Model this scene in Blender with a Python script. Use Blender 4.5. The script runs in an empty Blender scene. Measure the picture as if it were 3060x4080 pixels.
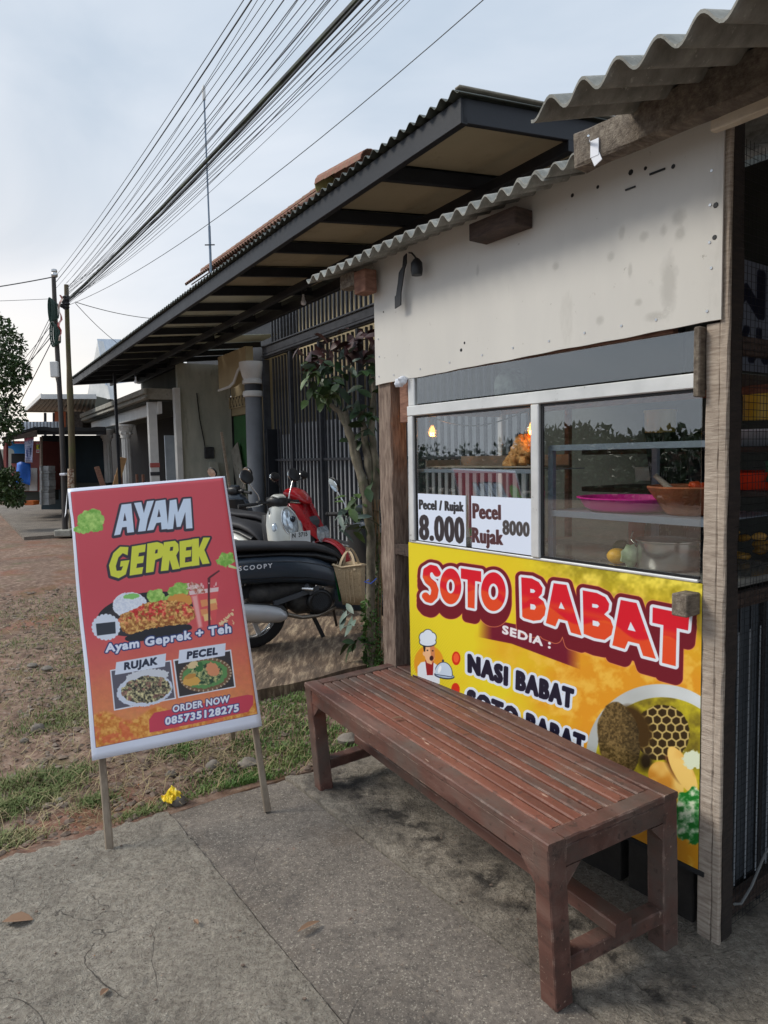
import bpy, math, random
import numpy as np
from mathutils import Vector, Matrix
random.seed(7); rng=np.random.RandomState(7)
SC=bpy.context.scene
COL=SC.collection
# ------------------------------------------------------------------ camera
F,PITCH,ROLL,CH=2783.2,.0789,-.0209,1.45      # focal length in px of a 3060x4080 frame
_f=np.array([0,math.cos(PITCH),-math.sin(PITCH)]); _r0=np.array([1.,0,0]); _u0=np.cross(_r0,_f)
_r=math.cos(ROLL)*_r0+math.sin(ROLL)*_u0; _u=-math.sin(ROLL)*_r0+math.cos(ROLL)*_u0
cd=bpy.data.cameras.new('camera'); cam=bpy.data.objects.new('camera',cd); COL.objects.link(cam); SC.camera=cam
cd.sensor_fit='VERTICAL'; cd.sensor_height=36; cd.sensor_width=27; cd.lens=36*F/4080; cd.clip_start=.05; cd.clip_end=600
cam.matrix_world=Matrix(((_r[0],_u[0],-_f[0],0),(_r[1],_u[1],-_f[1],0),(_r[2],_u[2],-_f[2],CH),(0,0,0,1)))
# ------------------------------------------------------------------ world, sun, exposure
W=bpy.data.worlds.new('World'); SC.world=W; W.use_nodes=True
nt=W.node_tree; nt.nodes.clear(); N=nt.nodes.new; L=nt.links.new
SUN_AZ,SUN_EL=math.radians(-32),math.radians(14)     # low in the haze at the far left end of the street
out=N('ShaderNodeOutputWorld'); bg=N('ShaderNodeBackground'); bg.inputs['Strength'].default_value=.1
sky=N('ShaderNodeTexSky'); sky.sky_type='NISHITA'; sky.sun_disc=False; sky.sun_elevation=SUN_EL; sky.sun_rotation=SUN_AZ; sky.air_density=1.6; sky.dust_density=3
tc=N('ShaderNodeTexCoord'); sep=N('ShaderNodeSeparateXYZ'); L(tc.outputs['Generated'],sep.inputs[0])
mp=N('ShaderNodeMapping'); mp.inputs['Scale'].default_value=(1,1,2.2); L(tc.outputs['Generated'],mp.inputs[0])
n1=N('ShaderNodeTexNoise'); n1.inputs['Scale'].default_value=2.0; n1.inputs['Detail'].default_value=5; n1.inputs['Roughness'].default_value=.5; n1.inputs['Distortion'].default_value=.6; L(mp.outputs[0],n1.inputs['Vector'])
cr=N('ShaderNodeValToRGB'); e=cr.color_ramp.elements; e[0].position=.34; e[0].color=(2.8,3.35,4.05,1); e[1].position=.70; e[1].color=(4.1,4.45,4.95,1)
L(n1.outputs['Fac'],cr.inputs[0])
# brighter, warmer towards the horizon
mr=N('ShaderNodeMapRange'); mr.inputs['From Min'].default_value=.02; mr.inputs['From Max'].default_value=.26; mr.inputs['To Min'].default_value=1; mr.inputs['To Max'].default_value=0; mr.interpolation_type='SMOOTHERSTEP'; L(sep.outputs['Z'],mr.inputs['Value'])
# glow round the hidden sun
dt=N('ShaderNodeVectorMath'); dt.operation='DOT_PRODUCT'; L(tc.outputs['Generated'],dt.inputs[0])
dt.inputs[1].default_value=(math.sin(SUN_AZ)*math.cos(.05),math.cos(SUN_AZ)*math.cos(.05),math.sin(.05))
g1=N('ShaderNodeMapRange'); g1.inputs['From Min'].default_value=.90; g1.inputs['From Max'].default_value=1; g1.interpolation_type='SMOOTHSTEP'; L(dt.outputs['Value'],g1.inputs['Value'])
hm=N('ShaderNodeMath'); hm.operation='MULTIPLY'; L(mr.outputs[0],hm.inputs[0]); hm.inputs[1].default_value=.55
mxh=N('ShaderNodeMix'); mxh.data_type='RGBA'; L(hm.outputs[0],mxh.inputs['Factor']); L(cr.outputs[0],mxh.inputs['A']); mxh.inputs['B'].default_value=(4.0,4.3,4.7,1)
gm=N('ShaderNodeMath'); gm.operation='MULTIPLY'; L(g1.outputs[0],gm.inputs[0]); L(mr.outputs[0],gm.inputs[1])
mxg=N('ShaderNodeMix'); mxg.data_type='RGBA'; L(gm.outputs[0],mxg.inputs['Factor']); L(mxh.outputs['Result'],mxg.inputs['A']); mxg.inputs['B'].default_value=(5.5,5.45,5.3,1)
mxs=N('ShaderNodeMix'); mxs.data_type='RGBA'; mxs.inputs['Factor'].default_value=.985; L(sky.outputs[0],mxs.inputs['A']); L(mxg.outputs['Result'],mxs.inputs['B'])
# an overcast sky grows steadily brighter towards the zenith
zr=N('ShaderNodeMapRange'); zr.inputs['From Min'].default_value=.52; zr.inputs['From Max'].default_value=1; zr.inputs['To Min'].default_value=1; zr.inputs['To Max'].default_value=1.7; L(sep.outputs['Z'],zr.inputs['Value'])
zc=N('ShaderNodeVectorMath'); zc.operation='SCALE'; L(mxs.outputs['Result'],zc.inputs[0]); L(zr.outputs[0],zc.inputs['Scale']); L(zc.outputs[0],bg.inputs['Color']); L(bg.outputs[0],out.inputs[0])
sl=bpy.data.lights.new('sun','SUN'); so=bpy.data.objects.new('sun',sl); COL.objects.link(so)
sl.energy=1.35; sl.angle=math.radians(18); sl.color=(1,.93,.82)
sd=Vector((math.sin(-1.55)*math.cos(.72),math.cos(-1.55)*math.cos(.72),math.sin(.72)))
so.rotation_euler=sd.to_track_quat('Z','Y').to_euler()
SC.view_settings.view_transform='Standard'; SC.view_settings.look='None'; SC.view_settings.exposure=.92; SC.view_settings.gamma=1
SC.view_settings.use_curve_mapping=False
SC.render.resolution_x=768; SC.render.resolution_y=1024
# ------------------------------------------------------------------ frames
def ray(x,y): return (x-1530)/F*_r-(y-2040)/F*_u+_f
def V3(*a): return np.array(a,float)
class Frame:
    def __init__(s,yaw): s.yaw=yaw; s.g1=V3(-math.sin(yaw),math.cos(yaw),0); s.g2=V3(math.cos(yaw),math.sin(yaw),0)
    def w(s,u,v,z): return s.g1*u+s.g2*v+V3(0,0,z)
    def loc(s,P): return V3(P@s.g1,P@s.g2,P[2])
    def onv(s,x,y,v): d=ray(x,y); return s.loc(V3(0,0,CH)+d*(v/(d@s.g2)))
    def onu(s,x,y,u): d=ray(x,y); return s.loc(V3(0,0,CH)+d*(u/(d@s.g1)))
    def onz(s,x,y,z): d=ray(x,y); return s.loc(V3(0,0,CH)+d*((z-CH)/d[2]))
    def R(s): return np.stack([s.g1,s.g2,V3(0,0,1)],1)
S=Frame(.6201); B=Frame(.5498); Z0=Frame(0.)
def atd(x,y,d):      # point at forward distance d
    return V3(0,0,CH)+ray(x,y)*d
# ------------------------------------------------------------------ things
WM={}
def tag(o,label=None,cat=None,group=None,kind=None):
    if label:o['label']=label
    if cat:o['category']=cat
    if group:o['group']=group
    if kind:o['kind']=kind
    return o
def thing(name,label,cat,loc=(0,0,0),rz=0,group=None):
    o=bpy.data.objects.new(name,None); o.empty_display_size=.1; COL.objects.link(o)
    M=Matrix.Translation(Vector(loc))@Matrix.Rotation(rz,4,'Z'); o.matrix_world=M; WM[o.name]=M
    return tag(o,label,cat,group)
class MB:
    def __init__(s): s.v=[]; s.f=[]; s.m=[]; s.n=0
    def add(s,vs,fs,mi=0):
        vs=np.asarray(vs,float).reshape(-1,3); s.v.append(vs); 
        for f in fs: s.f.append([i+s.n for i in f]); s.m.append(mi)
        s.n+=len(vs); return s
    def box(s,c,sz,R=None,ch=0.,mi=0):
        c=V3(*c); h=np.array(sz,float)/2; R=np.eye(3) if R is None else R
        if ch<=0:
            P=[[sx*h[0],sy*h[1],q*h[2]] for sx in(-1,1) for sy in(-1,1) for q in(-1,1)]
            fs=[(0,1,3,2),(4,6,7,5),(0,4,5,1),(2,3,7,6),(0,2,6,4),(1,5,7,3)]
            return s.add(np.array(P)@R.T+c,fs,mi)
        P=[];idx={}
        for sx in(-1,1):
            for sy in(-1,1):
                for q in(-1,1):
                    for a in range(3):
                        p=[sx*h[0],sy*h[1],q*h[2]]
                        for b in range(3):
                            if b!=a: p[b]-= (sx,sy,q)[b]*ch
                        idx[(sx,sy,q,a)]=len(P); P.append(p)
        fs=[]
        for a in range(3):
            b,c2=(a+1)%3,(a+2)%3
            for sg in(-1,1):
                q=[]
                for (sb,sc) in((-1,-1),(1,-1),(1,1),(-1,1)):
                    k=[0,0,0]; k[a]=sg;k[b]=sb;k[c2]=sc; q.append(idx[(*k,a)])
                fs.append(q if sg>0 else q[::-1])
        for a in range(3):
            b,c2=(a+1)%3,(a+2)%3
            for sb in(-1,1):
                for sc in(-1,1):
                    k0=[0,0,0];k0[a]=-1;k0[b]=sb;k0[c2]=sc;k1=list(k0);k1[a]=1
                    q=[idx[(*k0,b)],idx[(*k1,b)],idx[(*k1,c2)],idx[(*k0,c2)]]
                    fs.append(q if sb*sc<0 else q[::-1])
        for sx in(-1,1):
            for sy in(-1,1):
                for q in(-1,1):
                    t=[idx[(sx,sy,q,0)],idx[(sx,sy,q,1)],idx[(sx,sy,q,2)]]
                    fs.append(t if sx*sy*q>0 else t[::-1])
        return s.add(np.array(P)@R.T+c,fs,mi)
    def bar(s,a,b,w,h,up=(0,0,1),ch=0.,mi=0):     # w sideways, h along up
        a=V3(*a);b=V3(*b);d=b-a;L_=np.linalg.norm(d);d=d/L_;up=V3(*up); y=np.cross(up,d); 
        if np.linalg.norm(y)<1e-4: y=np.cross(V3(1,0,0),d)
        y/=np.linalg.norm(y); z=np.cross(d,y)
        return s.box((a+b)/2,(L_,w,h),np.stack([d,y,z],1),ch,mi)
    def tube(s,pts,r,n=8,mi=0,cap=True):
        pts=[V3(*p) for p in pts]; m=len(pts); rs=r if hasattr(r,'__len__') else [r]*m
        t0=pts[1]-pts[0]; ref=V3(0,0,1) if abs(t0[2])<.9*np.linalg.norm(t0) else V3(1,0,0)
        vs=[]
        for i,p in enumerate(pts):
            t=pts[min(i+1,m-1)]-pts[max(i-1,0)]; t/=np.linalg.norm(t)+1e-9
            x=np.cross(ref,t); x/=np.linalg.norm(x)+1e-9; y=np.cross(t,x); ref=ref if abs(ref@t)<.95 else y
            for k in range(n):
                a=2*math.pi*k/n; vs.append(p+rs[i]*(math.cos(a)*x+math.sin(a)*y))
        fs=[(i*n+k,i*n+(k+1)%n,(i+1)*n+(k+1)%n,(i+1)*n+k) for i in range(m-1) for k in range(n)]
        if cap: fs+= [tuple(range(n))[::-1],tuple((m-1)*n+k for k in range(n))]
        return s.add(vs,fs,mi)
    def rings(s,rs,cap=True,mi=0,closed=True):
        n=len(rs[0]);m=len(rs)
        fs=[(i*n+k,i*n+(k+1)%n,(i+1)*n+(k+1)%n,(i+1)*n+k) for i in range(m-1) for k in range(n if closed else n-1)]
        if cap: fs+= [tuple(range(n))[::-1],tuple((m-1)*n+k for k in range(n))]
        return s.add(np.concatenate([np.asarray(r,float) for r in rs]),fs,mi)
    def lathe(s,c,prof,n=20,R=None,cap=True,mi=0):  # prof [(r,h)] along local z
        R=np.eye(3) if R is None else R; c=V3(*c); rs=[]
        for r,h in prof:
            a=np.arange(n)*2*math.pi/n
            rs.append(np.stack([r*np.cos(a),r*np.sin(a),np.full(n,h)],1)@R.T+c)
        return s.rings(rs,cap,mi)
    def prism(s,poly,z0,z1,fn,mi=0):   # poly 2D, fn(a,b,h)->world
        n=len(poly); P=[fn(p[0],p[1],z0) for p in poly]+[fn(p[0],p[1],z1) for p in poly]
        fs=[(k,(k+1)%n,(k+1)%n+n,k+n) for k in range(n)]+[tuple(range(n))[::-1],tuple(range(n,2*n))]
        return s.add(P,fs,mi)
    def quad(s,a,b,c,d,mi=0): return s.add([a,b,c,d],[(0,1,2,3)],mi)
    def ball(s,c,r,seg=12,R=None,mi=0,noise=0,ns=3,rr=None):
        r=V3(*(r if hasattr(r,'__len__') else (r,r,r))); R=np.eye(3) if R is None else R; P=[]; h=seg//2+1
        rr=rr or random
        ph=[rr.uniform(0,6.3) for _ in range(6)]
        for i in range(1,h):
            th=math.pi*i/h
            for k in range(seg):
                a=2*math.pi*k/seg; d=V3(math.sin(th)*math.cos(a),math.sin(th)*math.sin(a),math.cos(th))
                q=1+noise*(math.sin(ns*d[0]*2+ph[0])+math.sin(ns*d[1]*2.3+ph[1])+math.sin(ns*d[2]*1.9+ph[2])+.6*math.sin(ns*4.1*(d[0]+d[1])+ph[3])+.6*math.sin(ns*4.7*(d[2]-d[1])+ph[4]))/3
                P.append(d*q*r)
        P+= [V3(0,0,r[2]),V3(0,0,-r[2])]; T=len(P)-2
        fs=[(i*seg+k,(i+1)*seg+k,(i+1)*seg+(k+1)%seg,i*seg+(k+1)%seg) for i in range(h-2) for k in range(seg)]
        fs+= [(T,k,(k+1)%seg) for k in range(seg)]+[(T+1,(h-2)*seg+(k+1)%seg,(h-2)*seg+k) for k in range(seg)]
        return s.add(np.array(P)@R.T+V3(*c),fs,mi)
    def build(s,name,mats,parent=None,smooth=False,uv=None,fixn=True,**kw):
        V=np.concatenate(s.v) if s.v else np.zeros((0,3))
        M=WM[parent.name] if parent is not None else Matrix.Identity(4)
        if parent is not None:
            Mi=np.array(M.inverted()); V=V@Mi[:3,:3].T+Mi[:3,3]
        me=bpy.data.meshes.new(name); me.from_pydata(V.tolist(),[],s.f); 
        mats=mats if isinstance(mats,(list,tuple)) else [mats]
        for m in mats: me.materials.append(m)
        if len(mats)>1: me.polygons.foreach_set('material_index',s.m)
        if smooth: me.polygons.foreach_set('use_smooth',[True]*len(me.polygons))
        if uv is not None:
            l=me.uv_layers.new(name='UVMap'); 
            for i,lp in enumerate(me.loops): l.data[i].uv=uv[lp.vertex_index]
        me.validate(); me.update()
        if fixn and len(me.polygons)<20000:
            import bmesh
            bm=bmesh.new(); bm.from_mesh(me); bmesh.ops.recalc_face_normals(bm,faces=bm.faces); bm.to_mesh(me); bm.free()
        if smooth:
            try: me.set_sharp_from_angle(angle=math.radians(50))
            except Exception: pass
        o=bpy.data.objects.new(name,me); COL.objects.link(o)
        if parent is not None: o.parent=parent; o.matrix_parent_inverse=Matrix.Identity(4)
        WM[o.name]=M
        tag(o,**kw); return o
def inst(src,parent,M,name=None,**kw):     # another object on the same mesh data; M in the parent's local space
    o=bpy.data.objects.new(name or src.name.split('.')[0],src.data); COL.objects.link(o)
    o.parent=parent; o.matrix_local=M; 
    if parent is not None: o.matrix_parent_inverse=Matrix.Identity(4); o.matrix_basis=M
    tag(o,**kw); return o
def copy_tree(root,loc,rz,label,name=None):
    c=root.copy(); COL.objects.link(c); M=Matrix.Translation(Vector(loc))@Matrix.Rotation(rz,4,'Z'); c.matrix_world=M; WM[c.name]=M; c['label']=label
    def rec(o,p):
        for ch in [x for x in bpy.data.objects if x.parent==o]:
            d=ch.copy(); COL.objects.link(d); d.parent=p; rec(ch,d); WM[d.name]=M
    rec(root,c); return c
# ------------------------------------------------------------------ materials
def hexc(r,g,b):   # sRGB 0-255 -> linear
    f=lambda c:(c/255/12.92) if c/255<=.04045 else ((c/255+.055)/1.055)**2.4
    return (f(r),f(g),f(b),1)
def mk(name):
    m=bpy.data.materials.new(name); m.use_nodes=True; nt=m.node_tree; b=nt.nodes['Principled BSDF']; return m,nt,b
def surf(name,ramp,scale=8,detail=8,rough=.8,bump=.3,bscale=None,stretch=(1,1,1),metal=0,spec=.5,spots=None,big=None,rnd=0,dist=.01,rotz=0,wear=None,rr=.15):
    """ramp: [(pos,(r,g,b))..]; spots: (color,scale,thr,soft,amount); big:(scale,amount)"""
    m,nt,b=mk(name); N=nt.nodes.new; L=nt.links.new
    tc=N('ShaderNodeTexCoord'); mp=N('ShaderNodeMapping'); mp.inputs['Scale'].default_value=stretch; mp.inputs['Rotation'].default_value=(0,0,rotz); L(tc.outputs['Object'],mp.inputs[0])
    n=N('ShaderNodeTexNoise'); n.inputs['Scale'].default_value=scale; n.inputs['Detail'].default_value=detail; n.inputs['Roughness'].default_value=.62; L(mp.outputs[0],n.inputs['Vector'])
    cr=N('ShaderNodeValToRGB'); el=cr.color_ramp.elements
    el[0].position=ramp[0][0]; el[0].color=(*ramp[0][1][:3],1); el[1].position=ramp[-1][0]; el[1].color=(*ramp[-1][1][:3],1)
    for p,c in ramp[1:-1]: q=el.new(p); q.color=(*c[:3],1)
    L(n.outputs['Fac'],cr.inputs[0]); col=cr.outputs[0]
    def mix(mode,fac,a,bc):
        x=N('ShaderNodeMix'); x.data_type='RGBA'; x.blend_type=mode
        if isinstance(fac,(int,float)): x.inputs['Factor'].default_value=fac
        else: L(fac,x.inputs['Factor'])
        L(a,x.inputs['A'])
        if isinstance(bc,tuple): x.inputs['B'].default_value=(*bc[:3],1)
        else: L(bc,x.inputs['B'])
        return x.outputs['Result']
    if big:
        nb=N('ShaderNodeTexNoise'); nb.inputs['Scale'].default_value=big[0]; nb.inputs['Detail'].default_value=3; L(tc.outputs['Object'],nb.inputs['Vector'])
        rb=N('ShaderNodeMapRange'); rb.inputs['From Min'].default_value=.3; rb.inputs['From Max'].default_value=.7; rb.inputs['To Min'].default_value=1-big[1]; rb.inputs['To Max'].default_value=1+big[1]; L(nb.outputs['Fac'],rb.inputs['Value'])
        cb=N('ShaderNodeCombineXYZ'); [L(rb.outputs[0],cb.inputs[i]) for i in range(3)]
        col=mix('MULTIPLY',1.,col,cb.outputs[0])
    for sp in (spots or []):
        ns=N('ShaderNodeTexNoise'); ns.inputs['Scale'].default_value=sp[1]; ns.inputs['Detail'].default_value=6; ns.inputs['Roughness'].default_value=.65; L(tc.outputs['Object'] if len(sp)<6 else mp.outputs[0],ns.inputs['Vector'])
        rs=N('ShaderNodeMapRange'); rs.inputs['From Min'].default_value=sp[2]; rs.inputs['From Max'].default_value=sp[2]+sp[3]; rs.inputs['To Max'].default_value=sp[4]; L(ns.outputs['Fac'],rs.inputs['Value'])
        col=mix('MIX',rs.outputs[0],col,sp[0])
    if rnd:
        oi=N('ShaderNodeObjectInfo'); rr_=N('ShaderNodeMapRange'); rr_.inputs['To Min'].default_value=1-rnd; rr_.inputs['To Max'].default_value=1+rnd; L(oi.outputs['Random'],rr_.inputs['Value'])
        cb=N('ShaderNodeCombineXYZ'); [L(rr_.outputs[0],cb.inputs[i]) for i in range(3)]
        col=mix('MULTIPLY',1.,col,cb.outputs[0])
    L(col,b.inputs['Base Color'])
    rg=N('ShaderNodeMapRange'); rg.inputs['To Min'].default_value=max(0,rough-rr); rg.inputs['To Max'].default_value=min(1,rough+rr); L(n.outputs['Fac'],rg.inputs['Value']); L(rg.outputs[0],b.inputs['Roughness'])
    b.inputs['Metallic'].default_value=metal; b.inputs['Specular IOR Level'].default_value=spec
    if bump:
        n2=N('ShaderNodeTexNoise'); n2.inputs['Scale'].default_value=bscale or scale*3; n2.inputs['Detail'].default_value=6; n2.inputs['Roughness'].default_value=.7; L(mp.outputs[0],n2.inputs['Vector'])
        bp=N('ShaderNodeBump'); bp.inputs['Strength'].default_value=bump; bp.inputs['Distance'].default_value=dist; L(n2.outputs['Fac'],bp.inputs['Height']); L(bp.outputs[0],b.inputs['Normal'])
    return m
def edge_wear(m,col,rad=.006,amt=.8,nscale=22,lo=.46,hi=.56):
    nt=m.node_tree; b=nt.nodes['Principled BSDF']; N=nt.nodes.new; L=nt.links.new
    bv=N('ShaderNodeBevel'); bv.samples=4; bv.inputs['Radius'].default_value=rad; g=N('ShaderNodeNewGeometry')
    d=N('ShaderNodeVectorMath'); d.operation='DOT_PRODUCT'; L(bv.outputs[0],d.inputs[0]); L(g.outputs['True Normal'],d.inputs[1])
    r=N('ShaderNodeMapRange'); r.inputs['From Min'].default_value=.985; r.inputs['From Max'].default_value=.86; r.inputs['To Min'].default_value=0; r.inputs['To Max'].default_value=1; L(d.outputs['Value'],r.inputs['Value'])
    tc=N('ShaderNodeTexCoord'); n=N('ShaderNodeTexNoise'); n.inputs['Scale'].default_value=nscale; n.inputs['Detail'].default_value=7; n.inputs['Roughness'].default_value=.7; L(tc.outputs['Object'],n.inputs['Vector'])
    q=N('ShaderNodeMapRange'); q.inputs['From Min'].default_value=lo; q.inputs['From Max'].default_value=hi; q.inputs['To Max'].default_value=amt; L(n.outputs['Fac'],q.inputs['Value'])
    mu=N('ShaderNodeMath'); mu.operation='MULTIPLY'; L(r.outputs[0],mu.inputs[0]); L(q.outputs[0],mu.inputs[1])
    x=N('ShaderNodeMix'); x.data_type='RGBA'; L(mu.outputs[0],x.inputs['Factor']); src=b.inputs['Base Color'].links[0].from_socket; L(src,x.inputs['A']); x.inputs['B'].default_value=(*col[:3],1); L(x.outputs['Result'],b.inputs['Base Color'])
def veins(m,col,scale,width,amt,dist=1.5,bump=0,stretch=(1,1,1),mask=None,rotz=0):
    '''thin ridged lines of a noise field: trowel marks, cracks'''
    nt=m.node_tree; b=nt.nodes['Principled BSDF']; N=nt.nodes.new; L=nt.links.new
    tc=N('ShaderNodeTexCoord'); mp=N('ShaderNodeMapping'); mp.vector_type='POINT'; mp.inputs['Scale'].default_value=stretch; mp.inputs['Rotation'].default_value=(0,0,rotz); L(tc.outputs['Object'],mp.inputs[0])
    n=N('ShaderNodeTexNoise'); n.inputs['Scale'].default_value=scale; n.inputs['Detail'].default_value=4; n.inputs['Distortion'].default_value=dist; L(mp.outputs[0],n.inputs['Vector'])
    a=N('ShaderNodeMath'); a.operation='SUBTRACT'; a.inputs[1].default_value=.5; L(n.outputs['Fac'],a.inputs[0]); a2=N('ShaderNodeMath'); a2.operation='ABSOLUTE'; L(a.outputs[0],a2.inputs[0])
    r=N('ShaderNodeMapRange'); r.inputs['From Min'].default_value=0; r.inputs['From Max'].default_value=width; r.inputs['To Min'].default_value=1; r.inputs['To Max'].default_value=0; L(a2.outputs[0],r.inputs['Value']); f=r.outputs[0]
    k=N('ShaderNodeTexNoise'); k.inputs['Scale'].default_value=(mask or 2.5); k.inputs['Detail'].default_value=2; L(tc.outputs['Object'],k.inputs['Vector']); kr=N('ShaderNodeMapRange'); kr.inputs['From Min'].default_value=.45; kr.inputs['From Max'].default_value=.62; L(k.outputs['Fac'],kr.inputs['Value'])
    mu=N('ShaderNodeMath'); mu.operation='MULTIPLY'; L(f,mu.inputs[0]); L(kr.outputs[0],mu.inputs[1]); sc=N('ShaderNodeMath'); sc.operation='MULTIPLY'; L(mu.outputs[0],sc.inputs[0]); sc.inputs[1].default_value=amt
    x=N('ShaderNodeMix'); x.data_type='RGBA'; L(sc.outputs[0],x.inputs['Factor']); src=b.inputs['Base Color'].links[0].from_socket; L(src,x.inputs['A']); x.inputs['B'].default_value=(*col[:3],1); L(x.outputs['Result'],b.inputs['Base Color'])
    if bump:
        bp=N('ShaderNodeBump'); bp.inputs['Strength'].default_value=1; bp.inputs['Distance'].default_value=bump; L(mu.outputs[0],bp.inputs['Height'])
        if b.inputs['Normal'].links: L(b.inputs['Normal'].links[0].from_socket,bp.inputs['Normal'])
        L(bp.outputs[0],b.inputs['Normal'])
def plain(name,c,rough=.5,metal=0,spec=.5,var=.12,scale=6,coat=0,bump=0,emit=None):
    c=c[:3]; m=surf(name,[(.3,tuple(x*(1-var) for x in c)),(.7,tuple(min(1,x*(1+var)) for x in c))],scale=scale,rough=rough,metal=metal,spec=spec,bump=bump,rr=.08)
    b=m.node_tree.nodes['Principled BSDF']
    if coat: b.inputs['Coat Weight'].default_value=coat; b.inputs['Coat Roughness'].default_value=.08
    if emit: b.inputs['Emission Color'].default_value=(*emit[:3],1); b.inputs['Emission Strength'].default_value=emit[3]
    return m
def glass(name,alpha=.12,tint=(.8,.9,.88),rough=.0,fres=.6):
    m,nt,b=mk(name); nt.nodes.remove(b); N=nt.nodes.new; L=nt.links.new
    o=nt.nodes['Material Output']; t=N('ShaderNodeBsdfTransparent'); t.inputs[0].default_value=(*tint,1)
    g=N('ShaderNodeBsdfGlossy'); g.inputs['Roughness'].default_value=rough; g.inputs[0].default_value=(1,1,1,1)
    fr=N('ShaderNodeFresnel'); gb=N('ShaderNodeNewGeometry'); ib=N('ShaderNodeMapRange'); ib.inputs['To Min'].default_value=1.5; ib.inputs['To Max'].default_value=1/1.5; L(gb.outputs['Backfacing'],ib.inputs['Value']); L(ib.outputs[0],fr.inputs[0]); mm=N('ShaderNodeMath'); mm.operation='MULTIPLY_ADD'; mm.inputs[1].default_value=fres; mm.inputs[2].default_value=alpha; mm.use_clamp=True
    geo=N('ShaderNodeNewGeometry'); L(fr.outputs[0],mm.inputs[0]); mx=N('ShaderNodeMixShader'); L(mm.outputs[0],mx.inputs[0]); L(t.outputs[0],mx.inputs[1]); L(g.outputs[0],mx.inputs[2]); L(mx.outputs[0],o.inputs[0])
    return m
M={}
M['post']=surf('weathered_post_wood',[(.3,hexc(134,120,108)),(.5,hexc(170,156,142)),(.75,hexc(196,184,170))],scale=5,stretch=(3,3,26),rough=.9,bump=.5,bscale=9,spots=[(hexc(84,70,62),9,.55,.2,.55)],big=(2.5,.18))
M['post_dark']=surf('dark_post_wood',[(.3,hexc(48,38,34)),(.7,hexc(86,70,62))],scale=6,stretch=(3,3,20),rough=.9,bump=.5,bscale=9,spots=[(hexc(30,24,22),5,.5,.2,.7)])
M['post_grain']=surf('weathered_split_post_wood',[(.3,hexc(86,70,62)),(.5,hexc(128,110,98)),(.75,hexc(160,144,130))],scale=9,stretch=(9,9,1.2),rough=.92,bump=.8,bscale=10,spots=[(hexc(70,46,38),6,.52,.2,.6)])
M['beam']=surf('grey_rough_beam_wood',[(.3,hexc(78,68,60)),(.55,hexc(122,112,100)),(.8,hexc(160,152,138))],scale=12,stretch=(2,6,6),rough=.95,bump=.6,spots=[(hexc(40,34,30),11,.58,.14,.8)],big=(4,.25))
M['redwood']=surf('reddish_raw_timber',[(.3,hexc(98,62,50)),(.7,hexc(150,112,94))],scale=7,stretch=(2,2,8),rough=.9,bump=.4,spots=[(hexc(60,42,36),7,.55,.2,.6)])
M['bench']=surf('worn_red_brown_paint',[(.3,hexc(72,50,44)),(.5,hexc(94,62,53)),(.72,hexc(116,88,78))],scale=3,stretch=(5,.8,5),rough=.62,bump=.45,bscale=30,dist=.003,rnd=.12,rr=.2,
   spots=[(hexc(132,66,46),2.6,.58,.12,.6),(hexc(88,78,71),3.4,.48,.15,.75),(hexc(50,38,33),30,.60,.06,.6),(hexc(180,154,138),9,.66,.02,.7,1),(hexc(172,146,130),60,.68,.03,.7)])
edge_wear(M['bench'],hexc(176,150,136),.007,.85,16,.50,.62)
M['bench_wear']=surf('worn_edge_paint',[(.35,hexc(112,66,54)),(.6,hexc(150,112,96))],scale=26,rough=.75,bump=.5,bscale=80,dist=.003,spots=[(hexc(196,180,165),30,.56,.08,.7)])
M['board']=surf('white_painted_board',[(.3,hexc(197,195,190)),(.7,hexc(205,203,197))],scale=1.3,stretch=(3.5,3.5,1.),rough=.55,bump=.08,bscale=40,dist=.004,big=(1.2,.03),spots=[(hexc(150,148,142),9,.68,.06,.5),(hexc(172,170,164),2.2,.62,.12,.35),(hexc(150,146,138),1.1,.60,.10,.35,1),(hexc(120,112,100),34,.68,.04,.5)])
M['alu']=surf('aluminium_frame',[(.3,hexc(196,198,198)),(.7,hexc(222,224,224))],scale=5,rough=.42,bump=.05,metal=.35,spots=[(hexc(130,128,122),22,.64,.06,.6)])
M['asb']=surf('fibre_cement_sheet',[(.3,hexc(112,112,106)),(.6,hexc(150,150,144)),(.8,hexc(176,176,168))],scale=16,rough=.95,bump=.5,bscale=120,dist=.004,spots=[(hexc(70,70,64),7,.5,.25,.6),(hexc(200,200,192),60,.62,.05,.5)])
M['gate']=surf('dark_grey_gate_steel',[(.3,hexc(40,42,48)),(.7,hexc(64,67,74))],scale=9,rough=.5,bump=.2,metal=.2,spots=[(hexc(110,112,116),20,.66,.05,.5)])
M['steel_dark']=surf('dark_awning_steel',[(.3,hexc(17,20,27)),(.7,hexc(30,34,42))],scale=4,rough=.5,bump=.12,metal=.2)
M['soffit']=surf('cream_soffit_board',[(.3,hexc(158,150,126)),(.7,hexc(182,174,148))],scale=1.3,rough=.85,bump=.06,spots=[(hexc(110,98,76),2.2,.56,.15,.5)])
M['soffit2']=surf('pale_green_roof_sheet_underside',[(.3,hexc(190,200,184)),(.7,hexc(210,218,202))],scale=1.3,rough=.6,bump=.1)
M['metalroof']=surf('dark_corrugated_metal_roof',[(.3,hexc(60,66,62)),(.7,hexc(92,96,90))],scale=5,rough=.6,bump=.2,metal=.2,spots=[(hexc(120,124,112),9,.55,.2,.5)])
M['tile']=surf('terracotta_tile',[(.3,hexc(98,64,54)),(.7,hexc(146,102,86))],scale=7,rough=.85,bump=.3,rnd=.15,spots=[(hexc(120,116,90),9,.52,.12,.6)])
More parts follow.
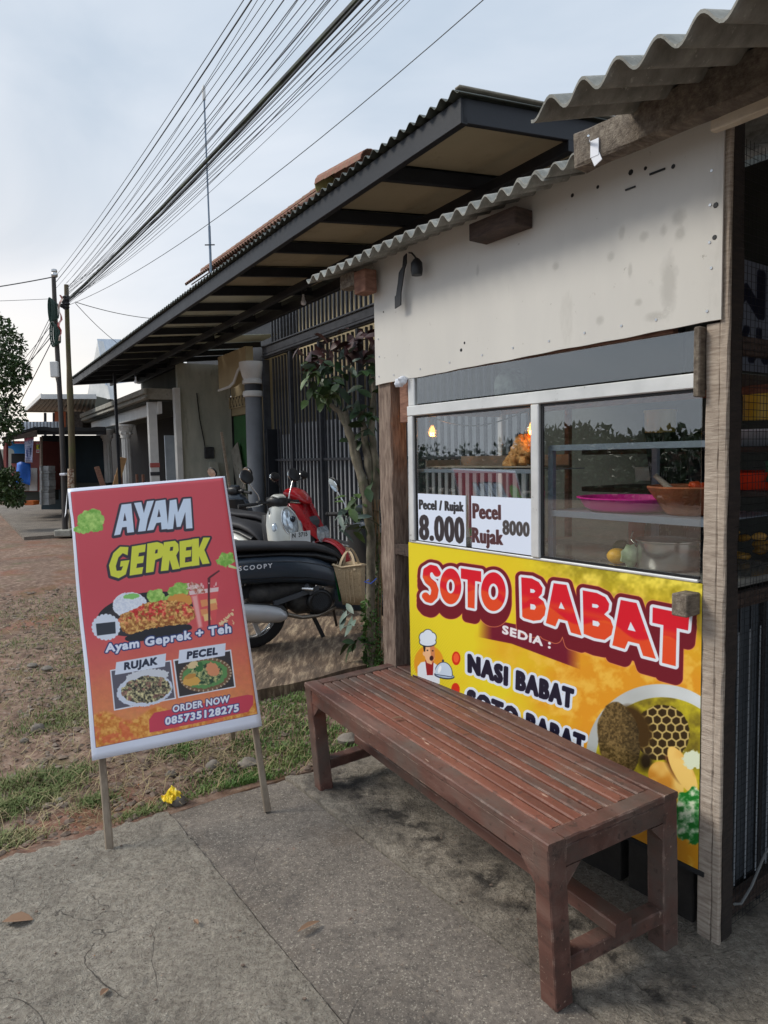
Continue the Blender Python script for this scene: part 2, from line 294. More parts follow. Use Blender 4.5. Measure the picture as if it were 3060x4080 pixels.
M['cream']=surf('cream_wall_plaster',[(.3,hexc(160,146,116)),(.7,hexc(178,164,132))],scale=1.6,rough=.9,bump=.1,big=(.8,.08))
M['dirtywall']=surf('dirty_white_plaster',[(.3,hexc(150,154,146)),(.7,hexc(188,190,180))],scale=1.8,rough=.92,bump=.2,stretch=(1.5,1.5,.4),spots=[(hexc(90,88,78),1.9,.56,.14,.6,1),(hexc(110,128,118),1.1,.55,.2,.5)])
M['white']=surf('white_paint',[(.3,hexc(196,198,198)),(.7,hexc(222,222,220))],scale=3,rough=.6,bump=.1,spots=[(hexc(150,148,140),5,.62,.1,.5)])
M['concgrey']=surf('mottled_old_concrete',[(.3,hexc(120,118,110)),(.7,hexc(172,170,160))],scale=5,rough=.95,bump=.4,spots=[(hexc(60,56,50),5,.56,.1,.7)])
M['colgrey']=surf('grey_column_paint',[(.3,hexc(98,104,112)),(.7,hexc(118,124,132))],scale=2,rough=.5,bump=.06)
M['shutter']=surf('green_roller_shutter',[(.3,hexc(48,96,52)),(.7,hexc(66,122,66))],scale=3,rough=.5,bump=.1,spots=[(hexc(40,52,36),3,.6,.12,.5)])
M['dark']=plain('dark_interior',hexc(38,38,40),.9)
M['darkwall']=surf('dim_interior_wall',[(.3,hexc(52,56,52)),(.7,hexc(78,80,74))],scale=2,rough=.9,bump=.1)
M['black']=plain('black_plastic',hexc(24,25,28),.45)
M['rubber']=surf('tyre_rubber',[(.3,hexc(22,22,24)),(.7,hexc(36,36,38))],scale=20,rough=.8,bump=.2)
M['scoot_dark']=plain('dark_blue_grey_scooter_paint',hexc(52,62,74),.34,coat=.3,var=.05,spec=.45)
M['scoot_seat']=plain('scooter_seat_vinyl',hexc(46,46,50),.62,bump=.1,scale=60)
M['scoot_white']=plain('cream_white_scooter_paint',hexc(206,206,198),.25,coat=.6,var=.04)
M['scoot_red']=plain('red_scooter_paint',hexc(176,22,34),.28,coat=.6,var=.06)
M['scoot_grey']=plain('grey_scooter_plastic',hexc(70,74,80),.5)
M['chrome']=plain('bright_metal',hexc(200,200,200),.25,metal=.9,var=.05)
M['silver']=plain('silver_heat_shield',hexc(190,192,196),.4,metal=.35,var=.05)
M['engine']=surf('dusty_engine_metal',[(.3,hexc(44,44,46)),(.7,hexc(84,82,80))],scale=16,rough=.6,bump=.3,metal=.5)
M['lens']=plain('clear_lamp_lens',hexc(190,200,208),.08,metal=.5,var=.4,scale=30)
M['mirror']=plain('mirror_face',hexc(235,238,240),.03,metal=1,var=0)
M['jute']=surf('woven_jute',[(.3,hexc(150,128,98)),(.7,hexc(188,166,134))],scale=90,rough=.95,bump=.7,bscale=260,dist=.002,spots=[(hexc(120,100,74),60,.58,.08,.6)])
M['juteband']=plain('jute_webbing',hexc(206,184,152),.9)
M['green']=plain('green_print',hexc(30,150,70),.7)
M['bark']=surf('mottled_bark',[(.3,hexc(72,66,54)),(.55,hexc(120,112,96)),(.8,hexc(160,156,140))],scale=14,rough=.95,bump=.7,stretch=(1,1,.5),spots=[(hexc(58,72,40),9,.52,.15,.6)])
M['pole']=surf('dark_wooden_pole',[(.3,hexc(40,38,38)),(.7,hexc(66,60,56))],scale=6,rough=.7,bump=.3,stretch=(3,3,.4))
M['pole2']=surf('mossy_brown_pole',[(.3,hexc(74,64,50)),(.7,hexc(104,92,66))],scale=6,rough=.8,bump=.3,stretch=(3,3,.4),spots=[(hexc(88,92,48),2,.5,.12,.8)])
M['wire']=plain('black_cable',hexc(52,58,66),.6)
M['wire_green']=plain('green_black_cable',hexc(36,62,54),.5)
M['lemon']=plain('lemon_skin',hexc(236,176,20),.4,bump=.2,scale=50)
M['cabbage']=surf('cabbage_leaf',[(.3,hexc(130,160,110)),(.7,hexc(206,214,190))],scale=18,rough=.6,bump=.5)
M['chicken']=surf('fried_batter',[(.3,hexc(150,92,40)),(.5,hexc(202,148,88)),(.72,hexc(232,190,134))],scale=40,rough=.85,bump=1,bscale=90,dist=.01)
M['pink']=plain('magenta_plastic',hexc(226,44,158),.35,var=.04)
M['steel']=plain('stainless_steel',hexc(190,190,190),.24,metal=.95,var=.06,scale=2)
M['clay']=surf('orange_clay_mortar',[(.3,hexc(120,66,44)),(.7,hexc(170,96,60))],scale=12,rough=.85,bump=.4)
M['shelf']=plain('grey_painted_angle_iron',hexc(112,122,136),.5,var=.08)
M['bulbglass']=glass('amber_bulb_glass',.1,(1,.72,.38),.0,.9)
M['filament']=plain('glowing_filament',(1,.6,.2),.5,emit=(1,.42,.1,26))
M['tray']=plain('worn_metal_tray',hexc(150,140,128),.5,metal=.3)
M['blue']=surf('blue_tarpaulin',[(.3,hexc(20,92,190)),(.7,hexc(36,118,220))],scale=4,rough=.5,bump=.5,bscale=6,dist=.05)
M['maroonwall']=plain('maroon_painted_wall',hexc(150,84,78),.8)
M['paper']=plain('white_paper',hexc(226,230,238),.7,var=.02)
M['cloth']=surf('black_cloth_with_white_streaks',[(.3,(.006,.008,.01)),(.58,(.01,.012,.014)),(.62,(.35,.36,.36)),(.66,(.01,.012,.014))],scale=34,stretch=(3,3,.35),rough=.9,bump=0)
M['reed']=plain('dry_stalk',hexc(138,112,82),.9,var=.3,scale=12)
M['brick']=surf('grey_concrete_block',[(.3,hexc(130,132,134)),(.7,hexc(176,178,178))],scale=8,rough=.95,bump=.3,rnd=.15)
M['yellowfoil']=surf('yellow_plastic_wrapper',[(.4,hexc(236,196,10)),(.62,hexc(240,220,60)),(.7,hexc(230,230,220))],scale=30,rough=.3,bump=.6)
M['dryleaf']=plain('dry_leaf',hexc(134,106,84),.9)
M['stone']=surf('grey_field_stone',[(.3,hexc(96,90,84)),(.7,hexc(140,132,122))],scale=14,rough=.95,bump=.5,rnd=.25)
M['zinc']=surf('pale_zinc_sheet',[(.3,hexc(178,190,204)),(.7,hexc(214,222,230))],scale=3,rough=.5,bump=.1,metal=.2)
def leafmat(name,a,b,t=.12):
    a=tuple(x*.72 for x in a); b=tuple(x*.72 for x in b)
    m=surf(name,[(.3,a),(.7,b)],scale=7,rough=.5,bump=.2,rnd=.35,spec=.4,rr=.12)
    m.node_tree.nodes['Principled BSDF'].inputs['Subsurface Weight'].default_value=0
    return m
M['leaf']=leafmat('dark_green_leaf',hexc(30,52,26),hexc(62,92,46))
M['leaf2']=leafmat('olive_green_leaf',hexc(48,70,34),hexc(96,122,62))
M['leafred']=leafmat('dark_red_leaf',hexc(40,17,16),hexc(78,30,27))
M['leafpale']=leafmat('grey_green_leaf',hexc(84,104,92),hexc(130,148,136))
M['crown']=leafmat('tree_crown_leaf',hexc(34,54,26),hexc(74,100,48))
M['grass']=surf('grass_blade',[(.25,hexc(70,100,44)),(.5,hexc(96,128,62)),(.75,hexc(150,146,96))],scale=3,rough=.7,bump=0,rr=.1)
M['straw']=surf('dry_straw',[(.3,hexc(120,104,76)),(.7,hexc(178,162,124))],scale=6,rough=.9,bump=0)
M['gravel']=surf('gravel_stone',[(.3,hexc(84,70,60)),(.5,hexc(118,102,90)),(.72,hexc(150,138,126))],scale=5,rough=.95,bump=.4,bscale=60)
# ------------------------------------------------------------------ flat print, computed with numpy (never loaded)
def homog(src,dst):
    A=[];b=[]
    for (x,y),(X,Y) in zip(src,dst):
        A+= [[x,y,1,0,0,0,-X*x,-X*y],[0,0,0,x,y,1,-Y*x,-Y*y]]; b+=[X,Y]
    return np.append(np.linalg.solve(np.array(A,float),np.array(b,float)),1).reshape(3,3)
def happly(H,x,y):
    w=H[2,0]*x+H[2,1]*y+H[2,2]; return (H[0,0]*x+H[0,1]*y+H[0,2])/w,(H[1,0]*x+H[1,1]*y+H[1,2])/w
_G={}
def fbm(X,Y,scale,oct=4,seed=0,gain=.55):
    if seed not in _G: _G[seed]=np.random.RandomState(seed).rand(256,256)
    G=_G[seed]; out=np.zeros(np.shape(X)); a=1;t=0
    x=np.asarray(X)/scale+seed*7.3; y=np.asarray(Y)/scale+seed*3.1
    for _ in range(oct):
        xi=np.floor(x).astype(int); yi=np.floor(y).astype(int); fx=x-xi; fy=y-yi; fx=fx*fx*(3-2*fx); fy=fy*fy*(3-2*fy)
        g=lambda i,j:G[(yi+j)%256,(xi+i)%256]
        out+=a*((g(0,0)*(1-fx)+g(1,0)*fx)*(1-fy)+(g(0,1)*(1-fx)+g(1,1)*fx)*fy); t+=a; a*=gain; x=x*2.03;y=y*2.03
    return out/t
def sstep(d,w=1.): return np.clip(.5-d/(2*w),0,1)
_glyphs={}
def glyph_segs(txt,sp=1.):
    if (txt,sp) in _glyphs: return _glyphs[txt,sp]
    c=bpy.data.curves.new('t','FONT'); c.body=txt; c.resolution_u=3; c.space_character=sp; o=bpy.data.objects.new('t',c)
    COL.objects.link(o); dg=bpy.context.evaluated_depsgraph_get(); me=bpy.data.meshes.new_from_object(o.evaluated_get(dg))
    cnt={}
    for p in me.polygons:
        for k in p.edge_keys: cnt[k]=cnt.get(k,0)+1
    v=np.array([x.co[:2] for x in me.vertices]); sg=np.array([[*v[a],*v[b]] for (a,b),n in cnt.items() if n==1])
    x0,x1=v[:,0].min(),v[:,0].max(); 
    sg[:,[0,2]]=(sg[:,[0,2]]-x0)/(x1-x0); sg[:,[1,3]]/=.729      # cap height -> 1
    bpy.data.objects.remove(o); bpy.data.curves.remove(c); bpy.data.meshes.remove(me); _glyphs[txt,sp]=sg; return sg
def seg_sdf(X,Y,sg):
    d=np.full(X.shape,1e9); par=np.zeros(X.shape,bool)
    for x1,y1,x2,y2 in sg:
        dx,dy=x2-x1,y2-y1; l=dx*dx+dy*dy+1e-12
        t=np.clip(((X-x1)*dx+(Y-y1)*dy)/l,0,1); d=np.minimum(d,(X-x1-t*dx)**2+(Y-y1-t*dy)**2)
        if y1!=y2:
            c=(y1>Y)!=(y2>Y); par^= c&(X<(x2-x1)*(Y-y1)/(y2-y1)+x1)
    d=np.sqrt(d); return np.where(par,-d,d)
class Print:
    def __init__(s,w,h,quad):      # quad: TL,TR,BR,BL of the print in drawing coordinates
        s.w,s.h=w,h; s.H=homog([(0,0),(w,0),(w,h),(0,h)],quad); s.Hi=np.linalg.inv(s.H)
        px,py=np.meshgrid(np.arange(w)+.5,np.arange(h)+.5); s.PX,s.PY=px,py
        s.X,s.Y=happly(s.H,px,py); s.img=np.ones((h,w,3))
    def reg(s,x0,y0,x1,y1,pad=30):
        a,b=happly(s.Hi,np.array([x0-pad,x1+pad,x1+pad,x0-pad]),np.array([y0-pad,y0-pad,y1+pad,y1+pad]))
        return slice(max(0,int(b.min())),min(s.h,int(b.max())+2)),slice(max(0,int(a.min())),min(s.w,int(a.max())+2))
    def put(s,r,col,m):
        col=np.asarray(col,float)
        if col.ndim==1: col=col/255.
        s.img[r]=s.img[r]*(1-m[...,None])+col*m[...,None]
    def poly(s,pts,col,w=1.2,grow=0,holes=(),pad=6):
        p=np.array(pts,float); r=s.reg(p[:,0].min(),p[:,1].min(),p[:,0].max(),p[:,1].max(),pad+grow); d=s.polyd(r,pts,holes)
        s.put(r,col,sstep(d-grow,w)); return r,d
    def polyd(s,r,pts,holes=()):
        sg=[]
        for q in [pts,*holes]:
            for i in range(len(q)): sg.append((*q[i],*q[(i+1)%len(q)]))
        return seg_sdf(s.X[r],s.Y[r],sg)
    def elld(s,r,c,rad,rot=0):
        x=s.X[r]-c[0]; y=s.Y[r]-c[1]; cs,sn=math.cos(rot),math.sin(rot); x,y=x*cs+y*sn,-x*sn+y*cs
        k0=np.sqrt((x/rad[0])**2+(y/rad[1])**2)+1e-9; k1=np.sqrt((x/rad[0]**2)**2+(y/rad[1]**2)**2)+1e-9
        return k0*(k0-1)/k1
    def ell(s,c,rad,col,rot=0,w=1.5,rough=0,rs=12,seed=1):
        R_=max(rad); r=s.reg(c[0]-R_,c[1]-R_,c[0]+R_,c[1]+R_,10); d=s.elld(r,c,rad,rot)
        if rough: d=d+rough*(fbm(s.X[r],s.Y[r],rs,3,seed)-.5)*2
        m=sstep(d,w)
        if callable(col): s.img[r]=s.img[r]*(1-m[...,None])+col(s.X[r],s.Y[r])*m[...,None]
        else: s.put(r,col,m)
        return r,d
    def textd(s,txt,p0,p1,up0,up1=None,pad=25,aniso=1.,sp=1.12):
        """baseline p0->p1, cap-height vectors up0 (left) and up1 (right); SDF in drawing units"""
        up1=up1 or up0; sg=glyph_segs(txt,sp).copy()
        def m(a,b): 
            ux=up0[0]*(1-a)+up1[0]*a; uy=up0[1]*(1-a)+up1[1]*a
            return p0[0]+(p1[0]-p0[0])*a+ux*b,p0[1]+(p1[1]-p0[1])*a+uy*b
        x1,y1=m(sg[:,0],sg[:,1]); x2,y2=m(sg[:,2],sg[:,3])
        r=s.reg(min(x1.min(),x2.min()),min(y1.min(),y2.min()),max(x1.max(),x2.max()),max(y1.max(),y2.max()),pad)
        return r,seg_sdf(s.X[r]*aniso,s.Y[r],np.stack([x1*aniso,y1,x2*aniso,y2],1))
    def text(s,txt,p0,p1,up0,up1=None,col=(0,0,0),grow=0,outline=None,ow=6,w=1.,aniso=1.,pad=25,sp=1.12):
        r,d=s.textd(txt,p0,p1,up0,up1,pad,aniso,sp)
        if outline is not None: s.put(r,outline,sstep(d-grow-ow,w))
        s.put(r,col,sstep(d-grow,w))
    def material(s,name,rough=.45,spec=.4,bump=0):
        im=bpy.data.images.new(name,s.w,s.h,alpha=False); a=np.ones((s.h,s.w,4),np.float32); a[...,:3]=np.clip(s.img,0,1)[::-1]
        im.pixels.foreach_set(a.ravel()); im.update(); im.pack()
        m,nt,b=mk(name); t=nt.nodes.new('ShaderNodeTexImage'); t.image=im; t.interpolation='Cubic'; nt.links.new(t.outputs[0],b.inputs['Base Color'])
        u=nt.nodes.new('ShaderNodeUVMap'); nt.links.new(u.outputs[0],t.inputs[0])
        b.inputs['Roughness'].default_value=rough; b.inputs['Specular IOR Level'].default_value=spec
        if bump:
            tc=nt.nodes.new('ShaderNodeTexCoord'); n=nt.nodes.new('ShaderNodeTexNoise'); n.inputs['Scale'].default_value=3; n.inputs['Detail'].default_value=2; nt.links.new(tc.outputs['Object'],n.inputs[0])
            bp=nt.nodes.new('ShaderNodeBump'); bp.inputs['Distance'].default_value=bump; nt.links.new(n.outputs[0],bp.inputs['Height']); nt.links.new(bp.outputs[0],b.inputs['Normal'])
        return m
C=lambda *c: np.array(c,float)/255.
def cmix(a,b,t): t=np.clip(t,0,1)[...,None]; return a*(1-t)+b*t
# ---- 1. the sign poster -----------------------------------------------------
def print_poster():
    P=Print(640,1130,[(35,178),(1140,88),(1403,1845),(212,2088)]); X,Y=P.X,P.Y
    P.img[:]=C(222,226,240)
    u,v=P.PX/P.w,P.PY/P.h
    red=C(210,80,90); org=C(226,138,88)
    base=cmix(red,org,(v-.52)*2.6); ny=fbm(X,Y,160,4,3); nf=fbm(X,Y,22,5,4)
    base=cmix(base,C(236,170,84),np.clip((v-.66)*2.5,0,1)*np.clip((ny-.35)*3.2,0,1)*.8)
    base=base*(1+.10*(nf-.5)[...,None]*np.clip((v-.55)*4,0,1)[...,None])
    low=np.clip((Y-(1770+40*np.sin(X/60)-(X-230)*.09))/26,0,1)
    crumb=fbm(X,Y,20,5,6); fr=cmix(C(206,120,40),C(244,186,92),(crumb-.3)*2.4); fr=cmix(fr,C(222,88,60),np.clip((fbm(X,Y,60,3,9)-.56)*7,0,.6))
    base=cmix(base,fr,low*.9)
    base=cmix(base,C(84,52,36),np.clip((Y+X*.2-2045)/18,0,1)*.8*np.clip((fbm(X,Y,70,3,12)-.3)*6,0,1))
    inner=[(58,203),(1125,103),(1368,1757),(238,1993)]; r=(slice(0,P.h),slice(0,P.w)); d=P.polyd(r,inner); m=sstep(d,1.)[...,None]
    P.img=P.img*(1-sstep(d-3,1.)[...,None])+C(120,60,80)*sstep(d-3,1.)[...,None]; P.img=P.img*(1-m)+base*m
    # lettuce
    def lett(c,rad,seed,rot=0):
        def colf(x,y): n=fbm(x,y,26,5,seed); return cmix(C(120,176,70),C(188,222,120),(n-.3)*2.4)
        P.ell(c,rad,colf,rot,rough=26,rs=36,seed=seed)
    lett((192,400),(104,84),21,-.1); lett((128,465),(48,36),22); lett((1142,672),(56,58),23,.3); 
    P.poly([(1165,700),(1222,722),(1220,736),(1160,722)],(200,226,150))
    # titles
    A=[([(410,288),(478,280),(497,478),(449,484),(445,442),(414,446),(400,495),(357,503)],[[(432,345),(421,402),(444,399)]]),
       ([(497,276),(548,270),(566,345),(588,264),(637,258),(594,385),(578,470),(524,476),(538,390)],[]),
       ([(650,262),(718,252),(738,455),(690,460),(686,410),(654,415),(634,462),(588,468)],[[(672,318),(660,374),(684,371)]]),
       ([(748,258),(795,250),(806,340),(845,247),(896,243),(909,450),(863,454),(858,340),(824,440),(797,443),(784,350),(771,456),(731,460)],[])]
    G=[([(458,582),(400,580),(352,625),(322,710),(335,782),(390,800),(440,772),(466,672),(404,680),(398,720),(420,716),(408,745),(376,748),(370,715),(388,655),(418,625),(452,640)],[]),
       ([(482,578),(580,562),(574,615),(532,622),(527,648),(568,642),(560,692),(519,698),(513,728),(562,720),(553,768),(466,781)],[]),
       ([(590,558),(660,546),(700,560),(710,610),(690,655),(646,672),(634,754),(580,762)],[[(648,600),(664,598),(661,624),(643,627)]]),
       ([(706,548),(785,538),(808,560),(812,605),(793,640),(820,732),(767,740),(747,672),(738,744),(684,750)],[[(752,582),(772,579),(769,606),(748,609)]]),
       ([(816,542),(908,528),(903,578),(864,583),(861,607),(901,601),(897,648),(857,654),(855,690),(908,681),(903,714),(818,727)],[]),
       ([(905,526),(953,520),(954,588),(985,516),(1034,515),(992,602),(1030,696),(978,702),(955,645),(957,708),(903,716)],[])]
    for grp,col in ((A,(214,228,246)),(G,(224,226,72))):
        sh=[]
        for o,h in grp: P.poly([(x-3,y+5) for x,y in o],(58,52,64),grow=15,pad=20)
        for o,h in grp: P.poly([(x,y) for x,y in o],(58,52,64),grow=12,pad=20)
        for o,h in grp: P.poly(o,col,holes=h)
    # plate, rice, chicken
    P.ell((580,1050),(345,150),(38,36,42),-.16); P.ell((560,1075),(300,120),(56,50,56),-.16)
    P.ell((470,990),(122,92),lambda x,y:cmix(C(216,222,236),C(240,243,250),(fbm(x,y,9,3,5)-.3)*2.4),0,rough=6,rs=14)
    P.ell((480,925),(56,20),(140,206,110),-.1,rough=6)
    lett((650,930),(70,50),31,-.3); lett((812,878),(72,46),32,-.2); lett((760,960),(60,40),33)
    P.ell((815,960),(92,52),(222,152,70),-.1,rough=10)
    def fried(x,y):
        n=fbm(x,y,15,5,41); c=cmix(C(150,84,34),C(238,190,110),(n-.32)*2.8); s_=fbm(x,y,24,4,42); k=np.clip((s_-.48)*10,0,1)*np.clip((1120-y-(x-600)*.1)/60,0,1)
        c=cmix(c,cmix(C(196,36,34),C(240,110,90),(n-.35)*3),k); return cmix(c,C(84,60,40),np.clip((y+(x-660)*.3-1165)/40,0,1)*.8)
    P.ell((660,1080),(270,118),fried,-.16,rough=26,rs=44,seed=8)
    P.ell((670,1185),(240,42),(36,34,40),-.18,rough=8)
    # drink
    P.poly([(888,900),(1088,868),(1072,1128),(950,1150)],(222,88,90)); P.poly([(902,925),(940,920),(975,1140),(950,1150)],(240,170,165),w=8)
    P.poly([(882,890),(1092,862),(1090,892),(888,918)],(234,206,206)); 
    P.ell((930,868),(66,34),lambda x,y:cmix(C(176,90,70),C(240,226,220),(fbm(x,y,14,4,51)-.3)*2.6),.3,rough=16,rs=20)
    for k,(a,b) in enumerate(((990,975),(1052,970),(990,1040),(1010,1075),(1055,1000))): P.poly([(a-28,b-20),(a+20,b-28),(a+30,b+16),(a-18,b+28)],(238,200,130) if k%2 else (230,150,96),w=3)
    P.poly([(1014,800),(1028,786),(1095,742),(1102,750),(1034,800),(1030,890),(1034,1130),(1018,1132)],(92,44,50))
    for k in range(26):
        rr_=random.Random(k); a=1090+rr_.uniform(0,110); b=1130-(a-1090)*rr_.uniform(.1,1.1); P.ell((a,b),(rr_.uniform(3,10),rr_.uniform(3,14)),(236,206,160),rr_.uniform(-1,1),rough=2)
    for k in range(16):
        rr_=random.Random(k+60); P.ell((900+rr_.uniform(-20,190),830+rr_.uniform(0,50)),(4,rr_.uniform(4,14)),(236,190,190))
    # badge with the blacked-out price
    c=(302,1142)
    for k in range(20):
        a=k*math.pi/10; P.ell((c[0]+86*math.cos(a),c[1]+80*math.sin(a)),(15,15),(222,228,240))
    P.ell(c,(88,82),(222,228,240)); P.poly([(232,1118),(366,1104),(370,1186),(240,1202)],(52,56,66))
    P.text('Ayam Geprek + Teh',(300,1318),(1178,1178),(0,-58),(-2,-62),(228,232,246),4.5,(40,56,110),8)
    # two food photographs
    P.poly([(328,1445),(758,1375),(793,1650),(358,1733)],(228,230,238)); P.poly([(338,1452),(748,1385),(782,1642),(366,1722)],(96,92,104))
    def rujak(x,y): n=fbm(x,y,13,5,61); c=cmix(C(42,40,34),C(226,214,160),(n-.3)*2.5); return cmix(c,C(150,96,90),np.clip((fbm(x,y,24,3,62)-.58)*8,0,.7))
    P.ell((570,1590),(196,112),(214,220,234),-.15,rough=8); P.ell((590,1490),(150,50),(214,216,222),-.1,rough=14); P.ell((580,1585),(172,92),rujak,-.15,rough=14,rs=26)
    P.poly([(770,1372),(1180,1300),(1213,1568),(806,1645)],(228,230,238)); P.poly([(782,1382),(1172,1312),(1202,1562),(816,1634)],(56,50,50))
    P.ell((1000,1480),(186,118),(122,92,66),-.16); 
    for k in range(34):
        a=k*math.pi/17; P.ell((1000+178*math.cos(a)*1.0,1480+112*math.sin(a)-.16*170*math.cos(a)*.5),(8,5),(196,176,150),a)
    P.ell((995,1478),(160,96),(96,146,84),-.16,rough=10); P.ell((1000,1476),(120,74),lambda x,y:cmix(C(36,66,44),C(196,196,130),(fbm(x,y,16,4,71)-.35)*2.6),-.16,rough=12)
    P.ell((900,1525),(62,34),(222,170,84),-.1,rough=6); P.ell((890,1490),(44,16),(196,140,66),-.3,rough=4); P.ell((1050,1440),(52,44),(222,146,104),.8,rough=14,rs=16); P.ell((955,1425),(28,36),(58,112,58),.2,rough=6); P.ell((910,1410),(36,24),(226,200,150),-.5,rough=14,rs=12)
    P.poly([(372,1390),(722,1328),(714,1420),(362,1480)],(222,228,242)); P.poly([(814,1305),(1142,1256),(1136,1345),(806,1402)],(222,228,242))
    P.text('RUJAK',(430,1442),(656,1404),(2,-50),None,(38,44,66),4); P.text('PECEL',(870,1366),(1080,1334),(4,-50),None,(38,44,66),4)
    # contact line
    P.poly([(610,1885),(606,1800),(640,1752),(1300,1625),(1334,1630),(1334,1690),(1300,1740),(700,1868)],(206,66,86),grow=4)
    P.text('ORDER NOW',(770,1745),(1166,1672),(0,-48),None,(232,236,246),3,(70,60,110),6); P.text('085735128275',(718,1834),(1232,1738),(0,-52),None,(232,236,246),4,(60,60,130),6)
    return P.material('printed_sign_poster',.38,.4,.01)
# ---- 2. the yellow front banner --------------------------------------------
def print_banner():
    z=lambda x,y:((x-1500)/.8439,(y-2150)/.8439)
    q=[z(1633,2162.5),z(2795,2322.8),z(1505*1.8445,1875*1.8445)]
    bl=[proj_px(S.w(2.475,1.8987,.205))]; q.append(z(*bl[0]))
    P=Print(1300,812,q); X,Y=P.X,P.Y; u=P.PX/P.w; v=P.PY/P.h
    n=fbm(X,Y,190,4,3); nf=fbm(X,Y,60,4,5)
    base=cmix(C(226,206,40),C(222,150,36),np.clip((u-.30+(n-.5)*.5)*2.2,0,1)*np.clip(v*3,.35,1)); base=cmix(base,C(240,196,84),np.clip((nf-.52)*5,0,1)*np.clip((u-.35)*4,0,1)*.7)
    top=np.clip((u-.5)*6,0,1)*np.clip(1-v*5.5,0,1); base=cmix(base,cmix(C(150,140,30),C(244,228,90),(fbm(X,Y,46,3,8)-.3)*2.6),top*.9)
    dots=((np.sin(P.PX*.42)*np.sin(P.PY*.42))>.35)*np.clip((.3-u)*5,0,1)*np.clip((v-.3)*3,0,1); base=cmix(base,C(186,160,22),dots*.5)
    P.img=base
    # bowl
    P.ell((1335,1018),(348,342),lambda x,y:cmix(C(176,180,178),C(216,222,224),(fbm(x,y,150,2,3)+(x-1000)/900-.4)),0,w=2)
    P.ell((1345,1046),(314,308),lambda x,y:cmix(C(110,96,30),C(196,182,40),(fbm(x,y,60,4,7)-.25)*2),0,w=2)
    r=P.reg(1160,760,1500,1060,0); x,y=P.X[r],P.Y[r]; cx,cy=42.,36.
    j=np.floor(y/cy); best=np.full(x.shape,1e9); sec=np.full(x.shape,1e9)
    for dj in(-1,0,1):
        for di in(-1,0,1,2):
            J=j+dj; I=np.floor(x/cx-.5*(J%2))+di; hx=np.sin(I*12.9+J*78.2)*43758.5; hx=hx-np.floor(hx); px=(I+.5*(J%2))*cx+(hx-.5)*12; py=J*cy+(hx-.5)*9+cy/2
            dd=np.hypot((x-px),(y-py)*1.0); sec=np.where(dd<best,best,np.minimum(sec,dd)); best=np.minimum(best,dd)
    edge=sec-best; hc=cmix(C(196,172,106),C(52,38,16),(edge-3)/9); hd=P.elld(r,(1345,905),(128,132),.5)+14*(fbm(x,y,30,2,4)-.5); m=sstep(hd,3)[...,None]; P.img[r]=P.img[r]*(1-m)+hc*m
    P.ell((1215,880),(70,110),(66,46,16),-.5,w=14)
    P.ell((1140,940),(98,178),lambda x,y:cmix(C(66,52,26),C(132,108,66),(fbm(x,y,8,5,13)-.28)*2.2)*(1-.35*np.clip((x-1140)/110,0,1))[...,None],-.12,w=3,rough=8,rs=50)
    P.ell((1268,1040),(34,44),(40,30,18),0,w=18)
    tofu=lambda x,y:cmix(C(206,140,52),C(240,200,112),(fbm(x,y,80,2,17)-.3)*2.2+.2)
    P.ell((1362,1135),(72,104),tofu,-.6,w=3); P.ell((1398,1075),(16,70),(84,42,18),-.55,w=12); P.ell((1440,1080),(44,124),tofu,-.5,w=3)
    P.ell((1490,1300),(86,130),lambda x,y:cmix(C(34,120,46),C(214,226,196),(fbm(x,y,26,4,23)-.36)*3),0,w=4,rough=24,rs=30)
    P.ell((1490,1030),(46,44),(216,224,196),.4,rough=20,rs=16,w=3)
    # SEDIA band
    pts=[(476,362),(640,395),(880,440),(968,500),(968,612),(860,572),(640,490),(476,458)]; r=P.reg(470,340,980,620); d=P.polyd(r,pts); m=sstep(d,1.5)*np.clip((P.X[r]-480)/70,0,1)*np.clip((965-P.X[r])/70,0,1); P.put(r,(112,24,44),m)
    # big lettering
    E=lambda c,ro,ri:('e',c,ro,ri)
    Lt=[('s',[(291,160),(280,142),(262,138),(243,150),(240,176),(250,196),(272,214),(281,240),(276,268),(260,284),(246,280),(236,268)],17),
        ('e',(354,222),(50,84),(19,33)),('p',[(403,137),(498,151),(498,201),(403,185)],[]),('p',[(434,180),(470,186),(466,326),(434,320)],[]),('e',(555,246),(58,91),(23,38)),
        ('p',[(686,178),(735,183),(768,200),(786,228),(782,254),(766,272),(790,290),(801,322),(795,356),(775,378),(742,382),(700,370),(690,362)],[[(728,231),(745,235),(752,243),(745,251),(728,250)],[(728,302),(748,306),(755,318),(748,330),(728,328)]]),
        ('p',[(838,205),(898,213),(968,450),(918,436),(902,382),(860,372),(845,408),(801,392)],[[(872,292),(861,322),(890,328)]]),
        ('p',[(974,238),(1040,250),(1080,270),(1098,300),(1094,330),(1074,350),(1104,374),(1116,408),(1108,446),(1076,470),(1030,462),(978,442)],[[(1018,300),(1042,304),(1050,312),(1042,321),(1018,317)],[(1020,378),(1046,384),(1054,396),(1046,408),(1020,402)]]),
        ('p',[(1152,282),(1226,296),(1316,558),(1256,543),(1238,488),(1186,476),(1170,512),(1112,495)],[[(1198,384),(1184,422),(1222,430)]]),
        ('p',[(1302,316),(1474,350),(1467,424),(1300,388)],[]),('p',[(1352,390),(1414,404),(1409,592),(1345,576)],[])]
    r=P.reg(190,90,1520,690,0); x,y=P.X[r],P.Y[r]
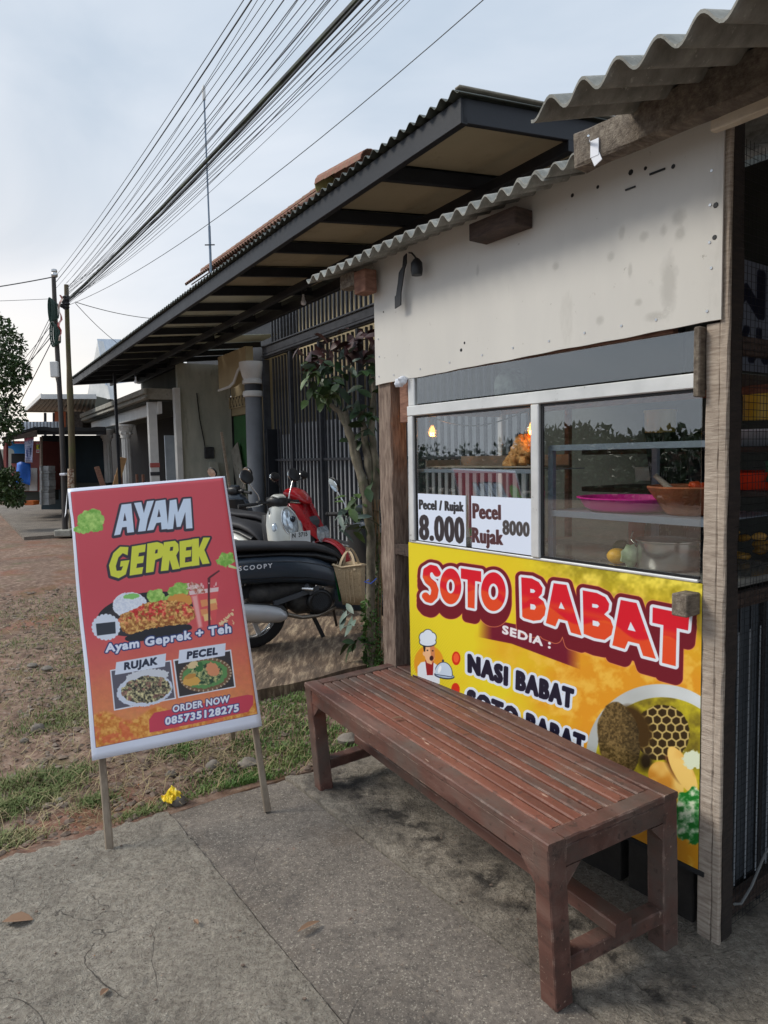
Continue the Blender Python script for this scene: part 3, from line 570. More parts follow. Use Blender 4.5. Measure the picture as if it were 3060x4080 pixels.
    def letters(x,y,holes=True):
        D=np.full(x.shape,1e9)
        for q in Lt:
            if q[0]=='s':
                d=np.full(x.shape,1e9)
                for (a,b),(c,e) in zip(q[1][:-1],q[1][1:]):
                    dx,dy=c-a,e-b; t=np.clip(((x-a)*dx+(y-b)*dy)/(dx*dx+dy*dy),0,1); d=np.minimum(d,np.hypot(x-a-t*dx,y-b-t*dy))
                d=d-q[2]
            elif q[0]=='e':
                def el(rad): k0=np.hypot((x-q[1][0])/rad[0],(y-q[1][1])/rad[1])+1e-9; k1=np.hypot((x-q[1][0])/rad[0]**2,(y-q[1][1])/rad[1]**2)+1e-9; return k0*(k0-1)/k1
                d=np.maximum(el(q[2]),-el(q[3])) if holes else el(q[2])
            else:
                sg=[]
                for w_ in [q[1],*(q[2] if holes else [])]:
                    for i in range(len(w_)): sg.append((*w_[i],*w_[(i+1)%len(w_)]))
                d=seg_sdf(x,y,sg)
            D=np.minimum(D,d)
        return D
    g=1+ (x-200)/1300*.35
    D=letters(x,y); D2=np.minimum(letters(x,y,False),np.minimum(letters(x,y-22*g,False),letters(x,y-42*g,False)))
    P.put(r,(236,150,90),sstep(D2-27*g,1.5)); P.put(r,(112,24,38),sstep(D2-25*g,1.5)); P.put(r,(222,230,240),sstep(D-11*g,1.2))
    wave=np.clip((y-(x*.245+135)-26*np.sin(x/46.))/10,0,1); band=np.clip(1-np.abs(y-(x*.235+105)-10)/26,0,1)*(fbm(x,y,70,2,5)>.5)
    rc=cmix(C(212,26,44),C(226,84,36),np.clip(wave*.85+band*.6,0,1)); m=sstep(D,1.2)[...,None]; P.img[r]=P.img[r]*(1-m)+rc*m
    P.text('SEDIA :',(597,440),(820,510),(2,-38),(2,-40),(228,226,230),3)
    P.text('NASI BABAT',(438,620),(920,790),(0,-80),(6,-88),(28,26,46),7.5,(214,224,240),12,pad=40,sp=1.22)
    P.text('SOTO BABAT',(434,790),(972,1012),(0,-86),(6,-92),(28,26,46),7.5,(214,224,240),12,pad=40,sp=1.22)
    P.ell((378,560),(20,32),(206,44,20)); P.ell((378,558),(13,22),(240,92,50)); P.ell((374,706),(20,30),(206,44,20))
    # chef drawing
    P.ell((250,585),(70,85),(224,150,34)); P.poly([(196,600),(212,580),(240,574),(262,574),(300,600),(300,680),(196,680)],(222,228,236)); P.poly([(232,570),(272,574),(268,640),(240,640)],(150,30,34))
    P.poly([(226,500),(274,492),(278,560),(262,590),(240,582),(228,545)],(236,184,140)); P.poly([(254,496),(276,494),(278,556),(264,586)],(206,130,84)); P.ell((228,538),(7,11),(236,184,140)); P.ell((262,560),(9,12),(60,24,26),.2); P.ell((243,523),(4,3),(20,20,24)); P.ell((268,525),(4,3),(20,20,24)); P.poly([(222,500),(236,496),(232,530),(226,528)],(36,30,34))
    for c_,q_ in (((228,462),(22,24)),((246,448),(22,22)),((266,462),(18,22)),((245,484),(38,20))): P.ell(c_,(q_[0]+3,q_[1]+3),(30,34,50)); 
    for c_,q_ in (((228,462),(22,24)),((246,448),(22,22)),((266,462),(18,22)),((245,484),(38,18))): P.ell(c_,q_,(218,228,240))
    P.ell((322,642),(48,16),(40,48,70),.15); P.ell((322,640),(44,12),(170,190,214),.15); r_=P.reg(280,570,365,650,0); d=np.maximum(P.elld(r_,(318,632),(40,52)),P.Y[r_]-640-(P.X[r_]-318)*.15); P.put(r_,(40,48,70),sstep(d-3)); P.put(r_,(196,212,230),sstep(d)); P.ell((300,612),(7,18),(236,242,248),.3); P.ell((316,572),(5,6),(40,48,70))
    return P.material('printed_front_banner',.34,.4,.004)
def proj_px(P):
    d=P-V3(0,0,CH); z=d@_f; return (1530+F*(d@_r)/z,2040-F*(d@_u)/z)
# ---- 3. two price papers ----------------------------------------------------
def print_price(n):
    if n==0:
        P=Print(220,250,[(145,1472),(573,1495),(570,1950),(148,1890)]); P.img[:]=C(214,224,242)
        r,d=P.textd('Pecel / Rujak',(158,1612),(550,1636),(0,-88),(0,-88),20,.55); P.put(r,(40,38,42),sstep(d-3.2,1.))
        r,d=P.textd('8.000',(162,1880),(548,1918),(0,-225),(0,-238),30,.55); P.put(r,(52,46,50),sstep(d-6,1.))
    else:
        P=Print(260,250,[(615,1493),(1136,1517),(1133,2030),(612,1952)]); P.img[:]=C(214,224,242)
        for t,a,b,h,g in (('Pecel',(630,1690),(862,1704),136,4.5),('Rujak',(622,1904),(878,1930),136,4.5),('8000',(888,1836),(1114,1858),132,4.2)):
            r,d=P.textd(t,a,b,(0,-h),(0,-h),30,.55); P.put(r,(76,44,48) if t!='8000' else (70,66,66),sstep(d-g,1.))
    return P.material('printed_price_paper_%s'%('one' if n==0 else 'two'),.5,.4)
def print_strip(kind):
    if kind=='flag':
        P=Print(120,300,[(0,0),(120,0),(120,300),(0,300)]); P.img=cmix(C(176,182,216),C(216,222,240),(fbm(P.X,P.Y,30,4,3)-.3)*2.4)
        P.poly([(0,0),(120,0),(120,46),(0,60)],(206,110,130),w=12); P.text('DI EB',(10,92),(112,84),(0,-26),None,(226,228,240),2,(40,50,130),3)
        for k in range(9): P.poly([(14,120+k*19),(100-(k%3)*14,118+k*19),(100-(k%3)*14,124+k*19),(14,126+k*19)],(110,120,170))
        P.poly([(30,150),(48,150),(46,230),(34,230)],(40,60,140)); P.poly([(70,140),(92,140),(96,220),(74,226)],(60,70,110))
        P.img=P.img*.94
    elif kind=='sign':
        P=Print(220,130,[(0,0),(220,0),(220,130),(0,130)]); P.img[:]=C(24,118,186)
        P.ell((20,120),(70,46),(160,166,160)); P.ell((36,30),(26,26),(96,50,36)); P.ell((36,30),(16,16),(150,130,120)); P.text('BAKSO',(90,24),(210,24),(0,-26),None,(220,60,70),3,(230,230,235),4)
    elif kind=='side':
        P=Print(60,180,[(0,0),(60,0),(60,180),(0,180)]); P.img[:]=C(226,228,230); P.poly([(0,50),(60,50),(60,130),(0,130)],(40,110,70)); P.text('K',(12,120),(52,120),(0,-58),None,(230,230,60),7); P.text('MI',(8,40),(52,40),(0,-30),None,(200,60,70),3); P.text('25',(10,165),(50,165),(0,-24),None,(200,60,90),3)
    else:
        P=Print(420,220,[(0,0),(420,0),(420,220),(0,220)]); P.img[:]=C(120,126,140)
        P.text('MIE',(20,20),(400,20),(0,90),None,(30,32,50),8); P.text('AYAM',(20,136),(400,136),(0,64),None,(30,32,50),7)
    return P.material('printed_'+kind,.5,.3)
# ------------------------------------------------------------------ ground
def slabmat(name,c0,c1,bumpd,crack=True,rough_amt=.5,stain=.5):
    m=surf(name,[(.28,c0),(.5,tuple((a+b)/2 for a,b in zip(c0,c1))),(.72,c1)],scale=48,detail=12,rough=.93,bump=rough_amt,bscale=110,dist=bumpd,big=(3.2,.20),
        spots=[(hexc(196,188,172),130,.57,.05,.5),(hexc(48,42,38),150,.58,.05,.6),(hexc(58,54,52),2.3,.53,.14,stain),(hexc(150,138,122),42,.6,.06,.5),(hexc(62,54,50),70,.63,.05,.55),(hexc(104,86,68),2.6,.57,.15,.35)])
    nt=m.node_tree; b=nt.nodes['Principled BSDF']; N=nt.nodes.new; L=nt.links.new
    # fine hand-trowelled ridges
    return m
M['conc_a']=slabmat('rough_pitted_concrete',hexc(126,117,106),hexc(196,187,172),.03,rough_amt=1.0,stain=.4)
M['conc_b']=slabmat('smooth_worn_concrete',hexc(90,83,77),hexc(132,123,113),.010,rough_amt=.6,stain=.55)
M['conc_c']=slabmat('swept_stained_concrete',hexc(112,104,94),hexc(178,168,153),.022,rough_amt=.9,stain=.8)
veins(M['conc_a'],hexc(196,188,174),9,.035,.55,2.0,.006,(1,1,1),1.6); veins(M['conc_a'],hexc(58,52,48),1.5,.0035,.9,1.2,-.004,(1,1,1),1.3)
veins(M['conc_b'],hexc(56,50,47),1.1,.003,.85,1.0,-.003,(1,1,1),1.1); veins(M['conc_c'],hexc(176,166,150),14,.05,.4,1.0,.005,(1,1,1),2.); veins(M['conc_c'],hexc(56,50,47),1.6,.003,.8,1.0,-.003,(1,1,1),1.4)
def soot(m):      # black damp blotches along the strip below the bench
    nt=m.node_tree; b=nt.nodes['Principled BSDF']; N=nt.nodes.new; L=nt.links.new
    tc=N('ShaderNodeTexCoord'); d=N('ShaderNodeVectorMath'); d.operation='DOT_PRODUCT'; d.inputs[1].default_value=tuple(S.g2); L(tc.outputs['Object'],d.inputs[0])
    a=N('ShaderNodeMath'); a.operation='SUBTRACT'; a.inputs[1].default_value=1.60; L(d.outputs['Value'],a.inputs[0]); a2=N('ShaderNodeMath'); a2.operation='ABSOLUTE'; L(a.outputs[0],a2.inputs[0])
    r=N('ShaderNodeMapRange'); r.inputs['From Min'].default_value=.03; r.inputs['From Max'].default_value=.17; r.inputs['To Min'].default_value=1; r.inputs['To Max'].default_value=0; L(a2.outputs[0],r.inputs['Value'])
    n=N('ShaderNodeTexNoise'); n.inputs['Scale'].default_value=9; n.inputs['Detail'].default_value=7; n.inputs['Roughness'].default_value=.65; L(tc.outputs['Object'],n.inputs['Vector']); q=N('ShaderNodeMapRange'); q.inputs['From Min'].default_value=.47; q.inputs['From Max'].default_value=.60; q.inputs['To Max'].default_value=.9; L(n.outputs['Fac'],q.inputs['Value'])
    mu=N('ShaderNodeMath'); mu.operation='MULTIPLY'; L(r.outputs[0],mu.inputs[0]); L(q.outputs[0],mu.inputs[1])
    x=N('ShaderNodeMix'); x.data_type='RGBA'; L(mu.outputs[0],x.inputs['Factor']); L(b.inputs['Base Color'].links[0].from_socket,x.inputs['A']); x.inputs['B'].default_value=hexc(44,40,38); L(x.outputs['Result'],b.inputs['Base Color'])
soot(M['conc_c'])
M['apron']=surf('brown_streaked_concrete',[(.3,hexc(66,54,44)),(.5,hexc(108,90,74)),(.68,hexc(176,156,130))],scale=5,detail=12,stretch=(5,.9,1),rotz=-.62,rough=.9,bump=.8,bscale=9,dist=.02,big=(1.2,.2),spots=[(hexc(84,74,66),3,.54,.2,.6),(hexc(186,166,140),16,.62,.08,.5,1)])
M['dirt']=surf('reddish_brown_dirt',[(.3,hexc(84,64,53)),(.5,hexc(118,94,79)),(.72,hexc(158,137,120))],scale=16,detail=14,rough=.97,bump=.8,bscale=40,dist=.012,big=(.7,.2),
   spots=[(hexc(134,78,58),1.3,.53,.10,.65),(hexc(150,140,128),60,.6,.06,.7),(hexc(82,88,52),2.6,.52,.14,.55),(hexc(52,42,36),50,.62,.06,.6)])
M['gravelroad']=surf('grey_packed_gravel',[(.3,hexc(102,94,88)),(.7,hexc(146,138,130))],scale=4,detail=14,rough=.97,bump=.6,bscale=30,dist=.01,spots=[(hexc(160,154,146),50,.58,.06,.7),(hexc(70,62,54),40,.6,.06,.6)])
def grid(fr,u0,u1,v0,v1,du,hf,name,mat,skirt=0.,**kw):
    nu=max(2,int((u1-u0)/du)+1); nv=max(2,int((v1-v0)/du)+1)
    U,Vv=np.meshgrid(np.linspace(u0,u1,nu),np.linspace(v0,v1,nv),indexing='ij'); Z=hf(U,Vv)
    P=fr.g1[None]*U.ravel()[:,None]+fr.g2[None]*Vv.ravel()[:,None]; P[:,2]=Z.ravel()
    idx=np.arange(nu*nv).reshape(nu,nv); q=np.stack([idx[:-1,:-1],idx[:-1,1:],idx[1:,1:],idx[1:,:-1]],-1).reshape(-1,4)
    fs=q.tolist(); mb=MB(); mb.add(P,fs)
    if skirt:
        ring=[*idx[:,0],*idx[-1,1:],*idx[-2::-1,-1],*idx[0,-2:0:-1]]; R_=P[ring].copy(); R_[:,2]-=skirt; n0=len(P); k=len(ring)
        mb.v[0]=np.vstack([P,R_]); mb.n=n0+k
        for i in range(k): mb.f.append([ring[i],ring[(i+1)%k],n0+(i+1)%k,n0+i]); mb.m.append(0)
    return mb.build(name,mat,smooth=True,fixn=False,**kw)
nz=lambda U,V,s,sd,o=4: fbm(U+50,V+50,s,o,sd)-.5
mb=MB(); mb.quad((-300,-300,-.16),(300,-300,-.16),(300,300,-.16),(-300,300,-.16)); mb.build('ground',M['gravelroad'],kind='structure')
grid(S,-3,40,-14,9,.35,lambda U,V:-.045+.03*nz(U,V,3,5)-.06*(U<9.4)*(V>-3.5)*(V<4),'ground',M['dirt'],kind='structure',skirt=.1)
dh=lambda U,V: -.012+.07*nz(U,V,.9,3)+.05*nz(U,V,.22,9)+.018*nz(U,V,.05,12)
_tu=np.arange(2.4,9.1,.02); _tv=np.arange(-3.3,3.8,.02); _TT=dh(*np.meshgrid(_tu,_tv,indexing='ij'))
def dht(u,v): return _TT[min(len(_tu)-1,max(0,int((u-2.4)/.02))),min(len(_tv)-1,max(0,int((v+3.3)/.02)))]
EDGE=lambda v: 2.81+.045*math.sin(v*2.1+.4)+.02*math.sin(v*7)
grid(S,2.45,9.,-3.2,3.7,.035,lambda U,V:np.where(U<2.8,-.07,dh(U,V)*np.clip((U-2.8)*6,.3,1)-.08*(U>3.92)*(V>.27*U+.06)),'dirt_ground',M['dirt'],skirt=.1,kind='structure')
def slab(u0,u1,v0,v1,mat,dz,amp,name,far=True):
    def h(U,V): return dz+(.006*(1-np.abs(2*fbm(U*.8+9,V*1.1+9,.07,4,77)-1)*2.2).clip(0,1)*np.clip((fbm(U,V,.5,3,81)-.4)*5,0,1) if name and mat is M['conc_a'] else .004*(1-np.abs(2*fbm(U*.6+9,V*1.8+9,.08,3,78)-1)*3).clip(0,1)**2 if mat is M['conc_c'] else 0)+amp[0]*nz(U,V,.5,21)+amp[1]*nz(U,V,.06,22)+amp[2]*nz(U,V,.016,23,2)
    o=grid(S,u0,u1,v0,v1,.012 if v0>-1.3 else .05,h,name,mat,skirt=.09,kind='structure')
    if far:    # ragged outer edge where the slab meets the dirt
        me=o.data; n=len(me.vertices); co=np.zeros(n*3); me.vertices.foreach_get('co',co); co=co.reshape(-1,3)
        u=co@S.g1; v=co@S.g2; k=np.clip((u-(u1-.25))/.25,0,1); e=np.array([EDGE(q) for q in v])-u1+.012*nz(u*0,v,.06,31,3)*4
        co+=(k*e)[:,None]*S.g1[None]; co[:,2]-=.012*k**6; me.vertices.foreach_set('co',co.ravel())
    return o
slab(-.4,2.8,-1.25,.872,M['conc_a'],.0,(.016,.011,.004),'concrete_slab')
slab(-.4,2.8,.878,1.405,M['conc_b'],-.006,(.008,.0025,.0008),'concrete_slab')
slab(-.4,2.8,1.411,3.2,M['conc_c'],.006,(.010,.006,.003),'concrete_slab')
slab(-.4,2.8,-4,-1.256,M['conc_a'],.0,(.016,.0,.0),'concrete_slab')
def apron():
    nu,nv=190,170; U,T_=np.meshgrid(np.linspace(3.84,13.5,nu),np.linspace(0,1,nv),indexing='ij'); Vl=.27*U-.02+.05*np.sin(U*3); Vv=Vl+(8-Vl)*T_; U=U+.03*np.sin(Vv*2.3)*np.clip(4.2-U,0,1); Z=.045+.02*nz(U,Vv,.5,8)+.016*(1-np.abs(2*fbm(U*2.2+3,Vv*.55+3,.3,4,79)-1)*2).clip(0,1)
    P=S.g1[None]*U.ravel()[:,None]+S.g2[None]*Vv.ravel()[:,None]; P[:,2]=Z.ravel(); idx=np.arange(nu*nv).reshape(nu,nv); q=np.stack([idx[:-1,:-1],idx[:-1,1:],idx[1:,1:],idx[1:,:-1]],-1).reshape(-1,4); fs=q.tolist()
    ring=[*idx[:,0],*idx[-1,1:],*idx[-2::-1,-1],*idx[0,-2:0:-1]]; R_=P[ring].copy(); R_[:,2]-=.14; n0=len(P); k=len(ring)
    for i in range(k): fs.append([ring[i],ring[(i+1)%k],n0+(i+1)%k,n0+i])
    mb=MB(); mb.add(np.vstack([P,R_]),fs); mb.build('concrete_apron',M['apron'],smooth=True,fixn=False,kind='structure')
apron()
grid(B,15.4,28,1.1,4.4,.2,lambda U,V:.02+.03*nz(U,V,1.2,8),'pavement',M['conc_b'],skirt=.1,kind='structure')
# ------------------------------------------------------------------ stall
stall=thing('food_stall','wooden street food stall with white painted fascia board and corrugated cement roof','food stall',S.w(1.9,1.9,0),S.yaw)
SR=S.R()
def sbox(u0,u1,v0,v1,z0,z1,name,mat,parent=stall,ch=.003,**kw):
    mb=MB(); mb.box(S.w((u0+u1)/2,(v0+v1)/2,(z0+z1)/2),(abs(u1-u0),abs(v1-v0),abs(z1-z0)),SR,ch); return mb.build(name,mat,parent,**kw)
def warp(o,amp=.003,s=.3,sd=1):   # slight unevenness
    pass
def subbar(a,b,w,h,up,name,mat,parent,n=14,jit=.0025,sd=0,**kw):
    """a sawn timber: many cross-sections with slightly wandering edges"""
    a=V3(*a);b=V3(*b);d=b-a;L_=np.linalg.norm(d);d/=L_;up=V3(*up);y=np.cross(up,d);y/=np.linalg.norm(y);z=np.cross(d,y); r=random.Random(sd*13+5); rs=[]; c=.0035
    for i in range(n):
        t=i/(n-1); j=lambda:r.uniform(-jit,jit); ring=[]
        for sy,sz,oy,oz in ((-1,-1,c,0),(1,-1,-c,0),(1,-1,0,c),(1,1,0,-c),(1,1,-c,0),(-1,1,c,0),(-1,1,0,-c),(-1,-1,0,c)):
            ring.append(a+d*L_*t+y*(sy*w/2+oy+j())+z*(sz*h/2+oz+j()))
        rs.append(ring)
    mb=MB(); mb.rings(rs); return mb.build(name,mat,parent,**kw)
up_v=S.g2
subbar(S.w(2.655,1.955,0),S.w(2.646,1.95,2.36),.10,.09,up_v,'post',M['post_grain'],stall,n=26,jit=.004,sd=2)
subbar(S.w(1.071,1.917,0),S.w(1.069,1.917,1.80),.042,.03,up_v,'post',M['post'],stall,n=40,jit=.0012,sd=3)
subbar(S.w(1.036,1.909,0),S.w(1.038,1.909,2.33),.024,.016,up_v,'post',M['post'],stall,n=40,jit=.0012,sd=4)
subbar(S.w(1.052,1.950,0),S.w(1.054,1.950,2.36),.052,.062,up_v,'post',surf('blackened_post_wood',[(.3,hexc(34,29,27)),(.7,hexc(62,52,47))],scale=6,stretch=(3,3,20),rough=.9,bump=.5,bscale=9),stall,n=30,jit=.003,sd=5)
sbox(1.0925,1.112,1.875,1.91,1.60,1.795,'trim_strip',M['beam'])
sbox(2.425,2.53,1.905,1.925,1.60,1.80,'corner_board',M['redwood'])
subbar(S.w(2.47,1.93,1.02),S.w(2.60,1.93,1.02),.03,.052,(0,0,1),'rail',M['post_dark'],stall,sd=6)
sbox(1.094,1.142,1.83,1.90,.975,1.04,'beam_end',M['beam'])
sbox(1.2,2.55,1.915,1.945,1.795,1.85,'lintel',M['redwood'])
# fascia board with a slightly wavy lower edge
mb=MB(); n=60; rs=[]
for i in range(n+1):
    t=i/n; u=1.042+(2.70-1.042)*t; zb=1.806-.022*t+.0010*math.sin(t*23)+.0008*math.sin(t*61); zt=2.352+.012*math.sin(t*3)
    rs.append([S.w(u,1.8915,zb),S.w(u,1.8985,zb),S.w(u,1.8985,zt),S.w(u,1.8915,zt)])
rs[-1]=[p-S.g1*.006 for p in rs[-1]]; mb.rings(rs); fascia=mb.build('fascia_board',M['board'],stall)
mb=MB()
for u,z in [(1.075,2.21),(1.078,2.12),(1.072,1.95),(1.082,1.835),(1.078,2.02),(1.24,1.838),(1.36,1.84),(1.5,1.84),(1.65,1.835),(1.82,1.835),(1.98,1.83),(2.17,1.825),(2.36,1.82),(2.55,1.815),(2.665,1.82),(2.66,1.91),(2.665,1.99)]:
    mb.lathe(S.w(u,1.8910,z),[(.0045,0),(.004,.0015)],8,np.stack([S.g1,V3(0,0,1),-S.g2],1))
mb.build('nail_heads',M['chrome'],fascia,kind='stuff')
mb=MB()
for u,z,r_ in [(1.062,2.115,.008),(1.064,2.03,.007),(1.19,2.26,.007),(1.33,2.29,.009),(1.55,2.29,.007),(2.1,1.865,.007),(2.08,1.89,.005),(1.28,2.285,.006),(1.45,2.285,.006),(2.62,2.105,.004)]:
    mb.lathe(S.w(u,1.8908,z),[(r_,0),(r_*.8,.001)],7,np.stack([S.g1,V3(0,0,1),-S.g2],1))
mb.box(S.w(1.24,1.8895,2.262),(.05,.003,.006),SR); mb.box(S.w(1.33,1.8895,2.243),(.035,.003,.005),SR)
mb.build('screw_holes',M['black'],fascia,kind='stuff')
# damp stains on the board (thin irregular films)
M['stain']=surf('damp_stain_film',[(.3,hexc(142,140,134)),(.7,hexc(160,158,152))],scale=20,rough=.7,bump=0)
m_=M['stain']; nt=m_.node_tree; b_=nt.nodes['Principled BSDF']; tcn=nt.nodes.new('ShaderNodeTexCoord'); uvn=nt.nodes.new('ShaderNodeVectorMath'); uvn.operation='DISTANCE'; uvn.inputs[1].default_value=(.5,.5,0)
nt.links.new(tcn.outputs['UV'],uvn.inputs[0]); nn=nt.nodes.new('ShaderNodeTexNoise'); nn.inputs['Scale'].default_value=45; nt.links.new(tcn.outputs['Object'],nn.inputs[0])
ad=nt.nodes.new('ShaderNodeMath'); ad.operation='MULTIPLY_ADD'; ad.inputs[1].default_value=.35; nt.links.new(nn.outputs[0],ad.inputs[0]); nt.links.new(uvn.outputs['Value'],ad.inputs[2])
mrn=nt.nodes.new('ShaderNodeMapRange'); mrn.inputs['From Min'].default_value=.36; mrn.inputs['From Max'].default_value=.62; mrn.inputs['To Min'].default_value=.17; mrn.inputs['To Max'].default_value=0; nt.links.new(ad.outputs[0],mrn.inputs['Value']); nt.links.new(mrn.outputs[0],b_.inputs['Alpha'])
mb=MB(); uvs=[]
for u,z,a,c in [(1.20,1.93,.036,.12),(1.17,2.115,.03,.03),(1.165,2.065,.022,.026),(1.22,2.09,.016,.022),(1.285,2.09,.022,.02),(1.36,2.12,.015,.03),(1.30,1.9,.02,.018),(1.4,2.06,.02,.02),(1.24,1.85,.05,.02),(1.44,1.87,.02,.02),(1.33,2.0,.01,.03),(2.0,2.15,.012,.03),(1.62,2.08,.02,.02)]:
    mb.quad(S.w(u+a,1.8905,z-c),S.w(u-a,1.8905,z-c),S.w(u-a,1.8905,z+c),S.w(u+a,1.8905,z+c)); uvs+= [(0,0),(1,0),(1,1),(0,1)]
mb.build('damp_stains',M['stain'],fascia,uv=uvs,kind='stuff')
# corrugated roof
def sheet(u0,u1,v0,v1,off,name='roof_sheet',pitch=.0727,amp=.0155,th=.0055,ph=0,mat=None,parent=stall,zf=lambda v:1.777+.313*v-.0155,fr=S,nv=5,per=12):
    n=int((u1-u0)/pitch*per)+1; us=np.linspace(u0,u1,n); mb=MB(); rs=[]; vs_=np.linspace(v0,v1,nv)
    P=[]
    for sgn in (1,-1):
        for v in vs_:
            for u in us: P.append(fr.w(u,v+.002*math.sin(u*31),zf(v)+off+amp*math.cos(2*math.pi*(u-ph)/pitch)+sgn*th/2))
    idx=np.arange(2*nv*n).reshape(2,nv,n); fs=[]
    for k in (0,1):
        for i in range(nv-1):
            for j in range(n-1): fs.append((idx[k,i,j],idx[k,i+1,j],idx[k,i+1,j+1],idx[k,i,j+1]) if k else (idx[k,i,j],idx[k,i,j+1],idx[k,i+1,j+1],idx[k,i+1,j]))
    for i in (0,nv-1):
        for j in range(n-1): fs.append((idx[0,i,j],idx[1,i,j],idx[1,i,j+1],idx[0,i,j+1]))
    for j in (0,n-1):
        for i in range(nv-1): fs.append((idx[0,i,j],idx[1,i,j],idx[1,i+1,j],idx[0,i+1,j]))
    mb.add(P,fs); return mb.build(name,mat or M['asb'],parent,smooth=True)
sheet(2.40,2.975,1.70,3.5,0.,ph=.01)
sheet(1.50,2.52,1.695,3.5,.006,ph=.01)
sheet(-1.2,1.62,1.70,3.5,.0125,ph=.01)
sheet(-1.2,.94,1.03,1.95,.0,ph=.93-.0727*.45,th=.006)
# purlins and block ends under the roof
subbar(S.w(1.09,1.36,2.140),S.w(-1.2,1.36,2.140),.05,.075,(0,0,1),'purlin',M['beam'],stall,n=60,jit=.0025,sd=8)
subbar(S.w(1.042,1.84,2.312),S.w(-1.2,1.80,2.300),.03,.055,(0,0,1),'purlin',plain('bright_sawn_wood',hexc(206,194,176),.9,bump=.3,scale=20),stall,n=40,jit=.002,sd=9)
sbox(1.72,1.95,1.80,1.889,2.232,2.292,'rafter_end',M['post_dark'])
sbox(2.63,2.72,1.80,1.866,2.19,2.29,'rafter_end',M['redwood'])
sbox(2.72,2.84,1.80,1.86,2.235,2.30,'rafter_end',M['beam'])
mb=MB(); mb.box(S.w(1.03,1.332,2.125),(.022,.002,.036),SR); mb.box(S.w(1.025,1.333,2.10),(.022,.002,.022),SR@np.array([[.9,0,.4],[0,1,0],[-.4,0,.9]])); pt=mb.build('paper_scrap',M['paper']); tag(pt,'torn paper scrap nailed to the end of the upper roof beam','paper scrap')
mb=MB(); mb.tube([S.w(1.045,1.33,2.14),S.w(1.03,1.31,2.146)],.003,6); mb.build('nail',M['chrome'],stall)
# back wall, side with wire mesh
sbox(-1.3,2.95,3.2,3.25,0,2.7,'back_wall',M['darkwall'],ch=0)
sbox(1.036,1.066,1.97,3.2,.045,.095,'bottom_rail',M['post_dark']); sbox(1.036,1.066,1.97,3.2,.985,1.03,'middle_rail',M['post_dark'])
sbox(1.036,1.066,1.97,3.2,1.72,1.77,'upper_rail',M['post_dark'])
mb=MB()
for k in range(17): mb.box(S.w(1.078,1.985+k*.066,.54),(.006,.045,.88),SR,.002)
mb.box(S.w(1.085,2.6,.54),(.006,1.25,.88),SR); mb.build('ribbed_panel',M['colgrey'] ,stall,kind='stuff').data.materials[0]=plain('dark_ribbed_panel',hexc(66,72,78),.5)
mb=MB()
for k in range(11): mb.box(S.w(1.066,1.999+k*.066,.5),(.002,.006,.8),SR)
mb.build('pale_stripe_line',plain('pale_stripe',hexc(150,156,162),.5),stall,kind='stuff')
mb=MB()
for k in range(22): mb.tube([S.w(1.030,1.965+k*.021,.03),S.w(1.030+.003*math.sin(k),1.965+k*.021+.003*math.sin(k*2),1.1),S.w(1.030,1.965+k*.021,2.3)],.0008,4,cap=False)
for k in range(108): mb.tube([S.w(1.0285,1.96,.03+k*.021),S.w(1.0285,2.42,.03+k*.021+.004*math.sin(k))],.0008,4,cap=False)
mb.build('wire_mesh',M['black'],stall,kind='stuff')
# ------------------------------------------------------------------ glazed cabinet with the banner
cab=thing('display_cabinet','aluminium framed glass food cabinet with yellow printed banner front','display cabinet',S.w(1.78,1.93,0),S.yaw)
V0=1.8987
cb=lambda u0,u1,v0,v1,z0,z1,n,m=None,**k: sbox(u0,u1,v0,v1,z0,z1,n,m or M['alu'],cab,**k)
cb(1.100,2.455,V0-.012,V0+.02,1.625,1.668,'top_rail'); cb(1.100,2.455,V0-.004,V0+.018,1.066,1.076,'sill_rail')
cb(2.42,2.455,V0-.010,V0+.02,1.077,1.624,'frame_stile'); cb(1.698,1.736,V0-.010,V0+.016,1.077,1.624,'mullion')
cb(2.41,2.455,V0-.004,V0+.02,1.669,1.80,'frame_stile')
cb(2.425,2.455,2.44,2.47,.2,1.8,'frame_stile'); cb(1.100,2.455,2.44,2.47,1.64,1.67,'back_rail',M['redwood']); cb(2.43,2.455,V0+.021,2.44,1.63,1.66,'side_rail',M['redwood'])
cb(2.02,2.045,2.44,2.465,1.08,1.64,'back_stile',M['redwood'])
GL=glass('window_glass',.045,(.97,.99,.98),0,1.5)
def pane(u0,u1,z0,z1,v=V0+.006,mat=GL):
    mb=MB(); mb.box(S.w((u0+u1)/2,v,(z0+z1)/2),(u1-u0,.004,z1-z0),SR); return mb.build('pane',mat,cab)
pane(1.75,2.41,1.085,1.615); pane(1.100,1.684,1.085,1.615); pane(1.100,2.40,1.675,1.79)
for a,b_,c,d in ((1.737,2.419,1.077,1.084),(1.737,2.419,1.616,1.624),(1.100,1.697,1.077,1.084),(1.100,1.697,1.616,1.624)): cb(a,b_,V0+.002,V0+.01,c,d,'gasket',M['black'],ch=0)
for a,b_ in ((1.737,1.745),(2.412,2.419),(1.687,1.697)): cb(a,b_,V0+.002,V0+.01,1.085,1.615,'gasket',M['black'],ch=0)
cb(1.055,2.45,V0+.02,2.46,1.04,1.062,'counter_top',surf('polished_grey_counter',[(.3,hexc(120,120,116)),(.7,hexc(150,150,146))],scale=3,rough=.15,bump=0))
# banner: a sheet on a backing panel
PB=print_banner(); mb=MB(); mb.quad(S.w(2.475,V0,.205),S.w(1.088,V0,.205),S.w(1.088,V0,1.066),S.w(2.475,V0,1.066))
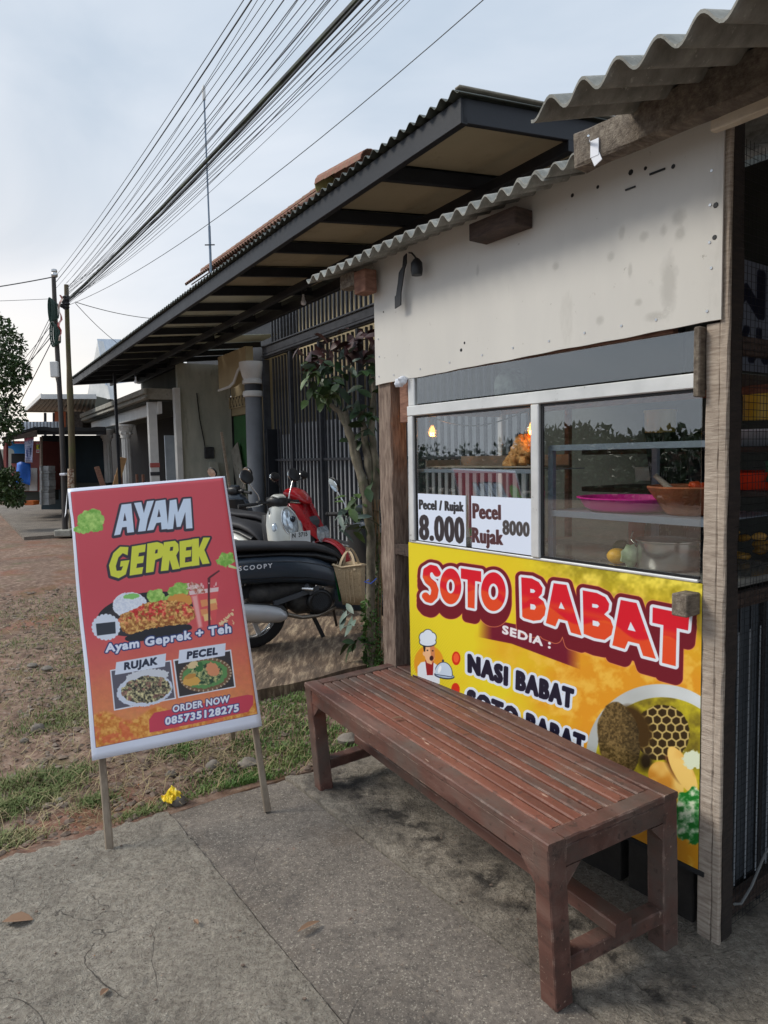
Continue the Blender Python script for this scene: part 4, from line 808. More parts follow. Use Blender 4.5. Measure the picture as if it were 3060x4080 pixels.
# drawing corners (photo) -> same quad in space
bn=mb.build('banner',PB,cab,uv=[(0,0),(1,0),(1,1),(0,1)],fixn=False)
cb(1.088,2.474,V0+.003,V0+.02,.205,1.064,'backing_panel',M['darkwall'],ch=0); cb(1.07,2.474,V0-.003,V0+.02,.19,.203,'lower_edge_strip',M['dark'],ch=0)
# low block base
kb=0
for u0 in (1.12,1.38,1.75,2.12):
    sbox(u0,u0+.23,1.93,2.03,.004,.185,'block',surf('dark_block',[(.3,hexc(34,32,30)),(.7,hexc(58,54,50))],scale=8,rough=.95,bump=.5),cab)
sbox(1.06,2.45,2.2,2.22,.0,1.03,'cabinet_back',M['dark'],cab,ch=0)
# shelves
def shelf(u0,u1,z,v0=1.93,v1=2.3,h=.022):
    cb(u0,u1,v0,v0+.02,z-h,z,'shelf_edge',M['shelf'],ch=.001); cb(u0,u1,v0+.021,v1,z-.004,z-.001,'shelf_plate',M['shelf'],ch=0)
shelf(1.06,1.68,1.248); shelf(1.06,1.68,1.478,h=.02,v1=1.96); shelf(1.745,2.44,1.393,v1=2.2,h=.016)
for u in (1.67,1.50): 
    v=1.93 if u==1.67 else 2.3
    cb(u,u+.022,v+.001,v+.02,1.062,1.476,'shelf_post',M['shelf'],ch=.001)
# ------------------------------------------------------------------ goods in the cabinet
def goods(name,label,cat,mb,mat,smooth=True,group=None): o=mb.build(name,mat,None,smooth=smooth); return tag(o,label,cat,group)
def lath(c,prof,n=28,axis=None,sx=1): mb=MB(); R_=np.stack([S.g1*sx,S.g2,V3(0,0,1)],1); mb.lathe(c,prof,n,R_); return mb
o=goods('oval_tray','magenta pink oval plastic tray on the middle shelf','tray',lath(S.w(1.455,2.06,1.250),[(.0,0),(.105,0),(.125,.012),(.142,.042),(.150,.044),(.150,.047),(.139,.047),(.118,.015),(0,.006)],36,sx=1.18),M['pink'])
o=goods('stone_mortar','wide orange clay mortar behind the pink tray, right end of shelf','mortar',lath(S.w(1.225,2.07,1.250),[(0,0),(.075,0),(.082,.008),(.135,.085),(.132,.09),(.122,.086),(.07,.03),(0,.03)],28),M['clay'])
mb=MB(); mb.tube([S.w(1.25,2.05,1.30),S.w(1.33,2.03,1.372)],[.012,.008],8); goods('pestle','grey wooden pestle leaning in the clay mortar','pestle',mb,M['post'])
mb=MB(); 
for k in range(9): mb.ball(S.w(1.20+.012*math.cos(k*2.4),2.06+.02*math.sin(k*2.4),1.335+.004*(k%3)),(.014,.012,.011),8,noise=.2)
goods('tomato_pieces','small heap of orange red tomato pieces in the mortar','tomatoes',mb,plain('tomato',hexc(206,76,30),.4))
pot=thing('steel_pot','round stainless steel cooking pot beside the lemon','pot',S.w(1.32,2.09,1.063),S.yaw)
lath(S.w(1.32,2.09,1.064),[(0,0),(.088,0),(.095,.008),(.095,.088),(.102,.092),(.102,.096),(.092,.096),(.092,.012),(0,.01)],36).build('pot_body',M['steel'],pot,smooth=True)
mb=MB(); mb.tube([S.w(1.41,2.06,1.13),S.w(1.432,2.05,1.155),S.w(1.425,2.05,1.18)],.004,6); mb.build('handle',M['steel'],pot,smooth=True)
mb=MB(); mb.ball(S.w(1.478,2.04,1.092),(.036,.03,.028),16); mb.ball(S.w(1.513,2.04,1.092),(.008,.008,.008),8); goods('lemon','ripe yellow lemon on the counter','lemon',mb,M['lemon'])
mb=MB(); mb.ball(S.w(1.505,2.10,1.10),(.035,.02,.04),12,noise=.12); goods('lime_leaf_piece','small green vegetable piece behind the lemon','vegetable',mb,M['leaf2'])
mb=MB(); mb.ball(S.w(1.418,2.03,1.10),(.033,.02,.036),14,noise=.22,ns=5); goods('cabbage_wedge','pale cabbage wedge between lemon and pot','cabbage',mb,M['cabbage'])
mb=MB(); r_=random.Random(4)
for k in range(46):
    a=r_.uniform(0,6.28); h=r_.random(); rad=.062*(1-h*.75); mb.ball(S.w(1.885+rad*math.cos(a)*1.1,2.02+rad*.7*math.sin(a),1.408+h*.10),[.018+.008*r_.random()]*3,8,noise=.35,ns=6,rr=r_)
mb.ball(S.w(1.885,2.02,1.43),(.05,.04,.035),12,noise=.25,ns=6)
goods('fried_chicken','heap of golden crumbed fried chicken on the glass shelf','fried chicken',mb,M['chicken'])
mb=MB(); mb.box(S.w(2.1,2.06,1.401),(.62,.2,.006),SR); mb.box(S.w(2.1,2.165,1.42),(.62,.006,.05),SR); mb.box(S.w(2.415,2.06,1.415),(.006,.2,.03),SR); goods('serving_tray','shallow worn metal tray under the fried chicken','tray',mb,M['tray'],False)
PR=[(2.40,2.092,1.077,1.287,1.082),(2.058,1.742,1.068,1.288,1.084)]
for k,(ua,ub,zb,zt,_) in enumerate(PR):
    mb=MB(); v=V0-.0005; mb.quad(S.w(ua,v,1.081),S.w(ub,v,1.081),S.w(ub,v,zt),S.w(ua,v,zt)); o=mb.build('price_paper',print_price(k),None,uv=[(0,0),(1,0),(1,1),(0,1)],fixn=False)
    sol=o.modifiers.new('thickness','SOLIDIFY'); sol.thickness=.0006; sol.offset=-1
    tag(o,['white price paper reading Pecel / Rujak 8.000 on the left pane','white price paper reading Pecel Rujak 8000 beside the mullion'][k],'price sign','price papers on the window')
# bulbs
def bulb(P,label,group='amber filament bulbs in the cabinet',mats=('bulbglass','filament')):
    t=thing('light_bulb',label,'light bulb',P,0,group); MB().lathe(P,[(.0,-.052),(.012,-.05),(.024,-.038),(.028,-.024),(.024,-.008),(.014,.008),(.012,.014)],14).build('bulb_glass',M[mats[0]],t,smooth=True)
    MB().lathe(P+V3(0,0,.014),[(.013,0),(.014,.02),(.016,.035),(.004,.04)],12).build('socket',M['black'],t,smooth=True)
    if mats[1]:
        m=MB(); m.tube([P+V3(.008*math.cos(a),.008*math.sin(a),-.03+.008*math.cos(a*2.5)) for a in np.linspace(0,6.3,14)],.0016,5); m.build('filament',M[mats[1]],t)
    return t
for P,lab in ((S.w(2.42,2.0,1.575),'left amber filament bulb hanging in the cabinet corner'),(S.w(1.83,2.0,1.56),'amber filament bulb hanging above the fried chicken beside the mullion')):
    bulb(P,lab); l=bpy.data.lights.new('bulb_light','POINT'); lo=bpy.data.objects.new('bulb_light',l); COL.objects.link(lo); lo.location=Vector(P-V3(0,0,.025)); l.energy=.13; l.color=(1,.55,.22); l.shadow_soft_size=.02
mb=MB(); mb.tube([S.w(2.42-.59*t,2.0,1.62-.05*math.sin(math.pi*t)) for t in np.linspace(0,1,14)],.003,6); tag(mb.build('lamp_cable',M['black'],None),'thin black cable sagging between the two amber bulbs','cable')
# dark interior goods seen through the mesh and the right pane
def rack(z,name='rack_shelf'): sbox(1.12,2.0,2.5,2.85,z-.02,z,name,M['post_dark'],stall)
for z in (.97,1.30,1.46): rack(z)
goods('red_basin','shallow red plastic basin on the dim rack behind the mesh','basin',lath(S.w(1.36,2.68,1.301),[(0,0),(.13,0),(.17,.065),(.175,.065),(.16,.06),(0,.01)],24),plain('red_plastic',hexc(230,64,34),.4))
goods('white_bowl','white scalloped bowl on the upper rack shelf','bowl',lath(S.w(1.36,2.66,1.461),[(0,0),(.09,0),(.16,.06),(.165,.06),(.15,.05),(0,.02)],24),M['paper'])
mb=MB(); r_=random.Random(9)
for k in range(40): mb.ball(S.w(1.36+r_.uniform(-.22,.2),2.66+r_.uniform(-.12,.12),.99+r_.random()*.15),(.03,.02,.016),6,noise=.2,rr=r_)
tag(goods('snack_heap','heap of yellow brown packed snacks on the lowest rack shelf','snacks',mb,surf('snack',[(.3,hexc(120,84,30)),(.7,hexc(206,160,80))],scale=30,rough=.4,bump=.4)),kind='stuff')
for k,(u,v,z,r_,h,c,lb) in enumerate(((1.62,2.62,1.051,.07,.12,(170,176,180),'short pale plastic tub on the lowest rack shelf'),(1.78,2.62,1.051,.05,.16,(150,60,40),'dark red jar on the lowest rack shelf'),(1.7,2.62,1.331,.09,.05,(190,196,196),'stack of white plates beside the red basin'),(1.2,2.62,1.331,.06,.07,(60,120,90),'small green tub at the mesh end of the rack'),(1.72,2.66,1.501,.06,.11,(176,150,70),'amber jar at the far end of the upper rack shelf'))):
    goods('food_container',lb,'container',lath(S.w(u,v,z),[(0,0),(r_,0),(r_*1.05,h),(r_*1.1,h),(r_*1.1,h*1.08),(0,h*1.1)],18),plain('container_%d'%k,hexc(*c),.4),group='containers on the dim rack')
goods('yellow_jar','small yellow lidded jar on the upper rack shelf behind the white bowl','jar',lath(S.w(1.36,2.74,1.56),[(0,0),(.05,0),(.05,.09),(.052,.1),(0,.1)],18),plain('yellow_plastic',hexc(200,160,30),.4))
mb=MB(); mb.quad(S.w(1.35,2.46,1.74),S.w(1.35,3.15,1.74),S.w(1.35,3.15,2.14),S.w(1.35,2.46,2.14)); o=mb.build('hanging_banner',print_strip('inner'),None,uv=[(0,0),(1,0),(1,1),(0,1)],fixn=False); tag(o,'dim cloth banner hung inside the stall with black upside-down letters','banner'); sm=o.modifiers.new('thickness','SOLIDIFY'); sm.thickness=.001
n=16; mb=MB(); rs=[]
for j in range(9):
    z=1.02+.5*j/8; rs.append([S.w(1.63-.26*i/n+.01*math.sin(j),2.42+.03*math.sin(i*1.3+j*.3),z) for i in range(n+1)])
mb.rings(rs,cap=False,closed=False); o=mb.build('apron_cloth',M['cloth'],None,smooth=True,fixn=False); tag(o,'black cloth with white streaks hanging behind the mortar','cloth'); sm=o.modifiers.new('thickness','SOLIDIFY'); sm.thickness=.002
mb=MB(); mb.lathe(S.w(1.925,1.99,1.695),[(0,.085),(.03,.082),(.055,.06),(.066,.03),(.068,0),(.064,-.02)],20); tag(mb.build('mesh_food_cover',surf('checked_gauze',[(.4,hexc(30,40,40)),(.6,hexc(84,92,90))],scale=30,rough=.9),None,smooth=True),'small dark checked dome cover on top of the cabinet','food cover')
cb(1.06,2.45,V0+.021,2.46,1.668,1.672,'cabinet_top',M['darkwall'],ch=0); sbox(1.6,2.62,2.62,2.64,1.66,2.3,'added_dark_backdrop',M['dark'],stall,ch=0)  # dark sheet added so the space behind the upper pane looks shaded
# lamp and tape hanging at the fascia
t=thing('black_socket_lamp','small black lamp socket hanging in front of the white board','lamp',S.w(2.315,1.85,2.25),0)
MB().lathe(S.w(2.315,1.845,2.225),[(.0,-.03),(.022,-.03),(.025,-.01),(.024,.02),(.014,.034),(.006,.04)],14).build('socket',M['black'],t,smooth=True)
MB().tube([S.w(2.315,1.845,2.262),S.w(2.34,1.84,2.29),S.w(2.37,1.85,2.30)],.004,6).build('cord',M['black'],t)
mb=MB(); pts=[(2.405,2.30,.010),(2.41,2.26,.014),(2.43,2.24,.020),(2.44,2.20,.018),(2.455,2.15,.018),(2.46,2.145,.022),(2.462,2.095,.021)]
rs=[[S.w(u+w/1,1.858,z-.004),S.w(u-w,1.858,z+.004),S.w(u-w,1.853,z+.004),S.w(u+w,1.853,z-.004)] for u,z,w in pts]; mb.rings(rs); tag(mb.build('tape_strip',M['black'],None),'frayed black tape strip hanging from the roof beside the lamp socket','tape strip')
mb=MB(); [mb.ball(S.w(2.47+.018*math.cos(q*2.1),1.872,1.778+.010*math.sin(q*1.7)),(.020,.008,.013),8,noise=.5,ns=5) for q in range(5)]; tag(mb.build('crumpled_wrap',M['paper'],None,smooth=True),'crumpled grey plastic scrap tucked under the board corner','plastic scrap')
# loose cable and bottle cap at the right foot
mb=MB(); mb.tube([S.w(1.02,2.26,.235),S.w(1.02,2.16,.19),S.w(1.02,2.08,.115),S.w(1.02,2.02,.085),S.w(1.02,1.98,.10)],.004,6); tag(mb.build('grey_cord',plain('grey_cord_mat',hexc(110,112,112),.7),None,smooth=True),'grey cord looping down the mesh at the stall foot','cord')
# ------------------------------------------------------------------ bench
def uz(x,y,z): d=ray(x,y); return V3(0,0,CH)+d*((z-CH)/d[2])
BH=.464
T=[[uz(2184,3368,BH),uz(2700,3150,BH)],[uz(1213,2719,BH),uz(1590,2630,BH)]]
Ft=[[uz(2219.7,4030.7,0),uz(2702.5,3773,0)],[uz(1255,3138,0),None]]
Ft[1][1]=Ft[1][0]+(T[1][1]-T[1][0])*1.02
def bp(a,b,z):     # a along 0..1 (near->far), b across 0..1
    top=(T[0][0]*(1-b)+T[0][1]*b)*(1-a)+(T[1][0]*(1-b)+T[1][1]*b)*a; ft=(Ft[0][0]*(1-b)+Ft[0][1]*b)*(1-a)+(Ft[1][0]*(1-b)+Ft[1][1]*b)*a
    t=z/BH; p=ft*(1-t)+top*t; p[2]=z; return p
LB=np.linalg.norm(T[1][0]-T[0][0]); WB=np.linalg.norm(T[0][1]-T[0][0]); print('bench',LB,WB)
cen=bp(.5,.5,0); byaw=math.atan2(*(T[1][0]-T[0][0])[[1,0]])-math.pi/2
bench=thing('wooden_bench','worn red-brown slatted wooden bench in front of the yellow banner','bench',cen,byaw)
upz=(0,0,1)
da,db=.062/LB,.060/WB
def bbar(a0,b0,a1,b1,z,w,h,name,mat=M['bench'],n=16,jit=.0012,sd=0,**kw): return subbar(bp(a0,b0,z),bp(a1,b1,z),w,h,upz,name,mat,bench,n=n,jit=jit*.7,sd=sd,**kw)
# legs: front/back, near/far
for k,(a,b) in enumerate(((0,0),(1,0),(0,1),(1,1))):
    sa=1 if a==0 else -1; sb=1 if b==0 else -1
    f=lambda z,g=0: bp(a+sa*(da/2),b+sb*(db/2*1.02),z)
    subbar(f(0),f(BH-.012),.062,.060,(T[1][0]-T[0][0])/LB,'leg',M['bench'],bench,n=10,jit=.0006,sd=k+20)
gap=.0012
bbar(0,db*.5,1,db*.5,BH-.011,.060,.022,'top_rail',sd=1,mat=M['bench']); bbar(0,1-db*.5,1,1-db*.5,BH-.011,.060,.022,'top_rail',sd=2)
bbar(da,.018/WB,1-da,.018/WB,BH-.052,.030,.058,'apron',sd=3); bbar(da,1-.018/WB,1-da,1-.018/WB,BH-.052,.030,.058,'apron',sd=4)
bbar(da*.45,db+.002,da*.45,1-db-.002,BH-.0115,.056,.021,'end_rail',sd=5); bbar(1-da*.45,db+.002,1-da*.45,1-db-.002,BH-.0115,.056,.021,'end_rail',sd=6)
bbar(.016/LB,db,.016/LB,1-db,BH-.052,.028,.058,'end_apron',sd=7); bbar(1-.016/LB,db,1-.016/LB,1-db,BH-.052,.028,.058,'end_apron',sd=8)
ns=9; gb=.0075/WB; wsl=(1-2*db-gb*(ns+1))/ns
M['slat_a']=M['bench']
M['slat_b']=surf('orange_red_slat_paint',[(.3,hexc(92,56,46)),(.5,hexc(116,68,53)),(.72,hexc(130,86,71))],scale=3,stretch=(5,.8,5),rough=.6,bump=.4,bscale=30,dist=.002,rnd=.14,rr=.2,spots=[(hexc(96,76,66),2.4,.52,.12,.85),(hexc(80,62,54),1.3,.5,.2,.5),(hexc(52,38,33),34,.60,.06,.6),(hexc(190,160,140),9,.67,.02,.7,1),(hexc(190,160,140),60,.70,.03,.6)])
edge_wear(M['slat_b'],hexc(176,148,134),.006,.85,16,.50,.62)
for k in range(ns):
    b=db+gb*(k+1)+wsl*(k+.5); bbar(da*.95,b,1-da*.95,b,BH-.0125-.0015*(k%2),wsl*WB,.016,'slat',M['slat_b'] if k in (0,1,2,4,6,7) else M['slat_a'],n=22,jit=.0009,sd=30+k)
for k,a in enumerate((.3,.62)): bbar(a,db*.6,a,1-db*.6,BH-.038,.04,.026,'cross_batten',sd=50+k)
for k,a in enumerate((da*.5,1-da*.5)): bbar(a,db*1.02,a,1-db*1.02,.105,.050,.044,'end_stretcher',sd=60+k)
bbar(-.008,.5,1.008,.5,.150,.062,.042,'long_stretcher',sd=70,n=26)
def gusset(p,d1,name='gusset',s_=.055,th=.026):
    d1=d1/np.linalg.norm(d1); side=np.cross(d1,V3(0,0,1)); poly=[(0,0),(s_,0),(0,-s_)]
    mb=MB(); mb.prism(poly,-th/2,th/2,lambda a,b,h:p+d1*a+V3(0,0,b)+side*h); mb.build(name,M['bench'],bench)
e1=(T[1][0]-T[0][0])/LB; e2=(T[0][1]-T[0][0])/WB
zt=BH-.082
for a,b in ((0,0),(1,0),(0,1),(1,1)):
    sa=1 if a==0 else -1; sb=1 if b==0 else -1
    gusset(bp(a+sa*da,b+sb*.018/WB,zt),e1*sa); gusset(bp(a+sa*.016/LB,b+sb*db,zt),e2*sb)
# ------------------------------------------------------------------ A-frame sign
sg=thing('a_frame_sign','tall red poster sign on thin wooden legs standing on the concrete edge','sign',V3(-.8,2.75,0),.41)
cTL,cTR,cBR,cBL=V3(-1.292,2.861,1.345),V3(-.709,3.124,1.371),V3(-.5294,2.834,.346),V3(-1.112,2.570,.321)
# exact corners: put each on its photographed ray at the fitted distance
def onray(px,P): d=ray(*px); return V3(0,0,CH)+d*((P-V3(0,0,CH))@_f)
cTL,cTR,cBR,cBL=[onray(p,q) for p,q in (((269.8,1950.6),cTL),((894.3,1899.7),cTR),((1043,2892.8),cBR),((369.8,3030),cBL))]
nrm=np.cross(cTR-cTL,cBL-cTL); nrm/=np.linalg.norm(nrm); 
if nrm@(V3(0,0,CH)-cTL)<0: nrm=-nrm
nu,nvv=26,44; P=[];uv=[]
for j in range(nvv+1):
    for i in range(nu+1):
        s_,t_=i/nu,j/nvv; p=(cTL*(1-s_)+cTR*s_)*(1-t_)+(cBL*(1-s_)+cBR*s_)*t_
        w=.003*math.sin(s_*7+t_*4)*t_+.004*math.sin(t_*9+s_*2)*(1-s_)**3+.003*math.sin(s_*13-t_*3)*t_**2; edge=(1-s_)**6*.004*math.sin(t_*11)
        P.append(p+nrm*(w+.012)+ (cTR-cTL)/np.linalg.norm(cTR-cTL)*edge*(.5 if t_>.1 else 0)); uv.append((s_,1-t_))
mb=MB(); mb.add(P,[(j*(nu+1)+i,(j+1)*(nu+1)+i,(j+1)*(nu+1)+i+1,j*(nu+1)+i+1) for j in range(nvv) for i in range(nu)])
po=mb.build('poster',print_poster(),sg,smooth=True,uv=uv,fixn=False); po.modifiers.new('thickness','SOLIDIFY').thickness=.0012; po.modifiers['thickness'].offset=-1
# folded top-left corner flap and edge wrap
mb=MB(); mb.add([cTL+nrm*.013,cTL+nrm*.013-V3(.012,0,.10),cTL-nrm*.02-V3(.02,0,.11),cTL-nrm*.02],[(0,1,2,3)]); mb.build('edge_fold',M['paper'],sg)
legL,legR=uz(437,3385,0),uz(1066,3232,0)
wd=surf('thin_sawn_wood',[(.3,hexc(112,98,84)),(.7,hexc(160,146,128))],scale=6,stretch=(4,4,1),rough=.9,bump=.3,spots=[(hexc(96,82,70),5,.55,.2,.5)])
exd=(cTR-cTL)/np.linalg.norm(cTR-cTL)
for k,(ft,tp) in enumerate(((legL,cTL+exd*.045),(legR,cTR-exd*.035))):
    d=(ft-tp); subbar(tp-nrm*.002,ft,.028,.018,nrm,'leg',wd,sg,n=12,jit=.0012,sd=80+k)
back=-nrm*1.0; back[2]=0; back/=np.linalg.norm(back)
for k,(tp,lat,pxf) in enumerate(((cTL+exd*.045,-.05,(905,2950)),(cTR-exd*.035,.0,(928,3000)))):
    ft=tp+back*.62; ft[2]=-.01
    if k==1: ft=uz(928,2952,-.01)
    subbar(tp-nrm*.02,ft,.026,.018,nrm,'leg',wd,sg,n=8,sd=90+k)
for t_ in (.02,.93): subbar(cTL*(1-t_)+cBL*t_-nrm*.004,cTR*(1-t_)+cBR*t_-nrm*.004,.014,.026,(0,0,1),'cross_rail',wd,sg,n=8,sd=95)
# ------------------------------------------------------------------ main building with the dark gate and long awning
BR=B.R()
def fp(x,y,d): return V3(0,0,CH)+ray(x,y)*d
def bx(root,u0,u1,v0,v1,z0,z1,name,mat,ch=.0,**kw):
    mb=MB(); mb.box(B.w((u0+u1)/2,(v0+v1)/2,(z0+z1)/2),(abs(u1-u0),abs(v1-v0),abs(z1-z0)),BR,ch); return mb.build(name,mat,root,**kw)
house=thing('shop_house','long low shop house with cream walls, grey column and terracotta roof behind the awning','house',B.w(10,6,0),B.yaw)
bx(house,4.0,16.0,8.0,8.2,0,3.6,'rear_wall',M['darkwall']); bx(house,3.8,4.0,5.3,8.2,0,3.6,'side_wall',M['darkwall'])
bx(house,12.75,13.0,5.3,8.0,0,3.5,'inner_wall',M['cream']); 
bx(house,13.9,14.34,5.5,5.65,0,3.35,'front_wall',M['cream']); bx(house,14.34,15.56,5.5,5.65,2.45,3.35,'front_wall',M['cream'])
bx(house,13.0,13.9,5.5,5.65,0,3.35,'front_wall',M['cream'])
M['tile'].node_tree.nodes
for k in range(6):      # breeze blocks over the shutter
    u=14.45+k*.19; f=bx(house,u,u+.16,5.47,5.499,2.62,2.86,'vent_block',M['darkwall']); mb=MB(); mb.bar(B.w(u+.01,5.462,2.63),B.w(u+.15,5.462,2.85),.012,.02); mb.bar(B.w(u+.15,5.460,2.63),B.w(u+.01,5.460,2.85),.012,.02)
    for a,b_ in (((u,2.62),(u+.16,2.62)),((u,2.86),(u+.16,2.86)),((u,2.62),(u,2.86)),((u+.16,2.62),(u+.16,2.86))): mb.bar(B.w(a[0],5.455,a[1]),B.w(b_[0],5.455,b_[1]),.02,.02)
    mb.build('vent_grille',M['cream'],f)
sh=bx(house,14.36,15.55,5.56,5.6,.03,2.44,'roller_shutter',M['shutter'])
for k in range(17): 
    u=14.38+k*.07; mb=MB(); mb.box(B.w(u+.03,5.545,1.235),(.034,.02,2.4),BR,.006); mb.build('shutter_slat',M['shutter'],sh)
# arched cream beam over the column
mb=MB(); poly=[(12.2,3.05),(12.45,3.06),(12.9,3.10),(13.3,3.22),(13.6,3.3),(13.9,3.3),(13.9,3.62),(12.2,3.62)]; poly=[(12.95,3.30),(13.1,3.32),(13.4,3.22),(13.65,3.02),(13.9,2.96),(14.6,2.94),(14.6,3.62),(12.95,3.62)]
mb.prism(poly,4.9,5.05,lambda a,b,h:B.w(a,h,b)); mb.build('arched_beam',M['cream'],house)
mb=MB(); mb.prism([(a,b) for a,b in [(12.95,3.30),(13.1,3.32),(13.4,3.22),(13.65,3.02),(13.9,2.96),(14.6,2.94),(14.6,2.9),(13.86,2.91),(13.6,2.97),(13.36,3.17),(13.1,3.27),(12.95,3.25)]],4.87,4.895,lambda a,b,h:B.w(a,h,b)); mb.build('beam_moulding',M['white'],house)
col=thing('round_column','round grey column with stepped white capital at the gate corner','column',B.w(12.62,4.9,0),B.yaw)
cc=B.w(12.62,4.9,0); mk_=lambda prof,n,mat:MB().lathe(cc,prof,24).build(n,mat,col,smooth=True)
mk_([(.17,.03),(.165,1.5),(.158,2.62)],'shaft',M['colgrey']); mk_([(.19,.02),(.2,.06),(.2,.28),(.175,.31),(.172,.33)],'base',M['colgrey'])
mk_([(.16,2.62),(.19,2.63),(.205,2.68),(.19,2.73),(.17,2.735)],'ring',M['white']); mk_([(.165,2.736),(.165,2.86)],'band',M['gate']); mk_([(.17,2.861),(.2,2.87),(.2,2.93),(.18,2.94),(.18,2.97),(.2,3.0),(.23,3.12),(.25,3.2),(.25,3.27),(.2,3.271)],'capital',M['white'])
# ---- roof of terracotta tiles

def tilemesh(r0,r1,L_,th=.014):
    mb=MB(); rs=[]
    for t in (0,1):
        r=r0 if t==0 else r1; a=np.linspace(0,math.pi,9)
        rs.append([V3(t*L_,r*math.cos(x),r*math.sin(x)) for x in a]+[V3(t*L_,(r-th)*math.cos(x),(r-th)*math.sin(x)) for x in a[::-1]])
    mb.rings(rs); return mb
def place(src,root,P,ax,ay,az):
    Mx=Matrix([[*map(float,(ax[i],ay[i],az[i],P[i]))] for i in range(3)]+[[0,0,0,1]]); Mx=WM[root.name].inverted()@Mx
    o=inst(src,root,Mx); return o
P0,P1=B.w(*B.onv(815,1084,6.5)),B.w(*B.onv(1290,757,6.5)); dr=(P1-P0); Lr=np.linalg.norm(dr); dr/=Lr
rt=tilemesh(.13,.115,.40).build('ridge_tile',M['tile'],None); k=0
for k in range(int(Lr/.36)):
    place(rt,house,P0+dr*(k*.36),dr,np.cross(V3(0,0,1),dr),V3(0,0,1))
Q0,Q1=B.w(*B.onv(1300,745,6.5)),B.w(*B.onv(1520,633,6.5)); 
rt2=tilemesh(.26,.22,.46).build('hip_tile',M['tile'],None)
for k in range(4): place(rt2,house,Q0+(Q1-Q0)/np.linalg.norm(Q1-Q0)*(k*.42),dr,np.cross(V3(0,0,1),dr),V3(0,0,1))
mb=MB(); mb.lathe(Q0+V3(0,0,.0),[(.25,0),(.25,.02)],20,np.stack([V3(0,0,1),np.cross(dr,V3(0,0,1)),dr],1)); mb.build('hip_end_cap',surf('mossy_plaster',[(.3,hexc(120,116,70)),(.7,hexc(168,158,104))],scale=6,rough=.9),house)
bt=tilemesh(.085,.075,.34).build('roof_tile',M['tile'],None); down=B.g2*-.80+V3(0,0,-.60); down/=np.linalg.norm(down); nup=np.cross(dr,down); nup=nup if nup[2]>0 else -nup
for r in range(2):
    for k in range(46): place(bt,house,P0+dr*(k*.17+.05)+down*(.05+r*.30)-V3(0,0,.03),down,np.cross(nup,down),nup)
for o in (rt,rt2,bt): bpy.data.objects.remove(o)
mb=MB(); a=down*.5; mb.add([P0-V3(0,0,.08),P1-V3(0,0,.08),P1+a-V3(0,0,.08),P0+a-V3(0,0,.08),P0-V3(0,0,.12),P1-V3(0,0,.12),P1+a-V3(0,0,.12),P0+a-V3(0,0,.12)],[(0,1,2,3),(7,6,5,4),(0,4,5,1),(1,5,6,2),(2,6,7,3),(3,7,4,0)]); mb.build('roof_deck',M['tile'],house)
bx(house,12.9,20.2,6.5,6.6,3.2,6.6,'attic_wall',M['darkwall']); bx(house,6.9,20.0,5.3,8.2,4.6,4.7,'ceiling',M['darkwall']); bx(house,12.9,20.0,5.3,5.38,4.7,5.6,'upper_wall',M['cream']); bx(house,13.0,19.5,5.66,5.7,3.3,4.4,'eaves_board',M['steel_dark'])
bx(house,15.6,19.5,4.4,4.46,3.04,3.8,'eaves_board',M['darkwall'])
# ---- awning
aw=thing('long_awning','long dark steel awning with corrugated metal roof over the gate and shop fronts','awning',B.w(11,3.6,0),B.yaw)
UA,UE,VO,ZO=3.424,19.4,2.70,3.42; sl=(3.517-3.421)/(3.677-2.697)
zi=lambda v:ZO+sl*(v-VO)
def lbar(a,b,w,h,name,mat=M['steel_dark'],up=(0,0,1),root=aw,ch=.004): mb=MB(); mb.bar(a,b,w,h,up,ch); return mb.build(name,mat,root)
lbar(B.w(UA,VO+.02,ZO+.075),B.w(UE,VO+.02,ZO+.075),.05,.15,'outer_beam'); lbar(B.w(UA+.02,VO,zi(VO)+.077),B.w(UA+.02,4.6,zi(4.6)+.077),.04,.145,'end_beam')
lbar(B.w(UA,3.62,zi(3.62)-.03),B.w(UE,3.62,zi(3.62)-.03),.06,.08,'middle_beam'); lbar(B.w(UA,4.15,zi(4.15)-.0),B.w(15.4,4.15,zi(4.15)-.0),.07,.12,'inner_beam')
lbar(B.w(UE-.02,VO,zi(VO)+.07),B.w(UE-.02,4.4,zi(4.4)+.07),.04,.14,'end_beam')
lbar(B.w(15.7,4.32,zi(4.3)+.0),B.w(UE,4.32,zi(4.3)+.0),.08,.12,'inner_beam')
us=[UA+1.0*k for k in range(1,17)]
for k,u in enumerate(us):
    u=min(u,UE-.1); ve=4.12 if u<12.6 else 5.4 if u<15.5 else 4.3
    lbar(B.w(u,VO+.05,zi(VO)+.065),B.w(u,ve,zi(ve)+.065),.05,.10,'cross_beam')
    u0=us[k-1] if k else UA; mb=MB(); mb.add([B.w(u0+.03,VO+.05,zi(VO)+.128),B.w(u-.03,VO+.05,zi(VO)+.128),B.w(u-.03,ve,zi(ve)+.128),B.w(u0+.03,ve,zi(ve)+.128)],[(0,1,2,3)]); o=mb.build('soffit_panel',M['soffit'] if k<5 else M['soffit2'],aw); s_=o.modifiers.new('thickness','SOLIDIFY'); s_.thickness=.006
